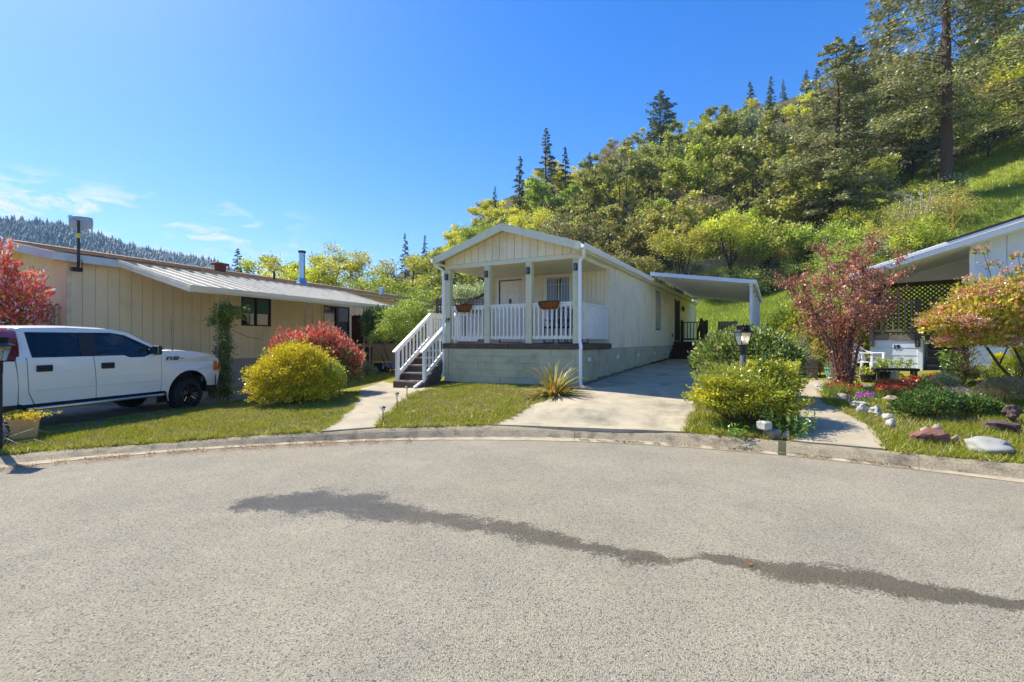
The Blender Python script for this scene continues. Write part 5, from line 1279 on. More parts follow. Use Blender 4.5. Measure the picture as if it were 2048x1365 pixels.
# ================================================================== furniture and garden things
plw = pmat('white_plastic', lin(242,242,240), .4, .03, 4, stain=lin(190,188,178), stain_amt=.4, stain_scale=8)
c0 = GZ(1742,752)
ch = thing('garden_chair', 'white moulded plastic armchair in front of the white house', 'chair', (8.75,11.75,zat(8.75,11.75)), math.radians(-62))
ch.scale = (.98,)*3
# local: x forward
def curve_strip(pts, w, t, name, mat, parent):
    m = MB()
    for a, b_ in zip(pts[:-1], pts[1:]): m.bar(a, b_, w, t)
    m.build(name, mat, parent, bevel=.004)
for s in (-1, 1):
    MB().bar((.24,s*.27,0),(.20,s*.24,.40),.05,.045,up=(0,1,0)).build('leg', plw, ch, bevel=.006)
    MB().bar((-.27,s*.25,0),(-.20,s*.20,.42),.06,.045,up=(0,1,0)).build('leg', plw, ch, bevel=.006)
    MB().bar((.24,s*.27,.0),(.24,s*.275,.63),.055,.03,up=(0,1,0)).build('arm_support', plw, ch, bevel=.006)
    curve_strip([(.27,s*.28,.62),(.22,s*.285,.645),(.0,s*.29,.64),(-.15,s*.275,.68),(-.25,s*.23,.78)], .055, .025, 'armrest', plw, ch)
MB().prism([(.25,.40),(.27,.38),(.20,.41),(-.19,.385),(-.19,.41),(.20,.44)], -.23, .23, 1).build('seat', plw, ch, bevel=.008)
vs = []; nu, nv_ = 12, 8
for j in range(nv_+1):
    f = j/nv_; z = .43+f*.42; 
    for i in range(nu+1):
        u = i/nu*2-1; ww = .21+.05*math.sin(f*math.pi*.7); top = -.06*f*f*f*u*u
        vs.append((-.20-.13*f+.07*u*u, u*ww*(1 if f < .8 else 1-.25*(f-.8)/.2*abs(u)), z+top*1.6))
fs = []
for j in range(nv_):
    for i in range(nu):
        if 1 <= j <= nv_-3 and i % 2 == 1 and 1 < i < nu-1: continue
        fs.append((j*(nu+1)+i, j*(nu+1)+i+1, (j+1)*(nu+1)+i+1, (j+1)*(nu+1)+i))
o = MB().add(vs, fs).build('backrest', plw, ch, smooth=True); sm = o.modifiers.new('s','SOLIDIFY'); sm.thickness = .012
for s in (-1, 1): curve_strip([(-.19,s*.21,.42),(-.24,s*.255,.62),(-.29,s*.235,.78),(-.33,s*.13,.85),(-.335,0,.86)], .045, .03, 'back_frame', plw, ch)

# lamp posts
lampw = pmat('weathered_post', lin(92,92,96), .85, .25, 8, .5, 80, stretch=(1,1,.3))
lglass = pmat('frosted_glass', lin(225,225,215), .25, .04, 10, spec=.6)
def lamp_post(name, label, p, hh, lit, wz_=1.0, group='lamp posts by the kerb'):
    q = thing(name, label, 'lamp post', (p[0], p[1], p[2]), 0.12, group)
    pm = lampw if lit else pmat('black_post', lin(46,44,46), .7, .2, 8, .4, 60)
    MB().lathe([(.05,-.1),(.05,hh-.42),(.042,hh-.41)], (0,0,0), 12).build('post', pm, q, smooth=True)
    MB().lathe([(.055,hh-.46),(.055,hh-.30),(.04,hh-.28)], (0,0,0), 12).build('sleeve', blackm, q)
    b0, b1 = hh-.29, hh-.09
    MB().prism([(-.065,b0),(.065,b0),(.10,b1),(-.10,b1)], -.004, .004, 1)
    vs = [(-.062,-.062,b0),(.062,-.062,b0),(.062,.062,b0),(-.062,.062,b0),(-.098,-.098,b1),(.098,-.098,b1),(.098,.098,b1),(-.098,.098,b1)]
    gm_ = pmat('lantern_glass', lin(215,215,200), .15, .03, 10, trans=.75, spec=.5)
    for f in ((0,1,5,4),(1,2,6,5),(2,3,7,6),(3,0,4,7)): MB().add([vs[k] for k in f], [(0,1,2,3)]).build('glass_pane', gm_, q)
    for k in range(4): MB().bar(vs[k], vs[k+4], .012, .012).build('frame_bar', blackm, q)
    MB().lathe([(.085,b0-.012),(.085,b0),(.0,b0)], (0,0,0), 4, Matrix.Rotation(math.radians(45),3,'Z')).build('cup', blackm, q)
    if lit:
        MB().lathe([(.0,b0+.04),(.028,b0+.06),(.034,b0+.10),(.02,b0+.14),(.0,b0+.15)], (0,0,0), 12).build('bulb', pmat('lit_bulb', (1,1,1), .5, emit=((1,.93,.8), 9)), q, smooth=True)
    else: MB().lathe([(.0,b0+.04),(.028,b0+.06),(.034,b0+.10),(.02,b0+.14),(.0,b0+.15)], (0,0,0), 12).build('bulb', lglass, q, smooth=True)
    M = Matrix.Rotation(math.radians(45),3,'Z')
    MB().lathe([(.178,b1),(.178,b1+.012),(.10,b1+.055),(.10,b1+.055)], (0,0,0), 4, M).build('roof', blackm, q)
    for k in range(7):
        for ax_ in (0, 1):
            for s in (-1, 1):
                t_ = -.066+k*.022; p0 = [s*.072, t_]; 
                c = (p0[0], p0[1], b1+.085) if ax_ == 0 else (p0[1], p0[0], b1+.085)
                MB().box(c, (.008,.010,.06) if ax_ == 0 else (.010,.008,.06)).build('vent_bar', blackm, q)
    MB().box((0,0,b1+.12),(.16,.16,.015)).build('cap', blackm, q, bevel=.004); MB().lathe([(.012,b1+.125),(.018,b1+.14),(.0,b1+.16)], (0,0,0), 8).build('finial', blackm, q)
pA = on(1486, 8.1); lamp_post('lamp_post', 'grey weathered lamp post with lit lantern above the yellow juniper', (pA.x, pA.y, pA.z-.0), 1.83-pA.z+.0, True)
pB = on(-5, 6.55); lamp_post('lamp_post', 'black lamp post with white lantern cut by the left edge', (pB.x, pB.y, pB.z), 1.62-pB.z, False)

# solar path lights
for (px, py, hgt_, lb) in ((766,850,.30,'nearest the kerb'),(794,817,.30,'in the middle of the three'),(814,798,.27,'nearest the porch stairs')):
    g = GZ(px, py); q = thing('path_light', 'small black solar stake light along the lawn edge, '+lb, 'path light', tuple(g), 0, 'solar lights beside the front path')
    MB().lathe([(.009,-.05),(.009,hgt_-.05)], (0,0,0), 6).build('stake', blackm, q)
    MB().lathe([(.03,hgt_-.05),(.036,hgt_-.005),(.03,hgt_)], (0,0,0), 10).build('diffuser', lglass, q)
    MB().lathe([(.05,hgt_-.005),(.05,hgt_+.005),(.03,hgt_+.02),(.0,hgt_+.024)], (0,0,0), 12).build('cap', blackm, q)

# ---- rocks
def rock_mesh(seed, mat, rough=.35, sub=3, sharp=False):
    bm = bmesh.new(); bmesh.ops.create_icosphere(bm, subdivisions=sub, radius=1)
    for v in bm.verts:
        p = v.co*1.1+Vector((seed*3.7, seed*1.3, 0)); n_ = mnoise.noise(p)*rough*1.3+mnoise.noise(p*2.3)*rough*.5+mnoise.noise(p*6)*rough*.16
        n_ -= abs(mnoise.noise(p*1.9+Vector((9,4,2))))*rough*1.1
        if sharp: n_ = round(n_*5)/5*.5+n_*.5
        v.co *= 1+n_
    me = bpy.data.meshes.new('rock'); bm.to_mesh(me); bm.free(); me.materials.append(mat)
    me.polygons.foreach_set('use_smooth', [not sharp]*len(me.polygons)); return me
wr_ = pmat('pale_rock', lin(186,182,170), .9, .16, 8, .8, 30, stain=lin(110,106,90), stain_amt=.6, stain_scale=7)
gr_ = pmat('grey_green_rock', lin(158,158,148), .9, .1, 5, .5, 30, stain=lin(120,125,115), stain_amt=.5, stain_scale=5)
rd_ = pmat('red_lava_rock', lin(128,88,76), .95, .25, 9, .9, 40)
dk_ = pmat('dark_lava_rock', lin(88,72,68), .95, .25, 9, .9, 40)
tn_ = pmat('tan_cobble', lin(168,150,132), .8, .12, 8, .3, 40)
br_ = pmat('brown_block', lin(150,138,122), .9, .12, 10, .5, 60)
rocks = [ # px, py(base), w, h (photo px), mat, label, sharp
 (1692,804,36,16,tn_,'tan boulder at the outer edge of the garden, beside the path bend',False),
 (1722,803,24,8,gr_,'small flat bluish stone behind the white boulders',False),
 (1752,804,22,7,gr_,'thin flat grey stone right of the bluish one',False),
 (1788,806,34,15,tn_,'long tilted tan slab stone in the grass',False),
 (1726,818,40,16,wr_,'flat white rock behind the two round white boulders',True),
 (1730,830,30,20,wr_,'left of the two round white boulders by the path',True),
 (1757,835,28,24,wr_,'right of the two round white boulders, holed, by the path',True),
 (1781,843,24,16,wr_,'upper pale rock of the pair left of the dark shrub',False),
 (1785,856,24,18,wr_,'lower pale rock of the pair left of the dark shrub',False),
 (1875,888,74,28,rd_,'reddish lava rock in front of the two upright cobbles',True),
 (1858,878,26,22,tn_,'left upright rounded cobble leaning on the red rock',False),
 (1879,873,20,26,tn_,'right upright rounded cobble behind the red rock',False),
 (1914,884,16,12,tn_,'small pinkish stone right of the red rock',False),
 (2008,912,104,30,gr_,'large pale grey boulder by the kerb at right',False),
 (2022,868,66,26,dk_,'wide dark pinkish lava slab at the right edge',True),
 (2036,852,44,26,dk_,'dark lava rock on top of the lava slab',True),
 (2015,858,20,12,wr_,'small white stone beside the lava rocks',False),
 (1652,787,26,8,wr_,'small pale edging stone at the path end',False),
 (1640,776,22,6,wr_,'flat pale edging stone left of the iris leaves',False),
 (1664,794,18,6,gr_,'tiny blue-grey edging stone',False),
 (1740,778,26,8,gr_,'grey stone behind the purple flowers',False),
 (1576,880,20,16,br_,'brown rounded stone at the kerb drain',False),
 (1812,775,18,14,tn_,'round cobble on the edge of the dark iron planter',False)]
for k, (px, py, w, hh, mt, lb, sharp) in enumerate(rocks):
    g = GZ(px, py); s = g.y/F; W_ = w*s*.88; Hh = hh*s*1.0
    o = link('rock', rock_mesh(k+1, mt, .30 if not sharp else .32, 3, sharp), None, (g.x, g.y+W_*.3, g.z+Hh*.36), (0,0,k*1.3), (W_*.5, W_*.42, Hh*.62)); tag(o, lb, 'rock', 'garden rocks')
    if 'upright' in lb: o.rotation_euler = (0, math.radians(18 if k == 10 else -12), .3)
    if 'on top' in lb: o.location.z += .12
for (px, py, w, hh, dz, lb) in ((1548,876,30,17,0,'lower tan concrete block at the foot of the juniper'),(1540,860,21,17,.14,'upper grey block stacked on the tan block')):
    g = GZ(px, 878); s = g.y/F
    o = MB().box((0,0,0),(w*s,.18,hh*s)).build('stone_block', br_ if dz == 0 else wr_, None, bevel=.02); o.location = (g.x+(px-1548)*s, g.y+.05, g.z+hh*s/2+dz*.92); o.rotation_euler = (0,0,.25+dz); tag(o, lb, 'block', 'garden edging blocks')

# ---- pots, planters
terra = pmat('tan_terracotta', lin(214,168,112), .8, .12, 6, .3, 60, stain=lin(150,110,70), stain_amt=.5, stain_scale=6)
soilm = pmat('potting_soil', (.05,.035,.025), .95, .3, 30, .8, 80)
def sqpot(name, label, p, wt, wb, hh, mat, rz=.3, cat='pot', group=None):
    q = thing(name, label, cat, tuple(p), rz, group); M = Matrix.Rotation(math.radians(45),3,'Z'); k = math.sqrt(2)/2
    MB().lathe([(.0,.0),(wb*k,.0),(wt*k*.97,hh-.035),(wt*k*1.04,hh-.035),(wt*k*1.04,hh),(wt*k*.93,hh),(wt*k*.9,hh-.05),(0,hh-.05)], (0,0,0), 4, M).build('container', mat, q, bevel=.006)
    MB().box((0,0,hh-.045),(wt*.88,wt*.88,.02)).build('soil', soilm, q); return q
def rpot(name, label, p, rt, rb_, hh, mat, cat='pot', group=None):
    q = thing(name, label, cat, tuple(p), 0, group)
    MB().lathe([(.0,.0),(rb_,.0),(rt*.96,hh-.04),(rt*1.04,hh-.035),(rt*1.04,hh),(rt*.94,hh),(rt*.9,hh-.06),(0,hh-.06)], (0,0,0), 20).build('container', mat, q, smooth=False)
    MB().lathe([(rt*.9,hh-.05),(0,hh-.045)], (0,0,0), 16).build('soil', soilm, q); return q
pp = GZ(50,878); sqpot('square_pot', 'square tan pot with yellow flowers at the left lawn edge', pp, .34, .27, .33, terra, .75)
greenp = pmat('green_plastic', lin(110,160,138), .5, .06, 5)
blkp = pmat('black_plastic_pot', lin(34,36,38), .6, .1, 8)
g = GZ(1668,757); rpot('green_pot', 'ribbed green round pot with leafy bulbs beside the purple tree', g, .21, .17, .28, greenp)
g = GZ(1766,762); rpot('grey_pot', 'ribbed dark grey nursery pot below the raised planter', g, .14, .11, .22, blkp, group='dark pots in the right garden')
g = GZ(1908,765); rpot('black_pot', 'large black pot with leafy shrub by the porch steps', g, .23, .18, .30, blkp, group='dark pots in the right garden')
g = GZ(1735,764); rpot('black_pot', 'low black pot with fern right of the purple tree', g, .15, .12, .17, blkp, group='dark pots in the right garden')
g = GZ(1800,793); rpot('black_pot', 'small black pot sunk in the grass below the red flowers', g, .13, .11, .13, blkp, group='dark pots in the right garden')
g = GZ(1788,760); q = sqpot('white_pot', 'square white and grey pot under the raised planter', g, .17, .14, .21, plw, .5)
# raised planter trough
g = GZ(1800,766); q = thing('raised_planter', 'low dark trough planter full of green leaves near the chair', 'planter', (g.x, g.y+.15, g.z), -.35)
MB().box((0,0,.30),(.85,.30,.06)).build('trough', blkp, q, bevel=.01)
for x in (-.36,.36):
    for y in (-.1,.1): MB().box((x,y,.14),(.05,.05,.28)).build('leg', darkw, q)
# side table with weathered pieces
g = GZ(1785,757); q = thing('side_table', 'small weathered wood table beside the white chair', 'table', (9.15,12.1,zat(9.15,12.1)), -.6)
MB().box((0,0,.42),(.55,.32,.03)).build('tabletop', weath, q, bevel=.005)
for x in (-.22,.22):
    for y in (-.11,.11): MB().box((x,y,.2),(.035,.035,.41)).build('leg', weath, q)
# timber planter box
g = GZ(1620,757); q = thing('timber_planter', 'weathered stacked timber planter box at the path end', 'planter', (g.x+.05, g.y+.35, g.z), -.5)
tb_ = pmat('grey_timber', lin(140,122,104), .9, .25, 6, .5, 60, stretch=(1,1,5), stain=lin(90,75,62), stain_amt=.5, stain_scale=5)
for k in range(6):
    for s in (-1, 1):
        piece('timber', tb_, q, (0, s*.26, .045+k*.085), (.60,.05,.078)); piece('timber', tb_, q, (s*.29,0,.045+k*.085), (.05,.50,.078))
MB().box((0,0,.44),(.5,.44,.02)).build('soil', soilm, q)
g2 = GZ(1592,752); q = thing('timber_planter', 'wider pale timber bed edge behind the variegated shrub', 'planter', (g2.x, g2.y+.5, g2.z), -.1)
for k in range(5): piece('timber', tb_, q, (0, 0, .045+k*.085), (.9,.06,.078)); 
for k in range(5): piece('timber', tb_, q, (.42, .3, .045+k*.085), (.06,.55,.078))
# white drain pipe in the grass
g = GZ(1968,775); g2 = GZ(2056,777); o = MB().tube([(g.x,g.y,g.z+.12),((g.x+g2.x)/2,(g.y+g2.y)/2,g.z+.10),(g2.x+.3,g2.y,g2.z+.12)], .03, 10).build('white_pipe', white, None, smooth=True); tag(o, 'white plastic pipe lying across the grass at right', 'pipe')
# ---- things between the houses
low = pmat('tan_wall', lin(178,152,122), .8, .06, 3, .2, 60)
fw = thing('garden_wall', 'low tan wall with dark diagonal lattice screen above, behind the awning post', 'wall', (-6.3,20.0,.3), 0)
MB().box((1.25,0,.56),(3.3,.12,1.15)).build('wall', low, fw)
lattice('lattice_screen', fw, (-.4,0,1.15), (1,0,0), 3.3, 1.25, .16, .035, pmat('red_brown_lattice', lin(98,52,36), .8, .15, 6))
MB().box((1.25,.05,1.72),(3.4,.02,1.3)).build('shadow_backing', pmat('painted_shadow', lin(45,30,26), .95, .2, 8), fw); MB().box((1.25,-.01,1.17),(3.3,.14,.05)).build('wall_cap', low, fw)  # dark sheet stands in for the shadow behind the lattice
can = thing('trash_can', 'large black wheeled bin behind the awning post', 'bin', (*on(725,18.7)[:2], on(725,18.7).z), .1)
MB().prism([(-.28,0),(.28,0),(.33,.95),(-.33,.95)], -.3, .3, 1).build('bin_body', blkp, can, bevel=.03); MB().box((0,0,.98),(.7,.66,.07)).build('lid', blkp, can, bevel=.03)
for x in (-.2,.2): MB().lathe([(.0,-.03),(.1,-.03),(.1,.03),(0,.03)], (x,.3,.1), 14, Matrix.Rotation(math.radians(90),3,'Y')).build('wheel', rubber, can)
p = on(764,18.4); tt = thing('storage_tote', 'black storage tote with yellow lid on the back patio', 'tote', tuple(p), .05)
MB().prism([(-.22,0),(.22,0),(.27,.34),(-.27,.34)], -.2, .2, 1).build('container', blkp, tt, bevel=.015); MB().box((0,0,.36),(.6,.46,.05)).build('lid', pmat('yellow_lid', lin(235,175,40), .5), tt, bevel=.012); MB().box((.1,-.205,.17),(.07,.01,.14)).build('sticker', white, tt)
p = on(787,17.6); tt = thing('garden_cart', 'grey plastic garden cart left of the porch stairs', 'cart', tuple(p), .2)
MB().prism([(-.32,.12),(.28,.12),(.40,.36),(-.40,.36)], -.25, .25, 1).build('tub', pmat('grey_plastic', lin(120,124,130), .5), tt, bevel=.02)
for x in (-.25,.2):
    for y in (-.27,.27): MB().lathe([(.0,-.03),(.11,-.03),(.11,.03),(0,.03)], (x,y,.11), 16, Matrix.Rotation(math.radians(90),3,'X')).build('wheel', rubber, tt)
# dark fence with square lattice top, and the grey shed behind it
fd = thing('lattice_fence', 'dark wooden fence with square lattice top behind the porch', 'fence', (-2.85,18.2,0), 0)
grw = pmat('dark_grey_wood', lin(92,84,86), .85, .15, 6, .3, 50)
zt1 = 1.6+84*18.2/F
for k in range(20): MB().box((.06+k*.12,0,(zt1-.62+.5)/2),(.112,.03,zt1-.62-.5)).build('fence_board', grw, fd)
lattice('lattice_top', fd, (.0,.0,zt1-.58), (1,0,0), 2.4, .50, .115, .045, grw, diag=False, th=.012)
for z in (zt1-.03, zt1-.61): MB().box((1.2,0,z),(2.5,.06,.06)).build('rail', grw, fd)
for x in (0,.42,1.3,2.4): MB().box((x,.0,zt1/2+.25),(.1,.09,zt1-.45)).build('post', grw, fd)
shd = thing('grey_shed', 'small grey gabled shed seen through the porch', 'shed', (-1.2,24,.6), .15)
MB().prism([(-2.0,0),(2.6,0),(2.6,3.1),(1.2,4.0),(-2.0,2.35)], 0, 3, 1).build('wall', pmat('grey_shed_paint', lin(150,150,152), .8, .06, 4), shd)
MB().prism([(-2.4,2.15),(1.2,4.02),(2.9,2.95),(2.9,3.05),(1.2,4.14),(-2.4,2.27)], -.2, 3.2, 1).build('roof', dkroof, shd)
MB().box((.2,-.02,2.55),(.6,.03,.4)).build('vent', blackm, shd); MB().box((.2,-.045,2.55),(.5,.02,.3)).build('vent_panel', wtrim, shd)
# patio chairs on the porch
for x, lb in ((-.55,'dark metal patio chair behind the railing near the downspout'),(-1.15,'dark metal patio chair on the porch under the window')):
    p = HC+HX*x+HY*1.2; q = thing('patio_chair', lb, 'chair', (p.x, p.y, DK), math.atan2(HX.y, HX.x)+math.radians(180 if x > -1 else 170), 'dark patio chairs on the porch')
    for a in (-.24,.24):
        for b_ in (-.22,.22): MB().tube([(a,b_,0),(a*.95,b_,.42)], .014, 6).build('leg', blackm, q)
        MB().tube([(a,-.22,.02),(a,.22,.02)], .012, 5).build('runner', blackm, q); MB().tube([(a,.22,.42),(a,.24,.64),(a,-.22,.62)], .015, 6).build('arm', blackm, q)
    MB().box((0,0,.44),(.5,.48,.05)).build('seat', blackm, q, bevel=.015)
    for k in range(6): MB().bar((-.2+k*.08,-.24,.46),(-.2+k*.08,-.32,.92),.02,.012).build('back_slat', blackm, q)
    MB().tube([(-.25,-.24,.42),(-.25,-.32,.93),(0,-.33,.98),(.25,-.32,.93),(.25,-.24,.42)], .016, 6).build('back_frame', blackm, q)
# old fence on the hillside
hf = thing('hillside_fence', 'old grey board fence across the foot of the wooded slope', 'fence', (0,0,0), 0)
oldw = pmat('old_fence_wood', lin(192,182,168), .95, .2, 4, .4, 20, stretch=(1,1,.3), stain=lin(100,88,76), stain_amt=.5, stain_scale=1)
line = [(1180,54),(1250,53),(1310,52.5),(1380,52),(1440,51.5),(1500,51),(1560,50.5),(1600,50),(1660,49),(1720,48)]
for (pa_, Ya), (pb_, Yb) in zip(line[:-1], line[1:]):
    a = on(pa_, Ya); b_ = on(pb_, Yb); n = int((b_-a).length/.16); m = MB(); rn = random.Random(pa_)
    for k in range(n):
        q = a.lerp(b_, (k+.5)/n); z = zat(q.x, q.y); hgt_ = 1.8+rn.uniform(-.06,.06)
        m.box((q.x, q.y+rn.uniform(-.01,.01), z+hgt_/2-.05), (.145,.025,hgt_))
    m.build('fence_panel', oldw, hf, kind='stuff')
    MB().box((a.x,a.y+.08,zat(a.x,a.y)+.95),(.12,.12,2.0)).build('fence_post', oldw, hf)
# broken gate by the side landing
gt = thing('wooden_gate', 'weathered board gate behind the side landing', 'gate', (*hw(1.35,17.5), gz(1.35,17.5)), math.atan2(HX.y, HX.x))
for k in range(7): piece('gate_board', weath, gt, (.07+k*.14,0,.85),(.13,.025,1.7))
for z in (.4,1.35): MB().box((.5,.03,z),(1.0,.04,.09)).build('rail', weath, gt)
# chain-link frame panel by the posts
# driveway chips: dry leaves on the road
lf = pmat('dry_leaf', lin(190,90,40), .8, .2, 30)
g = G(1494,1132,0); o = link('fallen_leaf', MB().add([(0,0,0),(.022,.014,.010),(.042,0,.003),(.022,-.016,.008)], [(0,1,2,3)]).mesh('leaf', lf), None, (g.x,g.y,.012), (.1,.05,.4)); tag(o, 'orange fallen leaf lying on the wet asphalt streak', 'leaf')
mesh_text('house_number', '18', .16, blackm, h, (-3.93,-.004,2.17), (math.radians(90),0,0), .006, .25)

# ================================================================== TREES AND SHRUBS
bark = pmat('bark', lin(86,72,60), .95, .25, 6, .6, 30, coords='obj', stretch=(1,1,.3))
barkp = pmat('pale_bark', lin(170,160,146), .9, .2, 8, .4, 30, coords='obj')
barkr = pmat('red_bark', lin(98,76,60), .95, .25, 5, .8, 20, coords='obj', stretch=(3,3,.4))
lmT = leafmat('tree_leaves', .42, .05, .018, .2, .5)
lmC = leafmat('conifer_needles', .3, .05, .012, .18, .5)
lmB = leafmat('bush_leaves', .35, .06, 0, .04, .35)
lmG = leafmat('glossy_leaves', .3, .03, 0, .04, .4)
OLV = [(.26,.27,.05,4),(.36,.35,.07,3),(.16,.18,.04,2),(.42,.38,.09,1)]
YEL = [(.56,.50,.04,4),(.46,.46,.04,3),(.62,.52,.06,2),(.34,.36,.03,1)]
GRN = [(.30,.35,.04,4),(.40,.43,.045,3),(.17,.22,.03,2)]
BRN = [(.24,.18,.10,3),(.20,.18,.08,3),(.28,.25,.09,2)]
GRY = [(.25,.27,.14,3),(.31,.32,.18,2),(.18,.20,.10,2)]
FIR = [(.11,.14,.08,4),(.16,.19,.09,3),(.07,.10,.06,2)]
RED = [(.235,.23,.085,4),(.18,.19,.07,3),(.33,.31,.12,3),(.10,.12,.05,1.5)]
BF = []   # (trunk, crown, H) by kind
def species(key, seeds, **k): return [broadleaf(s, name=key, lm=lmT, bark=bark, **k) for s in seeds]
SP = dict(
 olive=species('madrone', (1,2,3,4,5), Ht=10, R=4.8, h0=2.0, n=7600, size=.36, cols=OLV, clump=.075, n3=2),
 yellow=species('oak', (11,12,13), Ht=9.5, R=4.8, h0=1.8, n=7200, size=.34, cols=YEL, clump=.08, n3=2),
 green=species('oak', (21,22), Ht=9.5, R=4.6, h0=1.8, n=7200, size=.34, cols=GRN, clump=.08, n3=2),
 brown=species('scrub', (31,32), Ht=8.5, R=4.2, h0=1.5, n=5600, size=.26, cols=BRN, clump=.14),
 grey=species('manzanita', (41,), Ht=8, R=3.5, h0=1.5, n=4600, size=.30, cols=GRY, clump=.12),
 fir=[conifer(s, 18, 3.4, 2.5, 90, 70, .50, FIR, bark, lmC, name='fir') for s in (51,52,53)])
NM = dict(olive='madrone_tree', yellow='oak_tree', green='oak_tree', brown='scrub_tree', grey='scrub_tree', fir='fir_tree')
LBL = dict(olive='olive green rounded madrone', yellow='yellow-green spring oak', green='fresh green leafy tree', brown='brownish thin-leaved scrub tree', grey='grey-green scrub tree', fir='dark pointed fir')
def plant(kind, p, s=1.0, label=None, group=None, v=None, sz=None, rng=random.Random(4), cat='tree'):
    tm, cm = SP[kind][v if v is not None else rng.randrange(len(SP[kind]))]
    q = thing(NM[kind], label, cat, tuple(p), rng.uniform(0, 6.28), group); q.scale = (s, s, sz or s)
    link('trunk', tm, q); link('crown', cm, q); return q
rng = np.random.default_rng(77); rn = random.Random(9)
pts = []
for tries in range(9000):
    th = math.radians(rng.uniform(-9.5, 49)); r_ = math.sqrt(rng.uniform(55**2, 118**2)); x = r_*math.sin(th); y = r_*math.cos(th)
    if y < 50: continue
    dmin = 5.4 if r_ < 85 else 6.2
    if math.degrees(th) > 33 and r_ < 66: continue
    if all((x-a)**2+(y-b_)**2 > dmin**2 for a, b_, _ in pts): pts.append((x, y, th))
    if len(pts) > 250: break
def zone(th, r_):
    d = math.degrees(th); px = CX+F*math.tan(th)
    if px < 1000: a = 'left of the gable'
    elif px < 1170: a = 'above the gable'
    elif px < 1300: a = 'above the long side wall'
    elif px < 1500: a = 'above the carport'
    elif px < 1620: a = 'right of the carport'
    elif px < 1780: a = 'above the purple tree'
    else: a = 'behind the white house'
    b_ = 'on the ridge' if r_ > 98 else ('high on the slope' if r_ > 80 else ('mid slope' if r_ > 66 else 'at the foot of the wood'))
    return b_, a
zz = zarr([p[0] for p in pts], [p[1] for p in pts])
for (x, y, th), z in zip(pts, zz):
    u = rng.random(); r_ = math.hypot(x, y); d = math.degrees(th)
    # patches of kinds, as in the photo
    s_ = math.sin(x*.09+1.3)*math.cos(y*.11)+rng.normal(0, .55)
    kind = 'olive' if u < .40 else 'yellow' if (u < .68 and s_ > -.5) else 'green' if u < .78 else 'brown' if u < .86 else 'grey' if u < .91 else 'fir' if u < .97 else 'olive'
    if r_ < 68 and d < 24 and rng.random() < .5: kind = 'brown' if rng.random() < .4 else 'olive'
    if d > 26 and r_ > 62: kind = 'fir' if rng.random() < .5 else kind
    b_, a = zone(th, r_); lb = f'{LBL[kind]} {b_} {a}'
    s = rng.choice([.75, .95, 1.1, 1.3])*rng.uniform(.9, 1.12)*(1 if kind != 'fir' else .68)
    if r_ > 90: s = min(s, .85)
    plant(kind, (x, y, z-.2), s, lb, lb.replace(' '+LBL[kind].split()[-1], '')+' group', sz=s*rng.uniform(.85, 1.15))
def fix_top(px, ytop, Y): # height for a tree top at a photo row
    p = on(px, Y); return p, (H-(ytop-CY)/F*Y)-p.z
for px, yt, Y, w, lb in [(1040,312,100,1.0,'dark pointed fir on the skyline, left of the tallest narrow one'),(1092,256,102,1.05,'tallest narrow dark fir on the left skyline'),(1130,293,100,.9,'dark fir just right of the tallest skyline fir'),
      (1500,163,104,1.1,'dark fir rising on the skyline left of a close pair'),(1542,152,104,.9,'left slender fir of the close skyline pair'),(1566,158,106,.8,'right slender fir of the close skyline pair'),(1612,140,104,1.2,'dark fir at the top of the slope beside the big redwoods'),
      (810,466,92,.7,'small dark fir top behind the oaks left of the gable'),(850,470,92,.7,'second small fir top nearest the gable'),(1180,305,98,1.0,'dark green fir in the canopy above the side wall'),(475,497,78,1.0,'lone dark ragged conifer above the tan home roof'),(990,372,98,.7,'small fir on the lower left skyline'),(1470,520,62,.55,'dark fir low behind the fence')]:
    p, hh = fix_top(px, yt, Y); hh = max(hh, 6); q = plant('fir', p, 1, lb); q.scale = (hh/18*w*1.0, hh/18*w*1.0, hh/18)
pine = conifer(60, 18, 4.2, 6, 70, 90, .55, FIR, bark, lmC, name='pine', droop=-.1, top_round=.7)
p, hh = fix_top(1322, 184, 100); q = thing('pine_tree', 'broad dark pine with bare trunk standing above the ridge canopy', 'tree', tuple(p)); q.scale = (hh/18,)*3; link('trunk', pine[0], q); link('crown', pine[1], q)
# big conifers at the right
def bigcon(seed, px, Y, Ht, R, h0, nb, per, lb, size=.42, cols=RED, droop=.3, pw=.7, r0=None):
    p = on(px, Y); tm, cm = conifer(seed, Ht, R, h0, nb, per, size, cols, barkr, lmC, droop=droop, name='redwood', pw=pw, r0=r0, ragged=.5)
    q = thing('redwood_tree', lb, 'tree', (p.x, p.y, p.z-.3), .3*seed); link('trunk', tm, q); link('crown', cm, q)
bigcon(71, 1893, 42, 34, 8.8, 7.0, 120, 400, 'huge redwood with thick bare lower trunk at the upper right', .34, r0=.46, pw=.55)
bigcon(72, 1672, 46, 19.5, 5.8, 3.2, 120, 300, 'tall dense conifer with dark trunk above the purple tree', .34, pw=.6, r0=.33)
bigcon(73, 1600, 50, 14.5, 4.0, 1.5, 100, 240, 'bronze-green pyramidal conifer left of the tall dense one', .34, cols=[(.33,.28,.06,3),(.25,.23,.05,3),(.16,.17,.05,2)], r0=.25)
bigcon(74, 2120, 44, 32, 8, 4, 130, 360, 'tall conifer at the right edge reaching out of the frame', .36, r0=.5, pw=.5)
bigcon(75, 1775, 56, 25, 6, 4, 110, 260, 'conifer between the two big trunks, farther up the slope', .38, r0=.35)
bigcon(76, 1985, 60, 24, 6, 4, 110, 260, 'conifer behind the huge redwood, near the right edge', .38, cols=[(.11,.13,.05,3),(.16,.17,.06,2),(.07,.09,.04,2)], r0=.35)
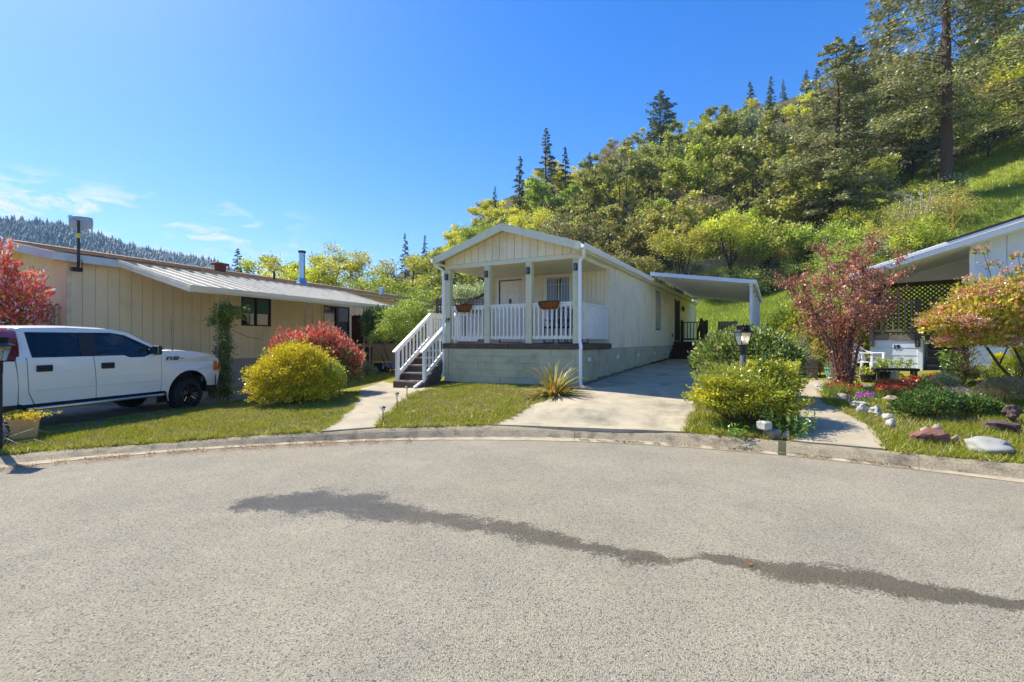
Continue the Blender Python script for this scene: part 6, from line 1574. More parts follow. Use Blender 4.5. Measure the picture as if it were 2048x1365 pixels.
bigcon(77, 1710, 62, 20, 5.5, 4, 100, 220, 'pointed conifer rising behind the tall dense one', .38, cols=FIR+[(.11,.12,.05,3)], r0=.35)
# medium trees
def mid(seed, px, ytop, Y, R, cols, lb, n=6000, size=.22, name='maple_tree', clump=.13, h0=.25, gap=.0, bk=None, asp=.6, nl=6, cat='tree', hh=None, n3=3, lm=None, base=None):
    p = on(px, Y)
    if hh is None: hh = (H-(ytop-CY)/F*Y)-p.z
    tm, cm = broadleaf(seed, hh, R, hh*h0, n, size, cols, bk or bark, lm or lmT, clump, name, nl=nl, asp=asp, gap=gap, n3=n3)
    q = thing(name, lb, cat, (p.x, p.y, p.z-.1), 0); link('trunk', tm, q); link('crown', cm, q); return q
YG = [(.46,.47,.04,4),(.36,.39,.035,3),(.54,.50,.07,2),(.22,.26,.03,1)]
OG = [(.42,.41,.035,4),(.32,.34,.035,3),(.52,.46,.05,2),(.18,.21,.03,1.5)]
mid(101, 1362, 440, 47, 2.9, YG, 'bright yellow-green young maple behind the carport, left one', 7000)
mid(102, 1462, 428, 48, 3.1, YG, 'bright yellow-green maple above the carport end', 7500)
mid(103, 1535, 440, 47, 2.6, OLV+GRN, 'dark olive tree between the two fence sections', 7000)
mid(104, 1625, 470, 45, 2.8, GRN, 'fresh green tree left of the purple tree top', 6000)
mid(105, 1283, 497, 48, 2.0, [(.30,.29,.04,3),(.24,.25,.05,2)], 'upright ochre broom shrub above the side wall', 5000, .16, 'broom_shrub', h0=.05, nl=9, cat='shrub')
mid(106, 1215, 500, 52, 3.2, BRN+OLV, 'dark brownish oak close above the house roof', 7000, .2)
mid(107, 1130, 430, 60, 4.2, BRN+OLV, 'brown-green oak above the right roof slope', 7000, .24)
mid(108, 1700, 520, 40, 2.4, GRN, 'green bush tree behind the purple tree', 4500)
mid(201, 545, 478, 42, 3.5, OG, 'airy yellow-green oak left of the stove pipe', 9000, .19, 'oak_tree', .085, .15, .12)
mid(202, 640, 470, 41, 4.3, OG, 'wide airy oak with open top right of the stove pipe', 11000, .19, 'oak_tree', .08, .15, .2, n3=4)
mid(203, 745, 497, 46, 3.6, OG, 'yellow-green oak behind the roof vent', 9000, .19, 'oak_tree', .09, .12, .1)
mid(204, 815, 482, 50, 3.8, OG+OLV, 'oak with dark curved limbs left of the porch', 9000, .2, 'oak_tree', .09, .1, .1)
mid(205, 880, 470, 56, 4.2, OG+OLV, 'green oak directly left of the gable', 9000, .22, 'oak_tree', .10, .1)
mid(206, 595, 520, 38, 3.4, YG, 'lower yellow-green tree behind the stove pipe base', 8000, .18, 'oak_tree', .10, .1)
mid(207, 700, 515, 40, 3.3, OG, 'lower oak mass behind the awning end', 8000, .18, 'oak_tree', .10, .1)
mid(208, 500, 525, 44, 2.6, YG, 'small yellow-green tree at the left end of the oak row', 6000, .18, 'oak_tree', .11, .1)
mid(209, 930, 552, 27, 1.7, [(.36,.37,.16,3),(.28,.30,.12,3)], 'pale feathery green shrub seen between the porch posts', 7000, .11, 'pale_shrub', .14, .15, cat='shrub')
mid(210, 790, 560, 33, 2.8, GRN, 'green bush behind the end of the tan home', 7000, .15, 'bush', .13, .1, cat='bush')
mid(211, 860, 565, 34, 2.6, OLV, 'olive bush behind the dark lattice fence', 6000, .15, 'bush', .13, .1, cat='bush')
mid(212, 960, 440, 72, 4.4, GRN, 'green tree behind the left roof slope', 7000, .26)
mid(213, 1060, 395, 80, 4.6, YEL, 'bright yellow oak just above the gable peak', 8000, .27)
mid(214, 1945, 120, 60, 5.6, YG, 'yellow-green tree right of the huge redwood trunk', 9000, .3)
mid(215, 2035, 160, 55, 5.0, YEL, 'yellow tree at the right edge above the grass slope', 9000, .28)
mid(216, 1825, 200, 57, 5.0, OLV, 'olive tree just left of the huge redwood trunk', 8000, .28)
mid(217, 2100, 40, 62, 6, OLV, 'tall olive tree beyond the right edge', 9000, .3)
mid(218, 1975, 235, 52, 3.8, GRN, 'low fresh green tree at the top of the grass slope', 6000, .22)
# bare and twiggy ones on the slope
def twiggy(seed, px, ytop, Y, cols, lb, n, bk, R=1.6, size=.12, name='willow'):
    return mid(seed, px, ytop, Y, R, cols, lb, n, size, name, .16, .04, nl=10, bk=bk, asp=.35)
GOLD = [(.46,.37,.05,3),(.38,.33,.05,2),(.50,.42,.10,1)]
ochb = pmat('golden_bark', lin(196,160,70), .9, .2, 8, coords='obj')
twiggy(301, 1895, 372, 34, GOLD, 'golden twiggy willow on the slope above the white eave', 2600, ochb, 1.7)
twiggy(302, 1785, 408, 35, GOLD+YG, 'yellow-green twiggy willow left of the pale bare tree', 2600, ochb, 1.9)
twiggy(303, 1835, 330, 36, GRY, 'pale nearly bare tree between the two golden willows', 260, barkp, 1.8)
# slope shrubs
rn = random.Random(21)
sh = [broadleaf(s, 2.4, 1.5, .2, 2600, .14, c, bark, lmT, .17, 'slope_shrub', nl=7) for s, c in ((401, OLV), (402, YG), (403, GRY), (404, GRN))]
SN = ['dark olive', 'yellow-green', 'grey-green', 'fresh green']
def shrubs(n, f, where, sc=(.6, 1.3), kinds=(0,1,2,3)):
    for k in range(n):
        px, Y = f(); p = on(px, Y); v = rn.choice(kinds); s = rn.uniform(*sc)
        q = thing('slope_shrub', f'{SN[v]} shrub {where}', 'shrub', tuple(p), rn.uniform(0, 6), f'{SN[v]} shrubs {where}'); q.scale = (s, s, s*rn.uniform(.7, 1.1))
        link('stem', sh[v][0], q); link('crown', sh[v][1], q)
shrubs(26, lambda: (rn.uniform(1385, 1640), rn.uniform(43.5, 49)), 'at the foot of the hillside fence', (.6, 1.15), (0,0,2,3))
shrubs(20, lambda: (rn.uniform(1620, 1960), rn.uniform(30, 46)), 'on the slope behind the purple tree', (.6, 1.2), (0,1,3,2))
shrubs(6, lambda: (rn.uniform(1880, 2150), rn.uniform(46, 60)), 'high on the grassy slope at right', (.8, 1.6), (0,1))
shrubs(12, lambda: (rn.uniform(1180, 1400), rn.uniform(47, 52)), 'at the wood edge above the side wall', (.8, 1.4), (0,2,3))
shrubs(10, lambda: (rn.uniform(560, 900), rn.uniform(30, 36)), 'behind the tan home and the fence', (.9, 1.5), (0,3))
# forest floor ground cover
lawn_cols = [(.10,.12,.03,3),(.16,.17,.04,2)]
meadow('meadow_grass', 30000, 35, 48, 54, 78, 25, .3, MC, 'sunlit grass slope above the white house around the redwood')
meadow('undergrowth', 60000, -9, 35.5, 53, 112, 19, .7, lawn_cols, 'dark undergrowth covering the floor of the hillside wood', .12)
meadow('rough_grass', 50000, 30, 48, 17, 30, 20, .22, MC+[(.15,.2,.03,3)], 'rough green grass rising behind the white house', .03)
meadow('rough_grass', 22000, 14, 31, 15, 27, 23, .16, GC[:3], 'rough grass between the drive and the garden at the back', .02)

# ---- near shrubs: each has stems and foliage
def bush(name, label, p, blobs, n, size, cols, seed, lm=lmB, depth=.35, asp=.5, nst=14, cat='bush', bk=None, lump=.18, up=.3, extra=None, group=None):
    rng = np.random.default_rng(seed); q = thing(name, label, cat, tuple(p), 0, group)
    g = blob_leaves(rng, blobs, n, size, cols, depth, asp, lump=lump, up=up)
    if extra: g = join(g, *[blob_leaves(rng, *e) for e in extra])
    link('foliage', arr_mesh(name+'_foliage', *g[:2], lm, g[2]), q)
    if nst: stems(rng, blobs, nst, .012).build('stems', bk or bark, q, smooth=True)
    return q
YB = [(.56,.44,.02,5),(.48,.40,.02,3),(.34,.32,.02,2),(.60,.42,.03,1)]
p = on(587, 10.75)
bush('yellow_shrub', 'rounded golden yellow shrub in front of the tan home', p, [((-.35,0,.55),(.72,.68,.62)),((.30,-.05,.58),(.75,.7,.70)),((0,0,.88),(.66,.6,.56)),((-.68,.05,.30),(.42,.45,.42)),((.75,.1,.35),(.42,.45,.5)),((-.3,-.25,.22),(.62,.55,.35)),((.35,-.25,.22),(.6,.5,.35)),((-.2,.1,1.22),(.34,.3,.26)),((.42,0,1.08),(.32,.3,.3)),((-.75,-.1,.72),(.3,.3,.24))], 40000, .058, YB, 501, depth=.5, asp=.5, lump=.32,
     extra=[([((.95,.15,.5),(.32,.4,.52)),((.0,.35,1.1),(.45,.3,.3))], 3500, .06, GRN)]).scale = (.88,.88,.92)
p = on(628, 12.2)
PH = [(.62,.06,.05,4.5),(.66,.16,.11,3),(.40,.16,.09,2),(.56,.34,.22,2.5),(.18,.20,.04,2.5)]
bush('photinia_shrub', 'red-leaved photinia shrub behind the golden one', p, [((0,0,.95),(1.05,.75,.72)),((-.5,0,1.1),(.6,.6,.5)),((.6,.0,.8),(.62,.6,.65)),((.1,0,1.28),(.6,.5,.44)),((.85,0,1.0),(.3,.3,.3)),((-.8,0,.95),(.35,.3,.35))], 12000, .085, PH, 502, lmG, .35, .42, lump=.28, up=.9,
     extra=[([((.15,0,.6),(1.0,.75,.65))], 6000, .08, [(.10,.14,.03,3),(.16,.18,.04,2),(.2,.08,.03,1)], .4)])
q = thing('photinia_tree', 'tall red photinia at the left edge above the truck', 'tree', (-11.75,11.0,zat(-11.75,11.0)), 0)
rng = np.random.default_rng(503)
bl = [((-.2,0,1.9),(.95,.9,.9)),((.25,0,2.6),(.75,.7,.75)),((-.35,0,3.3),(.6,.6,.75)),((.55,-.1,2.1),(.55,.5,.55))]
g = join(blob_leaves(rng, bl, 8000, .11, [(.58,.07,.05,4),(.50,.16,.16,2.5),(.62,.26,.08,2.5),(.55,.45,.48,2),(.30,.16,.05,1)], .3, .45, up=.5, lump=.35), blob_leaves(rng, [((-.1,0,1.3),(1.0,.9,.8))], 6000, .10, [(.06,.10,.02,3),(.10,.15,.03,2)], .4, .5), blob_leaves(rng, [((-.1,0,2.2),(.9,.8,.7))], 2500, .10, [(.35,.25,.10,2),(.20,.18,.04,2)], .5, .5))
q.scale = (.86,.86,.97); link('foliage', arr_mesh('photinia_foliage', g[0], g[1], lmG, g[2]), q); stems(rng, bl, 24, .02).build('stems', bark, q, smooth=True)
# vine on the lattice post
vx, vy = lw(ax-.06, .95+.9); q = thing('climbing_vine', 'green climbing vine wrapped round the awning lattice post', 'vine', (vx, vy, zat(vx, vy)), 0)
rng = np.random.default_rng(504)
bl = [((0,0,.25+.27*k),(.20+.05*math.sin(k*1.9),.2,.24)) for k in range(9)]+[((-.12,0,.15),(.30,.25,.25)),((.12,0,2.25),(.36,.25,.26)),((-.1,0,2.05),(.32,.25,.25)),((.40,.0,2.42),(.28,.15,.10))]
g = blob_leaves(rng, bl, 7500, .06, [(.14,.20,.03,4),(.20,.26,.04,2),(.08,.12,.02,2),(.34,.34,.04,.4)], .55, .5, lump=.4)
link('foliage', arr_mesh('vine_foliage', *g[:2], lmB, g[2]), q)
m = MB(); 
for k in range(5): m.tube([(.1*math.cos(k+z*3), .1*math.sin(k+z*3), z) for z in np.linspace(0, 2.3, 9)], .009, 4)
m.tube([(.2,0,1.9),(.55,.1,1.72),(.95,.2,1.62)], .006, 4); m.build('stems', bark, q)
# jasmine over the wall
p = on(808, 16.9); JG = [(.34,.40,.06,4),(.26,.33,.05,3),(.44,.46,.14,2),(.14,.2,.03,1)]
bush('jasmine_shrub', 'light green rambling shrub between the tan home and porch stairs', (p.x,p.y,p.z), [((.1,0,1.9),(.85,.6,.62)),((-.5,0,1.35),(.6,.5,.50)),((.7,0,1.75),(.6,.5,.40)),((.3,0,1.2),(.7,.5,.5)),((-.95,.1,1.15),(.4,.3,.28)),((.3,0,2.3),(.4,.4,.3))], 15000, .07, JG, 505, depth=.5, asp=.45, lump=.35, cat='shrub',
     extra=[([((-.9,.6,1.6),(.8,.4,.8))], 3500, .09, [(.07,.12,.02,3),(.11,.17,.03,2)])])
p = on(722, 16.4); bush('small_shrub', 'grey-green low shrub at the base of the awning post', p, [((0,0,.25),(.38,.3,.3)),((.3,0,.2),(.25,.2,.22))], 2500, .06, GRY, 506, depth=.5, nst=8)
# phormium
q = thing('flax_plant', 'spiky golden-bronze flax plant in front of the green skirting', 'plant', tuple(GZ(1108,792)), 0)
rng = np.random.default_rng(507); FC = [(.46,.34,.04,3),(.34,.36,.06,3),(.44,.24,.04,2),(.20,.20,.05,2),(.50,.42,.22,1)]
V_ = []; Q_ = []; T_ = []; kk = 0
for i in range(150):
    a = rng.uniform(0, 2*math.pi); el = math.radians(rng.uniform(12, 84) if i < 110 else rng.uniform(2, 25)); l_ = rng.uniform(.45, .86)*(1.12 if el > .9 else 1); w_ = rng.uniform(.016, .028)
    h_ = np.array([math.cos(a), math.sin(a), 0]); sd_ = np.array([-math.sin(a), math.cos(a), 0]); c_ = pick(rng, FC if i < 115 else [(.40,.33,.20,2),(.28,.20,.11,2)], 1, .12)[0]; s0 = h_*rng.uniform(0, .12)
    for s in range(7):
        t_ = s/6; e_ = el-t_*t_*rng.uniform(.3, .6); pt = s0+h_*l_*t_*math.cos((el+e_)/2)+np.array([0, 0, l_*t_*math.sin((el+e_)/2)]); pt[2] = max(pt[2], .02)
        ww = w_*(1-t_**2.5)+.0015; V_ += [pt-sd_*ww, pt+np.array([0, 0, -.006]), pt+sd_*ww]; T_ += [c_*(1.2 if s % 2 else 1.0)]*3
    for s in range(6):
        for e in (0, 1): b0 = kk+s*3+e; Q_.append((b0, b0+1, b0+4, b0+3))
    kk += 21
link('leaves', arr_mesh('flax_leaves', np.array(V_), np.array(Q_), lmG, np.array(T_)), q)
# juniper with layered sprays, variegated shrub behind it
def juniper(name, label, p, tiers, n, cols, seed):
    rng = np.random.default_rng(seed); C = []; D = []; cc = []
    for (cx, cy, cz, R, hgt_, k) in tiers:
        for i in range(k):
            a = rng.uniform(0, 2*math.pi); l_ = R*rng.uniform(.45, 1.05); p0 = np.array([cx, cy, cz*.5]); p2 = np.array([cx+math.cos(a)*l_, cy+math.sin(a)*l_*.8, cz*1.08+rng.uniform(-.1, .16)*R*2*hgt_+.10*(l_/R)])
            m_ = n; t_ = rng.uniform(.35, 1, m_); c = p0+(p2-p0)*t_[:, None]; sdv = np.array([-math.sin(a), math.cos(a), 0])
            c = c+sdv*rng.normal(0, .09, m_)[:, None]*(1.2-t_[:, None])*2+rng.normal(0, .028, (m_, 3)); C.append(c); D.append(np.tile([math.cos(a), math.sin(a), .35], (m_, 1))+sdv*rng.normal(0, .6, (m_, 1)))
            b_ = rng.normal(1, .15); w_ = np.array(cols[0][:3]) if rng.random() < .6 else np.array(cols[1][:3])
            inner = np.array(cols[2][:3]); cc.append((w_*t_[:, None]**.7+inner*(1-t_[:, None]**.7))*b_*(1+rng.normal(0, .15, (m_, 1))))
    C = np.concatenate(C); D = np.concatenate(D); cc = np.clip(np.concatenate(cc), .01, 1); C[:, 2] = np.maximum(C[:, 2], .03)
    q = thing(name, label, 'shrub', tuple(p), 0); g = join(leaves(rng, C, .052*rng.uniform(.6, 1.4, len(C)), cc, .42, D), blob_leaves(rng, [((0,.1,.42),(.78,.6,.42)),((.45,.2,.72),(.45,.42,.34)),((-.3,.1,.6),(.6,.5,.4))], 9000, .055, [(.30,.31,.03,3),(.20,.23,.03,2),(.38,.36,.03,1)], .5, .42, lump=.3))
    link('foliage', arr_mesh(name+'_foliage', *g[:2], lmB, g[2]), q); stems(rng, [((t[0],t[1],t[2]),(t[3]*.7,t[3]*.6,.25)) for t in tiers], 22, .014).build('stems', barkr, q, smooth=True); q.scale = (.95,.92,1.02)
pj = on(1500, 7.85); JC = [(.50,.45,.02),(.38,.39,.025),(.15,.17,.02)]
juniper('juniper_shrub', 'spreading yellow-green juniper around the lamp post by the kerb', pj, [(-.25,.1,.30,.85,.3,60),(.35,0,.28,.72,.3,46),(-.15,.15,.56,.66,.3,60),(.48,.2,.84,.46,.3,46),(.6,.15,.60,.50,.3,36),(.35,.2,.75,.4,.3,24),(-.45,.1,.60,.4,.3,24),(-.55,.0,.42,.42,.3,26),(.05,-.15,.45,.62,.3,40)], 95, JC, 508)
pv = on(1492, 9.75); VG = [(.10,.15,.025,4),(.20,.26,.04,3),(.50,.52,.20,1.4),(.44,.36,.14,.6)]
bush('variegated_shrub', 'large dark green shrub with cream-edged leaves behind the juniper', pv, [((0,0,.75),(.95,.8,.68)),((-.45,0,.75),(.62,.6,.6)),((.5,0,.70),(.66,.6,.62)),((.0,.1,1.08),(.62,.5,.38)),((.35,0,1.15),(.4,.4,.3))], 17000, .072, VG, 509, lmG, .3, .5, lump=.16)
# lily-like leafy plants at the juniper foot
def leafy(name, label, px, py, n, hgt_, seed, cols, w=.02, rad=.18, cat='plant', at=None, group=None, lean=.5):
    rng = np.random.default_rng(seed); p = at or GZ(px, py); q = thing(name, label, cat, tuple(p), 0, group); C = []; D = []
    ms = MB()
    for i in range(n):
        a = rng.uniform(0, 6.28); r_ = rad*rng.random()**.5; b0 = np.array([math.cos(a)*r_, math.sin(a)*r_, 0]); tp_ = b0+np.array([math.cos(a)*lean*hgt_*rng.random(), math.sin(a)*lean*hgt_*rng.random(), hgt_*rng.uniform(.6, 1.1)])
        ms.tube([b0, tp_], .004, 3, caps=False)
        for k in range(9): t_ = .2+.8*k/8; C.append(b0+(tp_-b0)*t_+rng.normal(0, .02, 3)); D.append([rng.normal(), rng.normal(), .5])
    g = leaves(rng, np.array(C), w*5*rng.uniform(.6, 1.2, len(C)), pick(rng, cols, len(C)), .24, np.array(D))
    link('foliage', arr_mesh(name+'_foliage', *g[:2], lmB, g[2]), q); ms.build('stems', pmat('green_stem', (.12,.2,.03), .7), q); return q
LG = [(.22,.32,.04,3),(.30,.40,.06,2),(.14,.22,.03,2)]
leafy('lily_plant', 'leafy green lilies at the right foot of the juniper', 1578, 872, 16, .42, 510, LG, .022, .26)
leafy('lily_plant', 'leafy green stems leaning on the path beside the brown stone', 1606, 868, 9, .33, 511, LG, .022, .14)
leafy('lily_plant', 'tall leafy stems growing through the middle of the juniper', 1490, 862, 12, .55, 512, LG, .02, .30)
leafy('lily_plant', 'low leafy clump left of the stacked blocks', 1452, 874, 10, .22, 513, LG, .018, .28)
# purple leaf plum
pp = on(1688, 10.6); PC = [(.29,.095,.065,4),(.38,.15,.09,3),(.18,.065,.05,2),(.46,.25,.16,1.4),(.27,.20,.06,1)]
q = thing('plum_tree', 'purple-leaved plum tree with several pale stems beside the path', 'tree', tuple(pp), 0)
rng = np.random.default_rng(514); m = MB(); tips = []; 
for i in range(9):
    a = i*2*math.pi/9+rng.uniform(-.3, .3); sp_ = [.40, 1.0, .7, 1.25, .3, 1.15, .8, .5, .9][i]; x0 = np.array([math.cos(a)*.10, math.sin(a)*.08, -.05]); hh = rng.uniform(3.3, 3.9)-sp_*.75
    e1 = x0+np.array([math.cos(a)*sp_*.18, math.sin(a)*sp_*.15, 1.0]); e2 = x0+np.array([math.cos(a)*sp_*.6, math.sin(a)*sp_*.5, 1.0+(hh-1)*.5]); e3 = x0+np.array([math.cos(a)*sp_*1.0, math.sin(a)*sp_*.8, hh])
    m.tube([x0, (x0+e1)/2, e1, e2, e3], [.035, .03, .025, .014, .004], 6)
    for k in range(19):
        t_ = rng.uniform(.05, 1); b0 = e1+(e2-e1)*t_*2 if t_ < .5 else e2+(e3-e2)*(t_-.5)*2; a2 = a+rng.normal(0, 1.3); ll = rng.uniform(.3, .75)*(1.25-t_*.75)
        b1 = b0+np.array([math.cos(a2)*ll, math.sin(a2)*ll, ll*rng.uniform(.25, 1.0)]); m.tube([b0, (b0+b1)/2+rng.normal(0, .02, 3), b1], [.009, .006, .002], 3, caps=False)
        tips.append((b0, b1))
m.build('trunk', pmat('plum_bark', lin(112,92,88), .9, .2, 8, coords='obj'), q, smooth=True)
C = []; cb = []
for b0, b1 in tips:
    t_ = rng.uniform(.05, 1.1, 70)[:, None]; C.append(b0+(b1-b0)*t_+rng.normal(0, .045, (70, 3))); cb.append(np.full(70, rng.normal(1, .2)))
for k in range(3200): C.append(np.array([[rng.normal(0, .15), rng.normal(0, .12), rng.uniform(.1, 1.7)]])); cb.append(np.ones(1))
C = np.concatenate(C); c = pick(rng, PC, len(C))*np.concatenate(cb)[:, None]; g = leaves(rng, C, .060*rng.uniform(.6, 1.3, len(C)), c, .5, np.tile([0, 0, .6], (len(C), 1)))
link('crown', arr_mesh('plum_crown', *g[:2], lmG, g[2]), q)
# orange-tipped viburnum tree
po = on(2036, 8.9); q = thing('viburnum_tree', 'spreading shrub tree with salmon flower clusters before the white house', 'tree', tuple(po), 0)
rng = np.random.default_rng(515); z0_ = po.z
m = MB(); m.tube([(.1,0,-.1),(.0,0,.25),(-.35,.0,.62),(-.75,-.1,1.05),(-1.1,-.1,1.35)], [.035,.03,.026,.02,.012], 6); m.tube([(.12,.05,-.1),(.15,.0,.5),(-.1,.0,1.0),(-.3,.1,1.5)], [.03,.026,.02,.01], 6)
m.tube([(.2,0,-.1),(.4,.1,.6),(.5,.1,1.3)], [.03,.024,.012], 6); m.tube([(-.35,0,.62),(-.3,-.1,.95),(-.6,-.1,1.3)], [.014,.012,.006], 5); m.tube([(-.3,.1,1.5),(-.45,.0,2.1),(-.65,0,2.75)], [.012,.009,.004], 5); m.tube([(.2,.1,1.4),(.1,.0,2.2),(.0,0,2.65)], [.012,.009,.004], 5)
m.build('trunk', bark, q, smooth=True)
bl = [((-.55,0,1.45),(.98,.62,.48)),((.25,0,1.55),(.9,.65,.52)),((-1.2,0,1.36),(.52,.45,.36)),((-.35,0,1.90),(.66,.5,.36)),((.35,.0,2.0),(.55,.4,.36)),((-.75,0,1.05),(.7,.45,.28)),((.1,0,1.1),(.7,.5,.3))]
g1 = blob_leaves(rng, bl, 17000, .075, [(.38,.42,.03,4),(.27,.33,.03,2),(.56,.40,.06,3),(.60,.27,.09,3)], .5, .6, lump=.3)
K = 340; ci = []; 
for k in range(K):
    b_ = bl[rng.integers(len(bl))]; d_ = unit(rng.normal(size=(1, 3)))[0]; d_[2] = abs(d_[2])*.8-.05; ci.append(np.array(b_[0])+d_*np.array(b_[1])*rng.uniform(.95, 1.12))
ci += [np.array(v_) for v_ in ((-.68,0,2.82),(-.45,0,2.55),(-.95,0,2.25),(-.02,0,2.72),(.15,.1,2.5),(-.2,0,2.4),(-.3,0,2.2),(.3,0,2.5),(-1.1,0,1.95),(-1.35,0,1.72))]
C = np.concatenate([c_+rng.normal(0, 1, (75, 3))*np.array([.062,.06,.022]) for c_ in ci]); g2_ = leaves(rng, C, .024*rng.uniform(.7, 1.4, len(C)), pick(rng, [(.62,.28,.16,4),(.66,.38,.26,3),(.50,.20,.12,2)], len(C)), .8)
g3 = blob_leaves(rng, [(tuple(c_+np.array([0,0,-.1])), (.12,.12,.1)) for c_ in ci[-10:]], 260, .075, [(.22,.26,.05,3),(.30,.14,.07,1)], .6, .55)
g = join(g1, g3); link('foliage', arr_mesh('viburnum_foliage', *g[:2], lmB, g[2]), q); link('flower_clusters', arr_mesh('viburnum_flowers', *g2_[:2], lmB, g2_[2]), q)
# right garden shrubs and flowers
p = on(1875, 8.25); DG = [(.055,.10,.02,4),(.10,.16,.03,3),(.20,.26,.05,1)]
bush('dark_shrub', 'low dark glossy green shrub behind the red rock', on(1850,8.0), [((0,0,.18),(.42,.35,.26)),((-.25,0,.12),(.28,.26,.2)),((.25,.1,.25),(.32,.3,.26))], 6000, .045, DG, 520, lmG, .4, .55, lump=.2)
bush('dark_shrub', 'low dark glossy green shrub left of the lava rocks', on(1935,8.1), [((0,0,.14),(.38,.33,.22)),((.25,0,.12),(.3,.3,.18))], 4200, .045, DG, 521, lmG, .4, .55, lump=.2)
bush('dark_shrub', 'narrow dark green shrub rising at the back of the low ones', on(1851,8.9), [((0,0,.24),(.12,.12,.28))], 1100, .04, DG, 522, lmG, .4, .55, lump=.1, nst=4)
bush('twig_mound', 'grey dry twig cushion behind the low dark shrubs', on(1912,8.9), [((0,0,.12),(.42,.3,.2))], 5000, .035, [(.26,.22,.18,3),(.20,.17,.13,2)], 523, lmB, .3, .15, lump=.08, nst=3)
bush('heather_mound', 'square brown and grey clipped heather mound at the right', on(2020,8.6), [((0,0,.22),(.46,.40,.26)),((-.2,0,.2),(.3,.35,.25)),((.3,0,.2),(.3,.35,.25))], 12000, .04, [(.26,.19,.11,3),(.18,.17,.08,2),(.33,.29,.17,2),(.20,.24,.06,1)], 524, lmB, .25, .2, lump=.05, nst=3, up=1.2)
bush('green_shrub', 'rounded bright green shrub at the right edge below the viburnum', on(2040,9.6), [((0,0,.32),(.42,.4,.34))], 5000, .05, GRN, 525, lmB, .35, .3)
bush('euphorbia', 'upright green plant with yellow tops against the white wall', on(1998,9.9), [((0,0,.25),(.13,.12,.30))], 1500, .05, GRN, 526, lmB, .5, .3, cat='plant', extra=[([((0,0,.58),(.13,.12,.08))], 700, .035, [(.55,.50,.03,1)])])
bush('euphorbia', 'yellow-topped plant at the right edge of the frame', on(2042,9.3), [((0,0,.45),(.16,.15,.35))], 1500, .05, GRN, 527, lmB, .5, .3, cat='plant', extra=[([((0,0,.78),(.17,.14,.10))], 900, .035, [(.55,.50,.03,1)])])
bush('low_plants', 'mixed low green plants along the white wall', on(1955,10.3), [((-.4,0,.12),(.35,.2,.2)),((.1,0,.14),(.35,.2,.22)),((.5,0,.1),(.3,.2,.18))], 4500, .05, GRN+GRY, 528, lmB, .6, .4, cat='plants', nst=4)
bush('silver_plant', 'pale variegated grassy plant beside the red flowers', on(1890,9.75), [((0,0,.16),(.24,.2,.24))], 1600, .07, [(.40,.44,.24,3),(.28,.34,.15,2)], 529, lmB, .6, .2, cat='plant', nst=4, up=1)
def flowers(name, label, px0, px1, Y0, Y1, n, cols, hgt_, seed, gcols, size=.05, nb=2600):
    rng = np.random.default_rng(seed); u = rng.uniform(0, 1, n); px = px0+(px1-px0)*rng.random(n); Y = Y0+(Y1-Y0)*(u*.6+.4*rng.random(n)); x = (px-CX)/F*Y; z = zarr(x, Y)
    k = (np.sin(x*5)+np.sin(Y*7+x*3)) > -1.3; x = x[k]; Y = Y[k]; z = z[k]; n = len(x)
    C = np.stack([x, Y, z+hgt_*rng.uniform(.6, 1.15, n)], 1); C = np.repeat(C, 5, 0)+rng.normal(0, size*.32, (5*n, 3))
    q = thing(name, label, 'flowers', (0, 0, 0), 0); g = leaves(rng, C, size*rng.uniform(.7, 1.2, len(C)), np.repeat(pick(rng, cols, n), 5, 0), .7, np.tile([0, 0, .2], (len(C), 1)))
    tag(link('blossoms', arr_mesh(name+'_blossoms', *g[:2], lmB, g[2]), q), kind='stuff')
    px = px0+(px1-px0)*rng.random(nb); Y = Y0+(Y1-Y0)*rng.random(nb); x = (px-CX)/F*Y; z = zarr(x, Y); g = blades(rng, np.stack([x, Y, z], 1), hgt_, .016, pick(rng, gcols, nb), .4)
    tag(link('greenery', arr_mesh(name+'_greenery', g[0], g[1], gl, g[2]), q), kind='stuff')
RF = [(.60,.07,.025,4),(.66,.16,.04,3),(.45,.05,.04,2),(.70,.30,.06,1)]
flowers('red_flowers', 'dense bed of orange-red flowers in front of the raised planter', 1752, 1890, 9.55, 10.7, 900, RF, .20, 530, LG, .045, 5000)
flowers('red_flowers', 'small red flowers around the purple tree base', 1690, 1722, 9.9, 10.5, 120, RF, .16, 531, LG, .04, 900)
flowers('red_flowers', 'few red tulips over the iris leaves by the path end', 1652, 1690, 9.9, 10.4, 22, RF, .24, 532, LG, .05, 700)
flowers('purple_flowers', 'bright purple cushion flowers left of the red bed', 1712, 1748, 9.3, 9.9, 110, [(.36,.08,.42,3),(.46,.16,.52,2),(.50,.12,.30,1)], .11, 533, LG, .035, 700)
flowers('red_flowers', 'scattered red flowers near the black pot', 1885, 1925, 9.6, 10.3, 70, RF, .20, 534, LG, .04, 900)
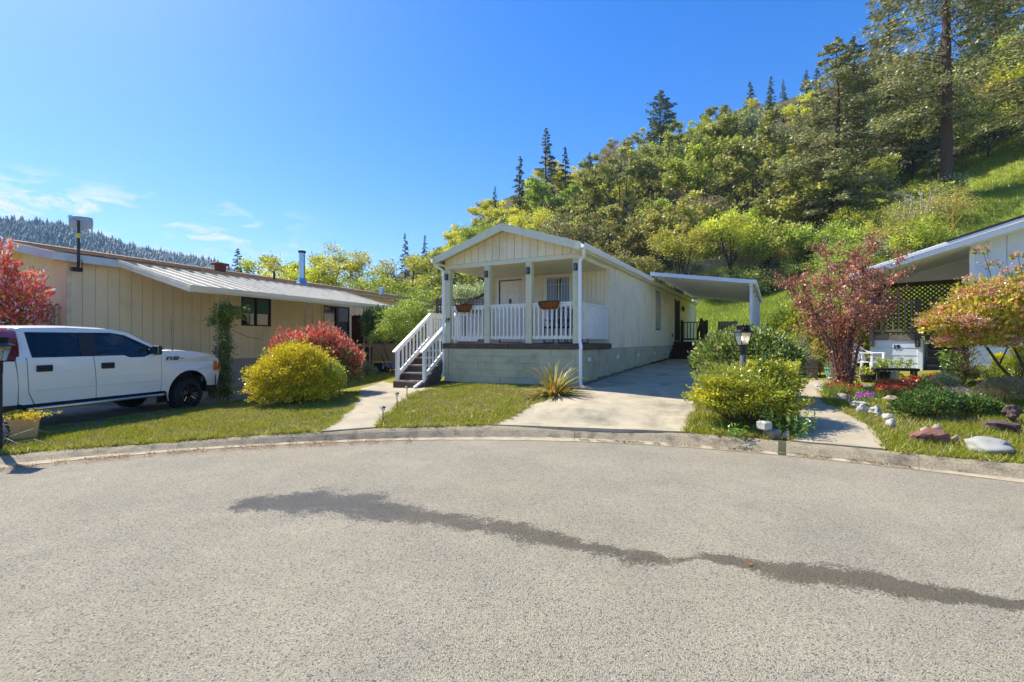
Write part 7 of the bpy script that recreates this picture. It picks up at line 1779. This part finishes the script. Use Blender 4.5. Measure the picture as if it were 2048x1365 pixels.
# clumps of blades: iris, bulbs
def clump(name, label, p, n, hgt_, w, rad, cols, seed, lean=.25, cat='plant'):
    rng = np.random.default_rng(seed); a = rng.uniform(0, 6.28, n); r_ = rad*rng.random(n)**.5; g = blades(rng, np.stack([np.cos(a)*r_, np.sin(a)*r_, a*0], 1), hgt_, w, pick(rng, cols, n), lean)
    q = thing(name, label, cat, tuple(p), 0); link('leaves', arr_mesh(name+'_leaves', g[0], g[1], gl, g[2]), q)
clump('iris_plant', 'upright clump of iris leaves at the path end', GZ(1660,783), 90, .24, .02, .14, LG, 540)
p = GZ(1668,757); clump('bulb_leaves', 'strap leaves growing from the green pot', (p.x,p.y,p.z+.24), 160, .26, .018, .18, [(.30,.38,.16,2),(.20,.30,.06,2)], 541, .5)
p = GZ(1800,766); leafy('planter_greens', 'mixed green leaves filling the raised planter', 0, 0, 34, .22, 542, LG+YG, .02, .36, at=(p.x,p.y+.15,p.z+.33), cat='plants')
p = GZ(1766,762); leafy('pot_greens', 'green leaves spilling over the grey nursery pot', 0, 0, 14, .2, 543, LG, .02, .12, at=(p.x,p.y,p.z+.2))
p = GZ(1735,764); leafy('fern', 'yellow-green fern in the low black pot', 0, 0, 16, .22, 544, YG, .022, .12, at=(p.x,p.y,p.z+.14))
p = GZ(1908,765); leafy('potted_shrub', 'green leafy shrub in the large black pot', 0, 0, 34, .42, 545, LG, .024, .2, at=(p.x,p.y,p.z+.26), cat='shrub')
p = GZ(1620,757); twp = on(1612, 12.6)
def bare(name, label, p, hh, R, bk, seed, n=0, cols=None, size=.05):
    rng = np.random.default_rng(seed); m = MB(); m.tube([(0,0,0),(.02,0,hh*.5),(0,0,hh)], [.018,.012,.003], 6); C = []
    for k in range(55):
        f = rng.uniform(.05, .95); a = rng.uniform(0, 6.28); l_ = R*rng.uniform(.5, 1)*(1.1-f*.6); b0 = np.array([0, 0, hh*f]); b1 = b0+np.array([math.cos(a)*l_, math.sin(a)*l_, l_*rng.uniform(.5, 1.2)])
        m.tube([b0, (b0+b1)/2+rng.normal(0, .02, 3), b1], [.006,.004,.0015], 3, caps=False)
        for j in range(3): b2 = b0+(b1-b0)*rng.uniform(.4, .9); m.tube([b2, b2+rng.normal(0, .08, 3)+np.array([0,0,.08])], [.003,.001], 3, caps=False)
        C += [b0+(b1-b0)*rng.uniform(.3, 1.1)+rng.normal(0, .03, 3) for _ in range(n)]
    q = thing(name, label, 'shrub', tuple(p), 0); m.build('branches', bk, q)
    if n: C = np.array(C); g = leaves(rng, C, size, pick(rng, cols, len(C)), .5); link('foliage', arr_mesh(name+'_foliage', *g[:2], lmB, g[2]), q)
bare('bare_shrub', 'bare grey-brown twiggy shrub behind the timber planter', on(1606,12.9), 1.05, .45, barkp, 550)
bare('yellow_sapling', 'small yellow-leaved sapling behind the timber planter', on(1640,12.9), .95, .32, bark, 551, 26, GOLD, .05)
bare('bare_shrub', 'thin dark bare shrub in front of the white wall', on(1930,10.1), .8, .42, bark, 552, 4, PC, .04)
bush('green_shrub', 'bushy light green shrub between the carport and the purple tree', on(1600,15.5), [((0,0,1.1),(.95,.8,.9)),((.4,0,1.7),(.6,.5,.5)),((-.45,0,.8),(.6,.6,.7))], 11000, .09, YG+GRN, 553, lmB, .45, .5, lump=.25)
bush('green_shrub', 'dark green shrub behind the bare twiggy one', on(1650,14.2), [((0,0,.7),(.9,.6,.75)),((.8,0,.7),(.8,.6,.7)),((-.6,0,.5),(.6,.5,.6))], 9000, .09, GRN+OLV, 554, lmB, .45, .5, lump=.25)
bush('green_shrub', 'green shrub mass left of the white porch', on(1705,13.8), [((0,0,.7),(.8,.6,.8)),((.1,0,1.3),(.6,.5,.6))], 7000, .08, GRN+YG, 555, lmB, .5, .4, lump=.25)
# pot plants at the left: yellow succulents and a tangle of dead twigs
p = GZ(50,878); q = thing('yellow_flowers', 'yellow daisy flowers filling the square tan pot', 'flowers', (p.x, p.y, p.z+.32), 0)
rng = np.random.default_rng(560); C = rng.normal(0, 1, (260, 3))*np.array([.15,.12,.022])+np.array([0,0,.05]); C = np.repeat(C, 5, 0)+rng.normal(0, .014, (1300, 3)); g = leaves(rng, C, .045*rng.uniform(.7, 1.3, len(C)), pick(rng, [(.72,.48,.02,4),(.62,.36,.02,2),(.25,.30,.05,1.5)], len(C)), .4, np.tile([0,0,.5], (len(C), 1)))
link('blossoms', arr_mesh('daisy_blossoms', *g[:2], lmB, g[2]), q)
p = on(18, 6.9); q = thing('dead_branches', 'tangle of pale dead branches between the lamp post and tan pot', 'branches', tuple(p), 0); m = MB()
for k in range(18):
    a = rng.uniform(0, 6.28); s0 = np.array([rng.normal(-.08,.10), rng.normal(0,.1), rng.uniform(0,.3)]); e0 = s0+np.array([rng.normal(.05,.25), rng.normal(0,.2), rng.uniform(-.1,.25)]); mm_ = (s0+e0)/2+np.array([0,0,rng.uniform(.02,.12)])
    m.tube([s0, mm_, e0], [.006,.006,.002], 4, caps=False)
m.build('twigs', barkp, q)
# ================================================================== distant forested ridge and the air in between
rng = np.random.default_rng(88); n = 11000
th = np.radians(rng.uniform(-56, -21, n)); r_ = np.sqrt(rng.uniform(640**2, 1130**2, n)); x = r_*np.sin(th); y = r_*np.cos(th); z = zarr(x, y)
hh = rng.uniform(7, 16, n)*(1+.45*(rng.random(n) < .12)); ww = hh*rng.uniform(.15, .30, n)
V_ = []; Q_ = []; T_ = []; c = pick(rng, [(.05,.085,.05,4),(.07,.11,.055,3)], n, .1); kk = 0
for lv, (z0_, z1_, rf) in enumerate(((.08,.55,1.0),(.35,.8,.72),(.6,1.0,.45))):
    ang = np.arange(6)*math.pi/3+lv*.5
    jit = rng.uniform(.7, 1.25, (n, 6)); ring = np.stack([x[:, None]+np.cos(ang)*ww[:, None]*rf*jit, y[:, None]+np.sin(ang)*ww[:, None]*rf*jit, (z+hh*z0_)[:, None]+rng.normal(0, .4, (n, 6))], -1)
    top = np.stack([x+rng.normal(0, .3, n), y, z+hh*z1_], -1)[:, None]
    V_.append(np.concatenate([ring, top], 1).reshape(-1, 3)); b0 = kk+np.arange(n)[:, None]*7; tri = np.array([[i, (i+1) % 6, 6] for i in range(6)])
    Q_.append((b0[:, :, None]+tri[None]).reshape(-1, 3)); T_.append(np.repeat(c, 7, 0)); kk += 7*n
tag(link('distant_forest', arr_mesh('distant_forest', np.concatenate(V_), np.concatenate(Q_), lmC, np.concatenate(T_))), 'far conifer forest covering the blue ridge at the left', 'forest', kind='stuff')
hz = bpy.data.materials.new('air'); hz.use_nodes = True; t = hz.node_tree; t.nodes.clear(); o_ = t.nodes.new('ShaderNodeOutputMaterial'); v_ = t.nodes.new('ShaderNodeVolumePrincipled')
v_.inputs['Color'].default_value = (.45,.70,1,1); v_.inputs['Density'].default_value = .00028; t.links.new(v_.outputs[0], o_.inputs['Volume'])
tag(MB().box((0,0,165),(3600,3600,332)).build('haze', hz), kind='stuff')

# ================================================================== single out things that still share a label
_by = {}
for o in bpy.data.objects:
    if o.parent is None and o.get('category') and o.get('label'): _by.setdefault(o['label'], []).append(o)
_ord = ['leftmost','second','third','fourth','fifth','sixth','seventh','eighth','ninth','tenth','eleventh','twelfth','thirteenth','fourteenth','fifteenth','sixteenth','seventeenth','eighteenth','nineteenth','twentieth']
for lb, os_ in _by.items():
    if len(os_) < 2: continue
    os_.sort(key=lambda o: o.location.x/max(o.location.y, .1))
    for i, o in enumerate(os_):
        w = 'leftmost' if i == 0 else 'rightmost' if i == len(os_)-1 else (_ord[i] if i < 20 else str(i+1)+'th')+' from left'
        if not o.get('group'): o['group'] = lb
        o['label'] = lb+', '+w
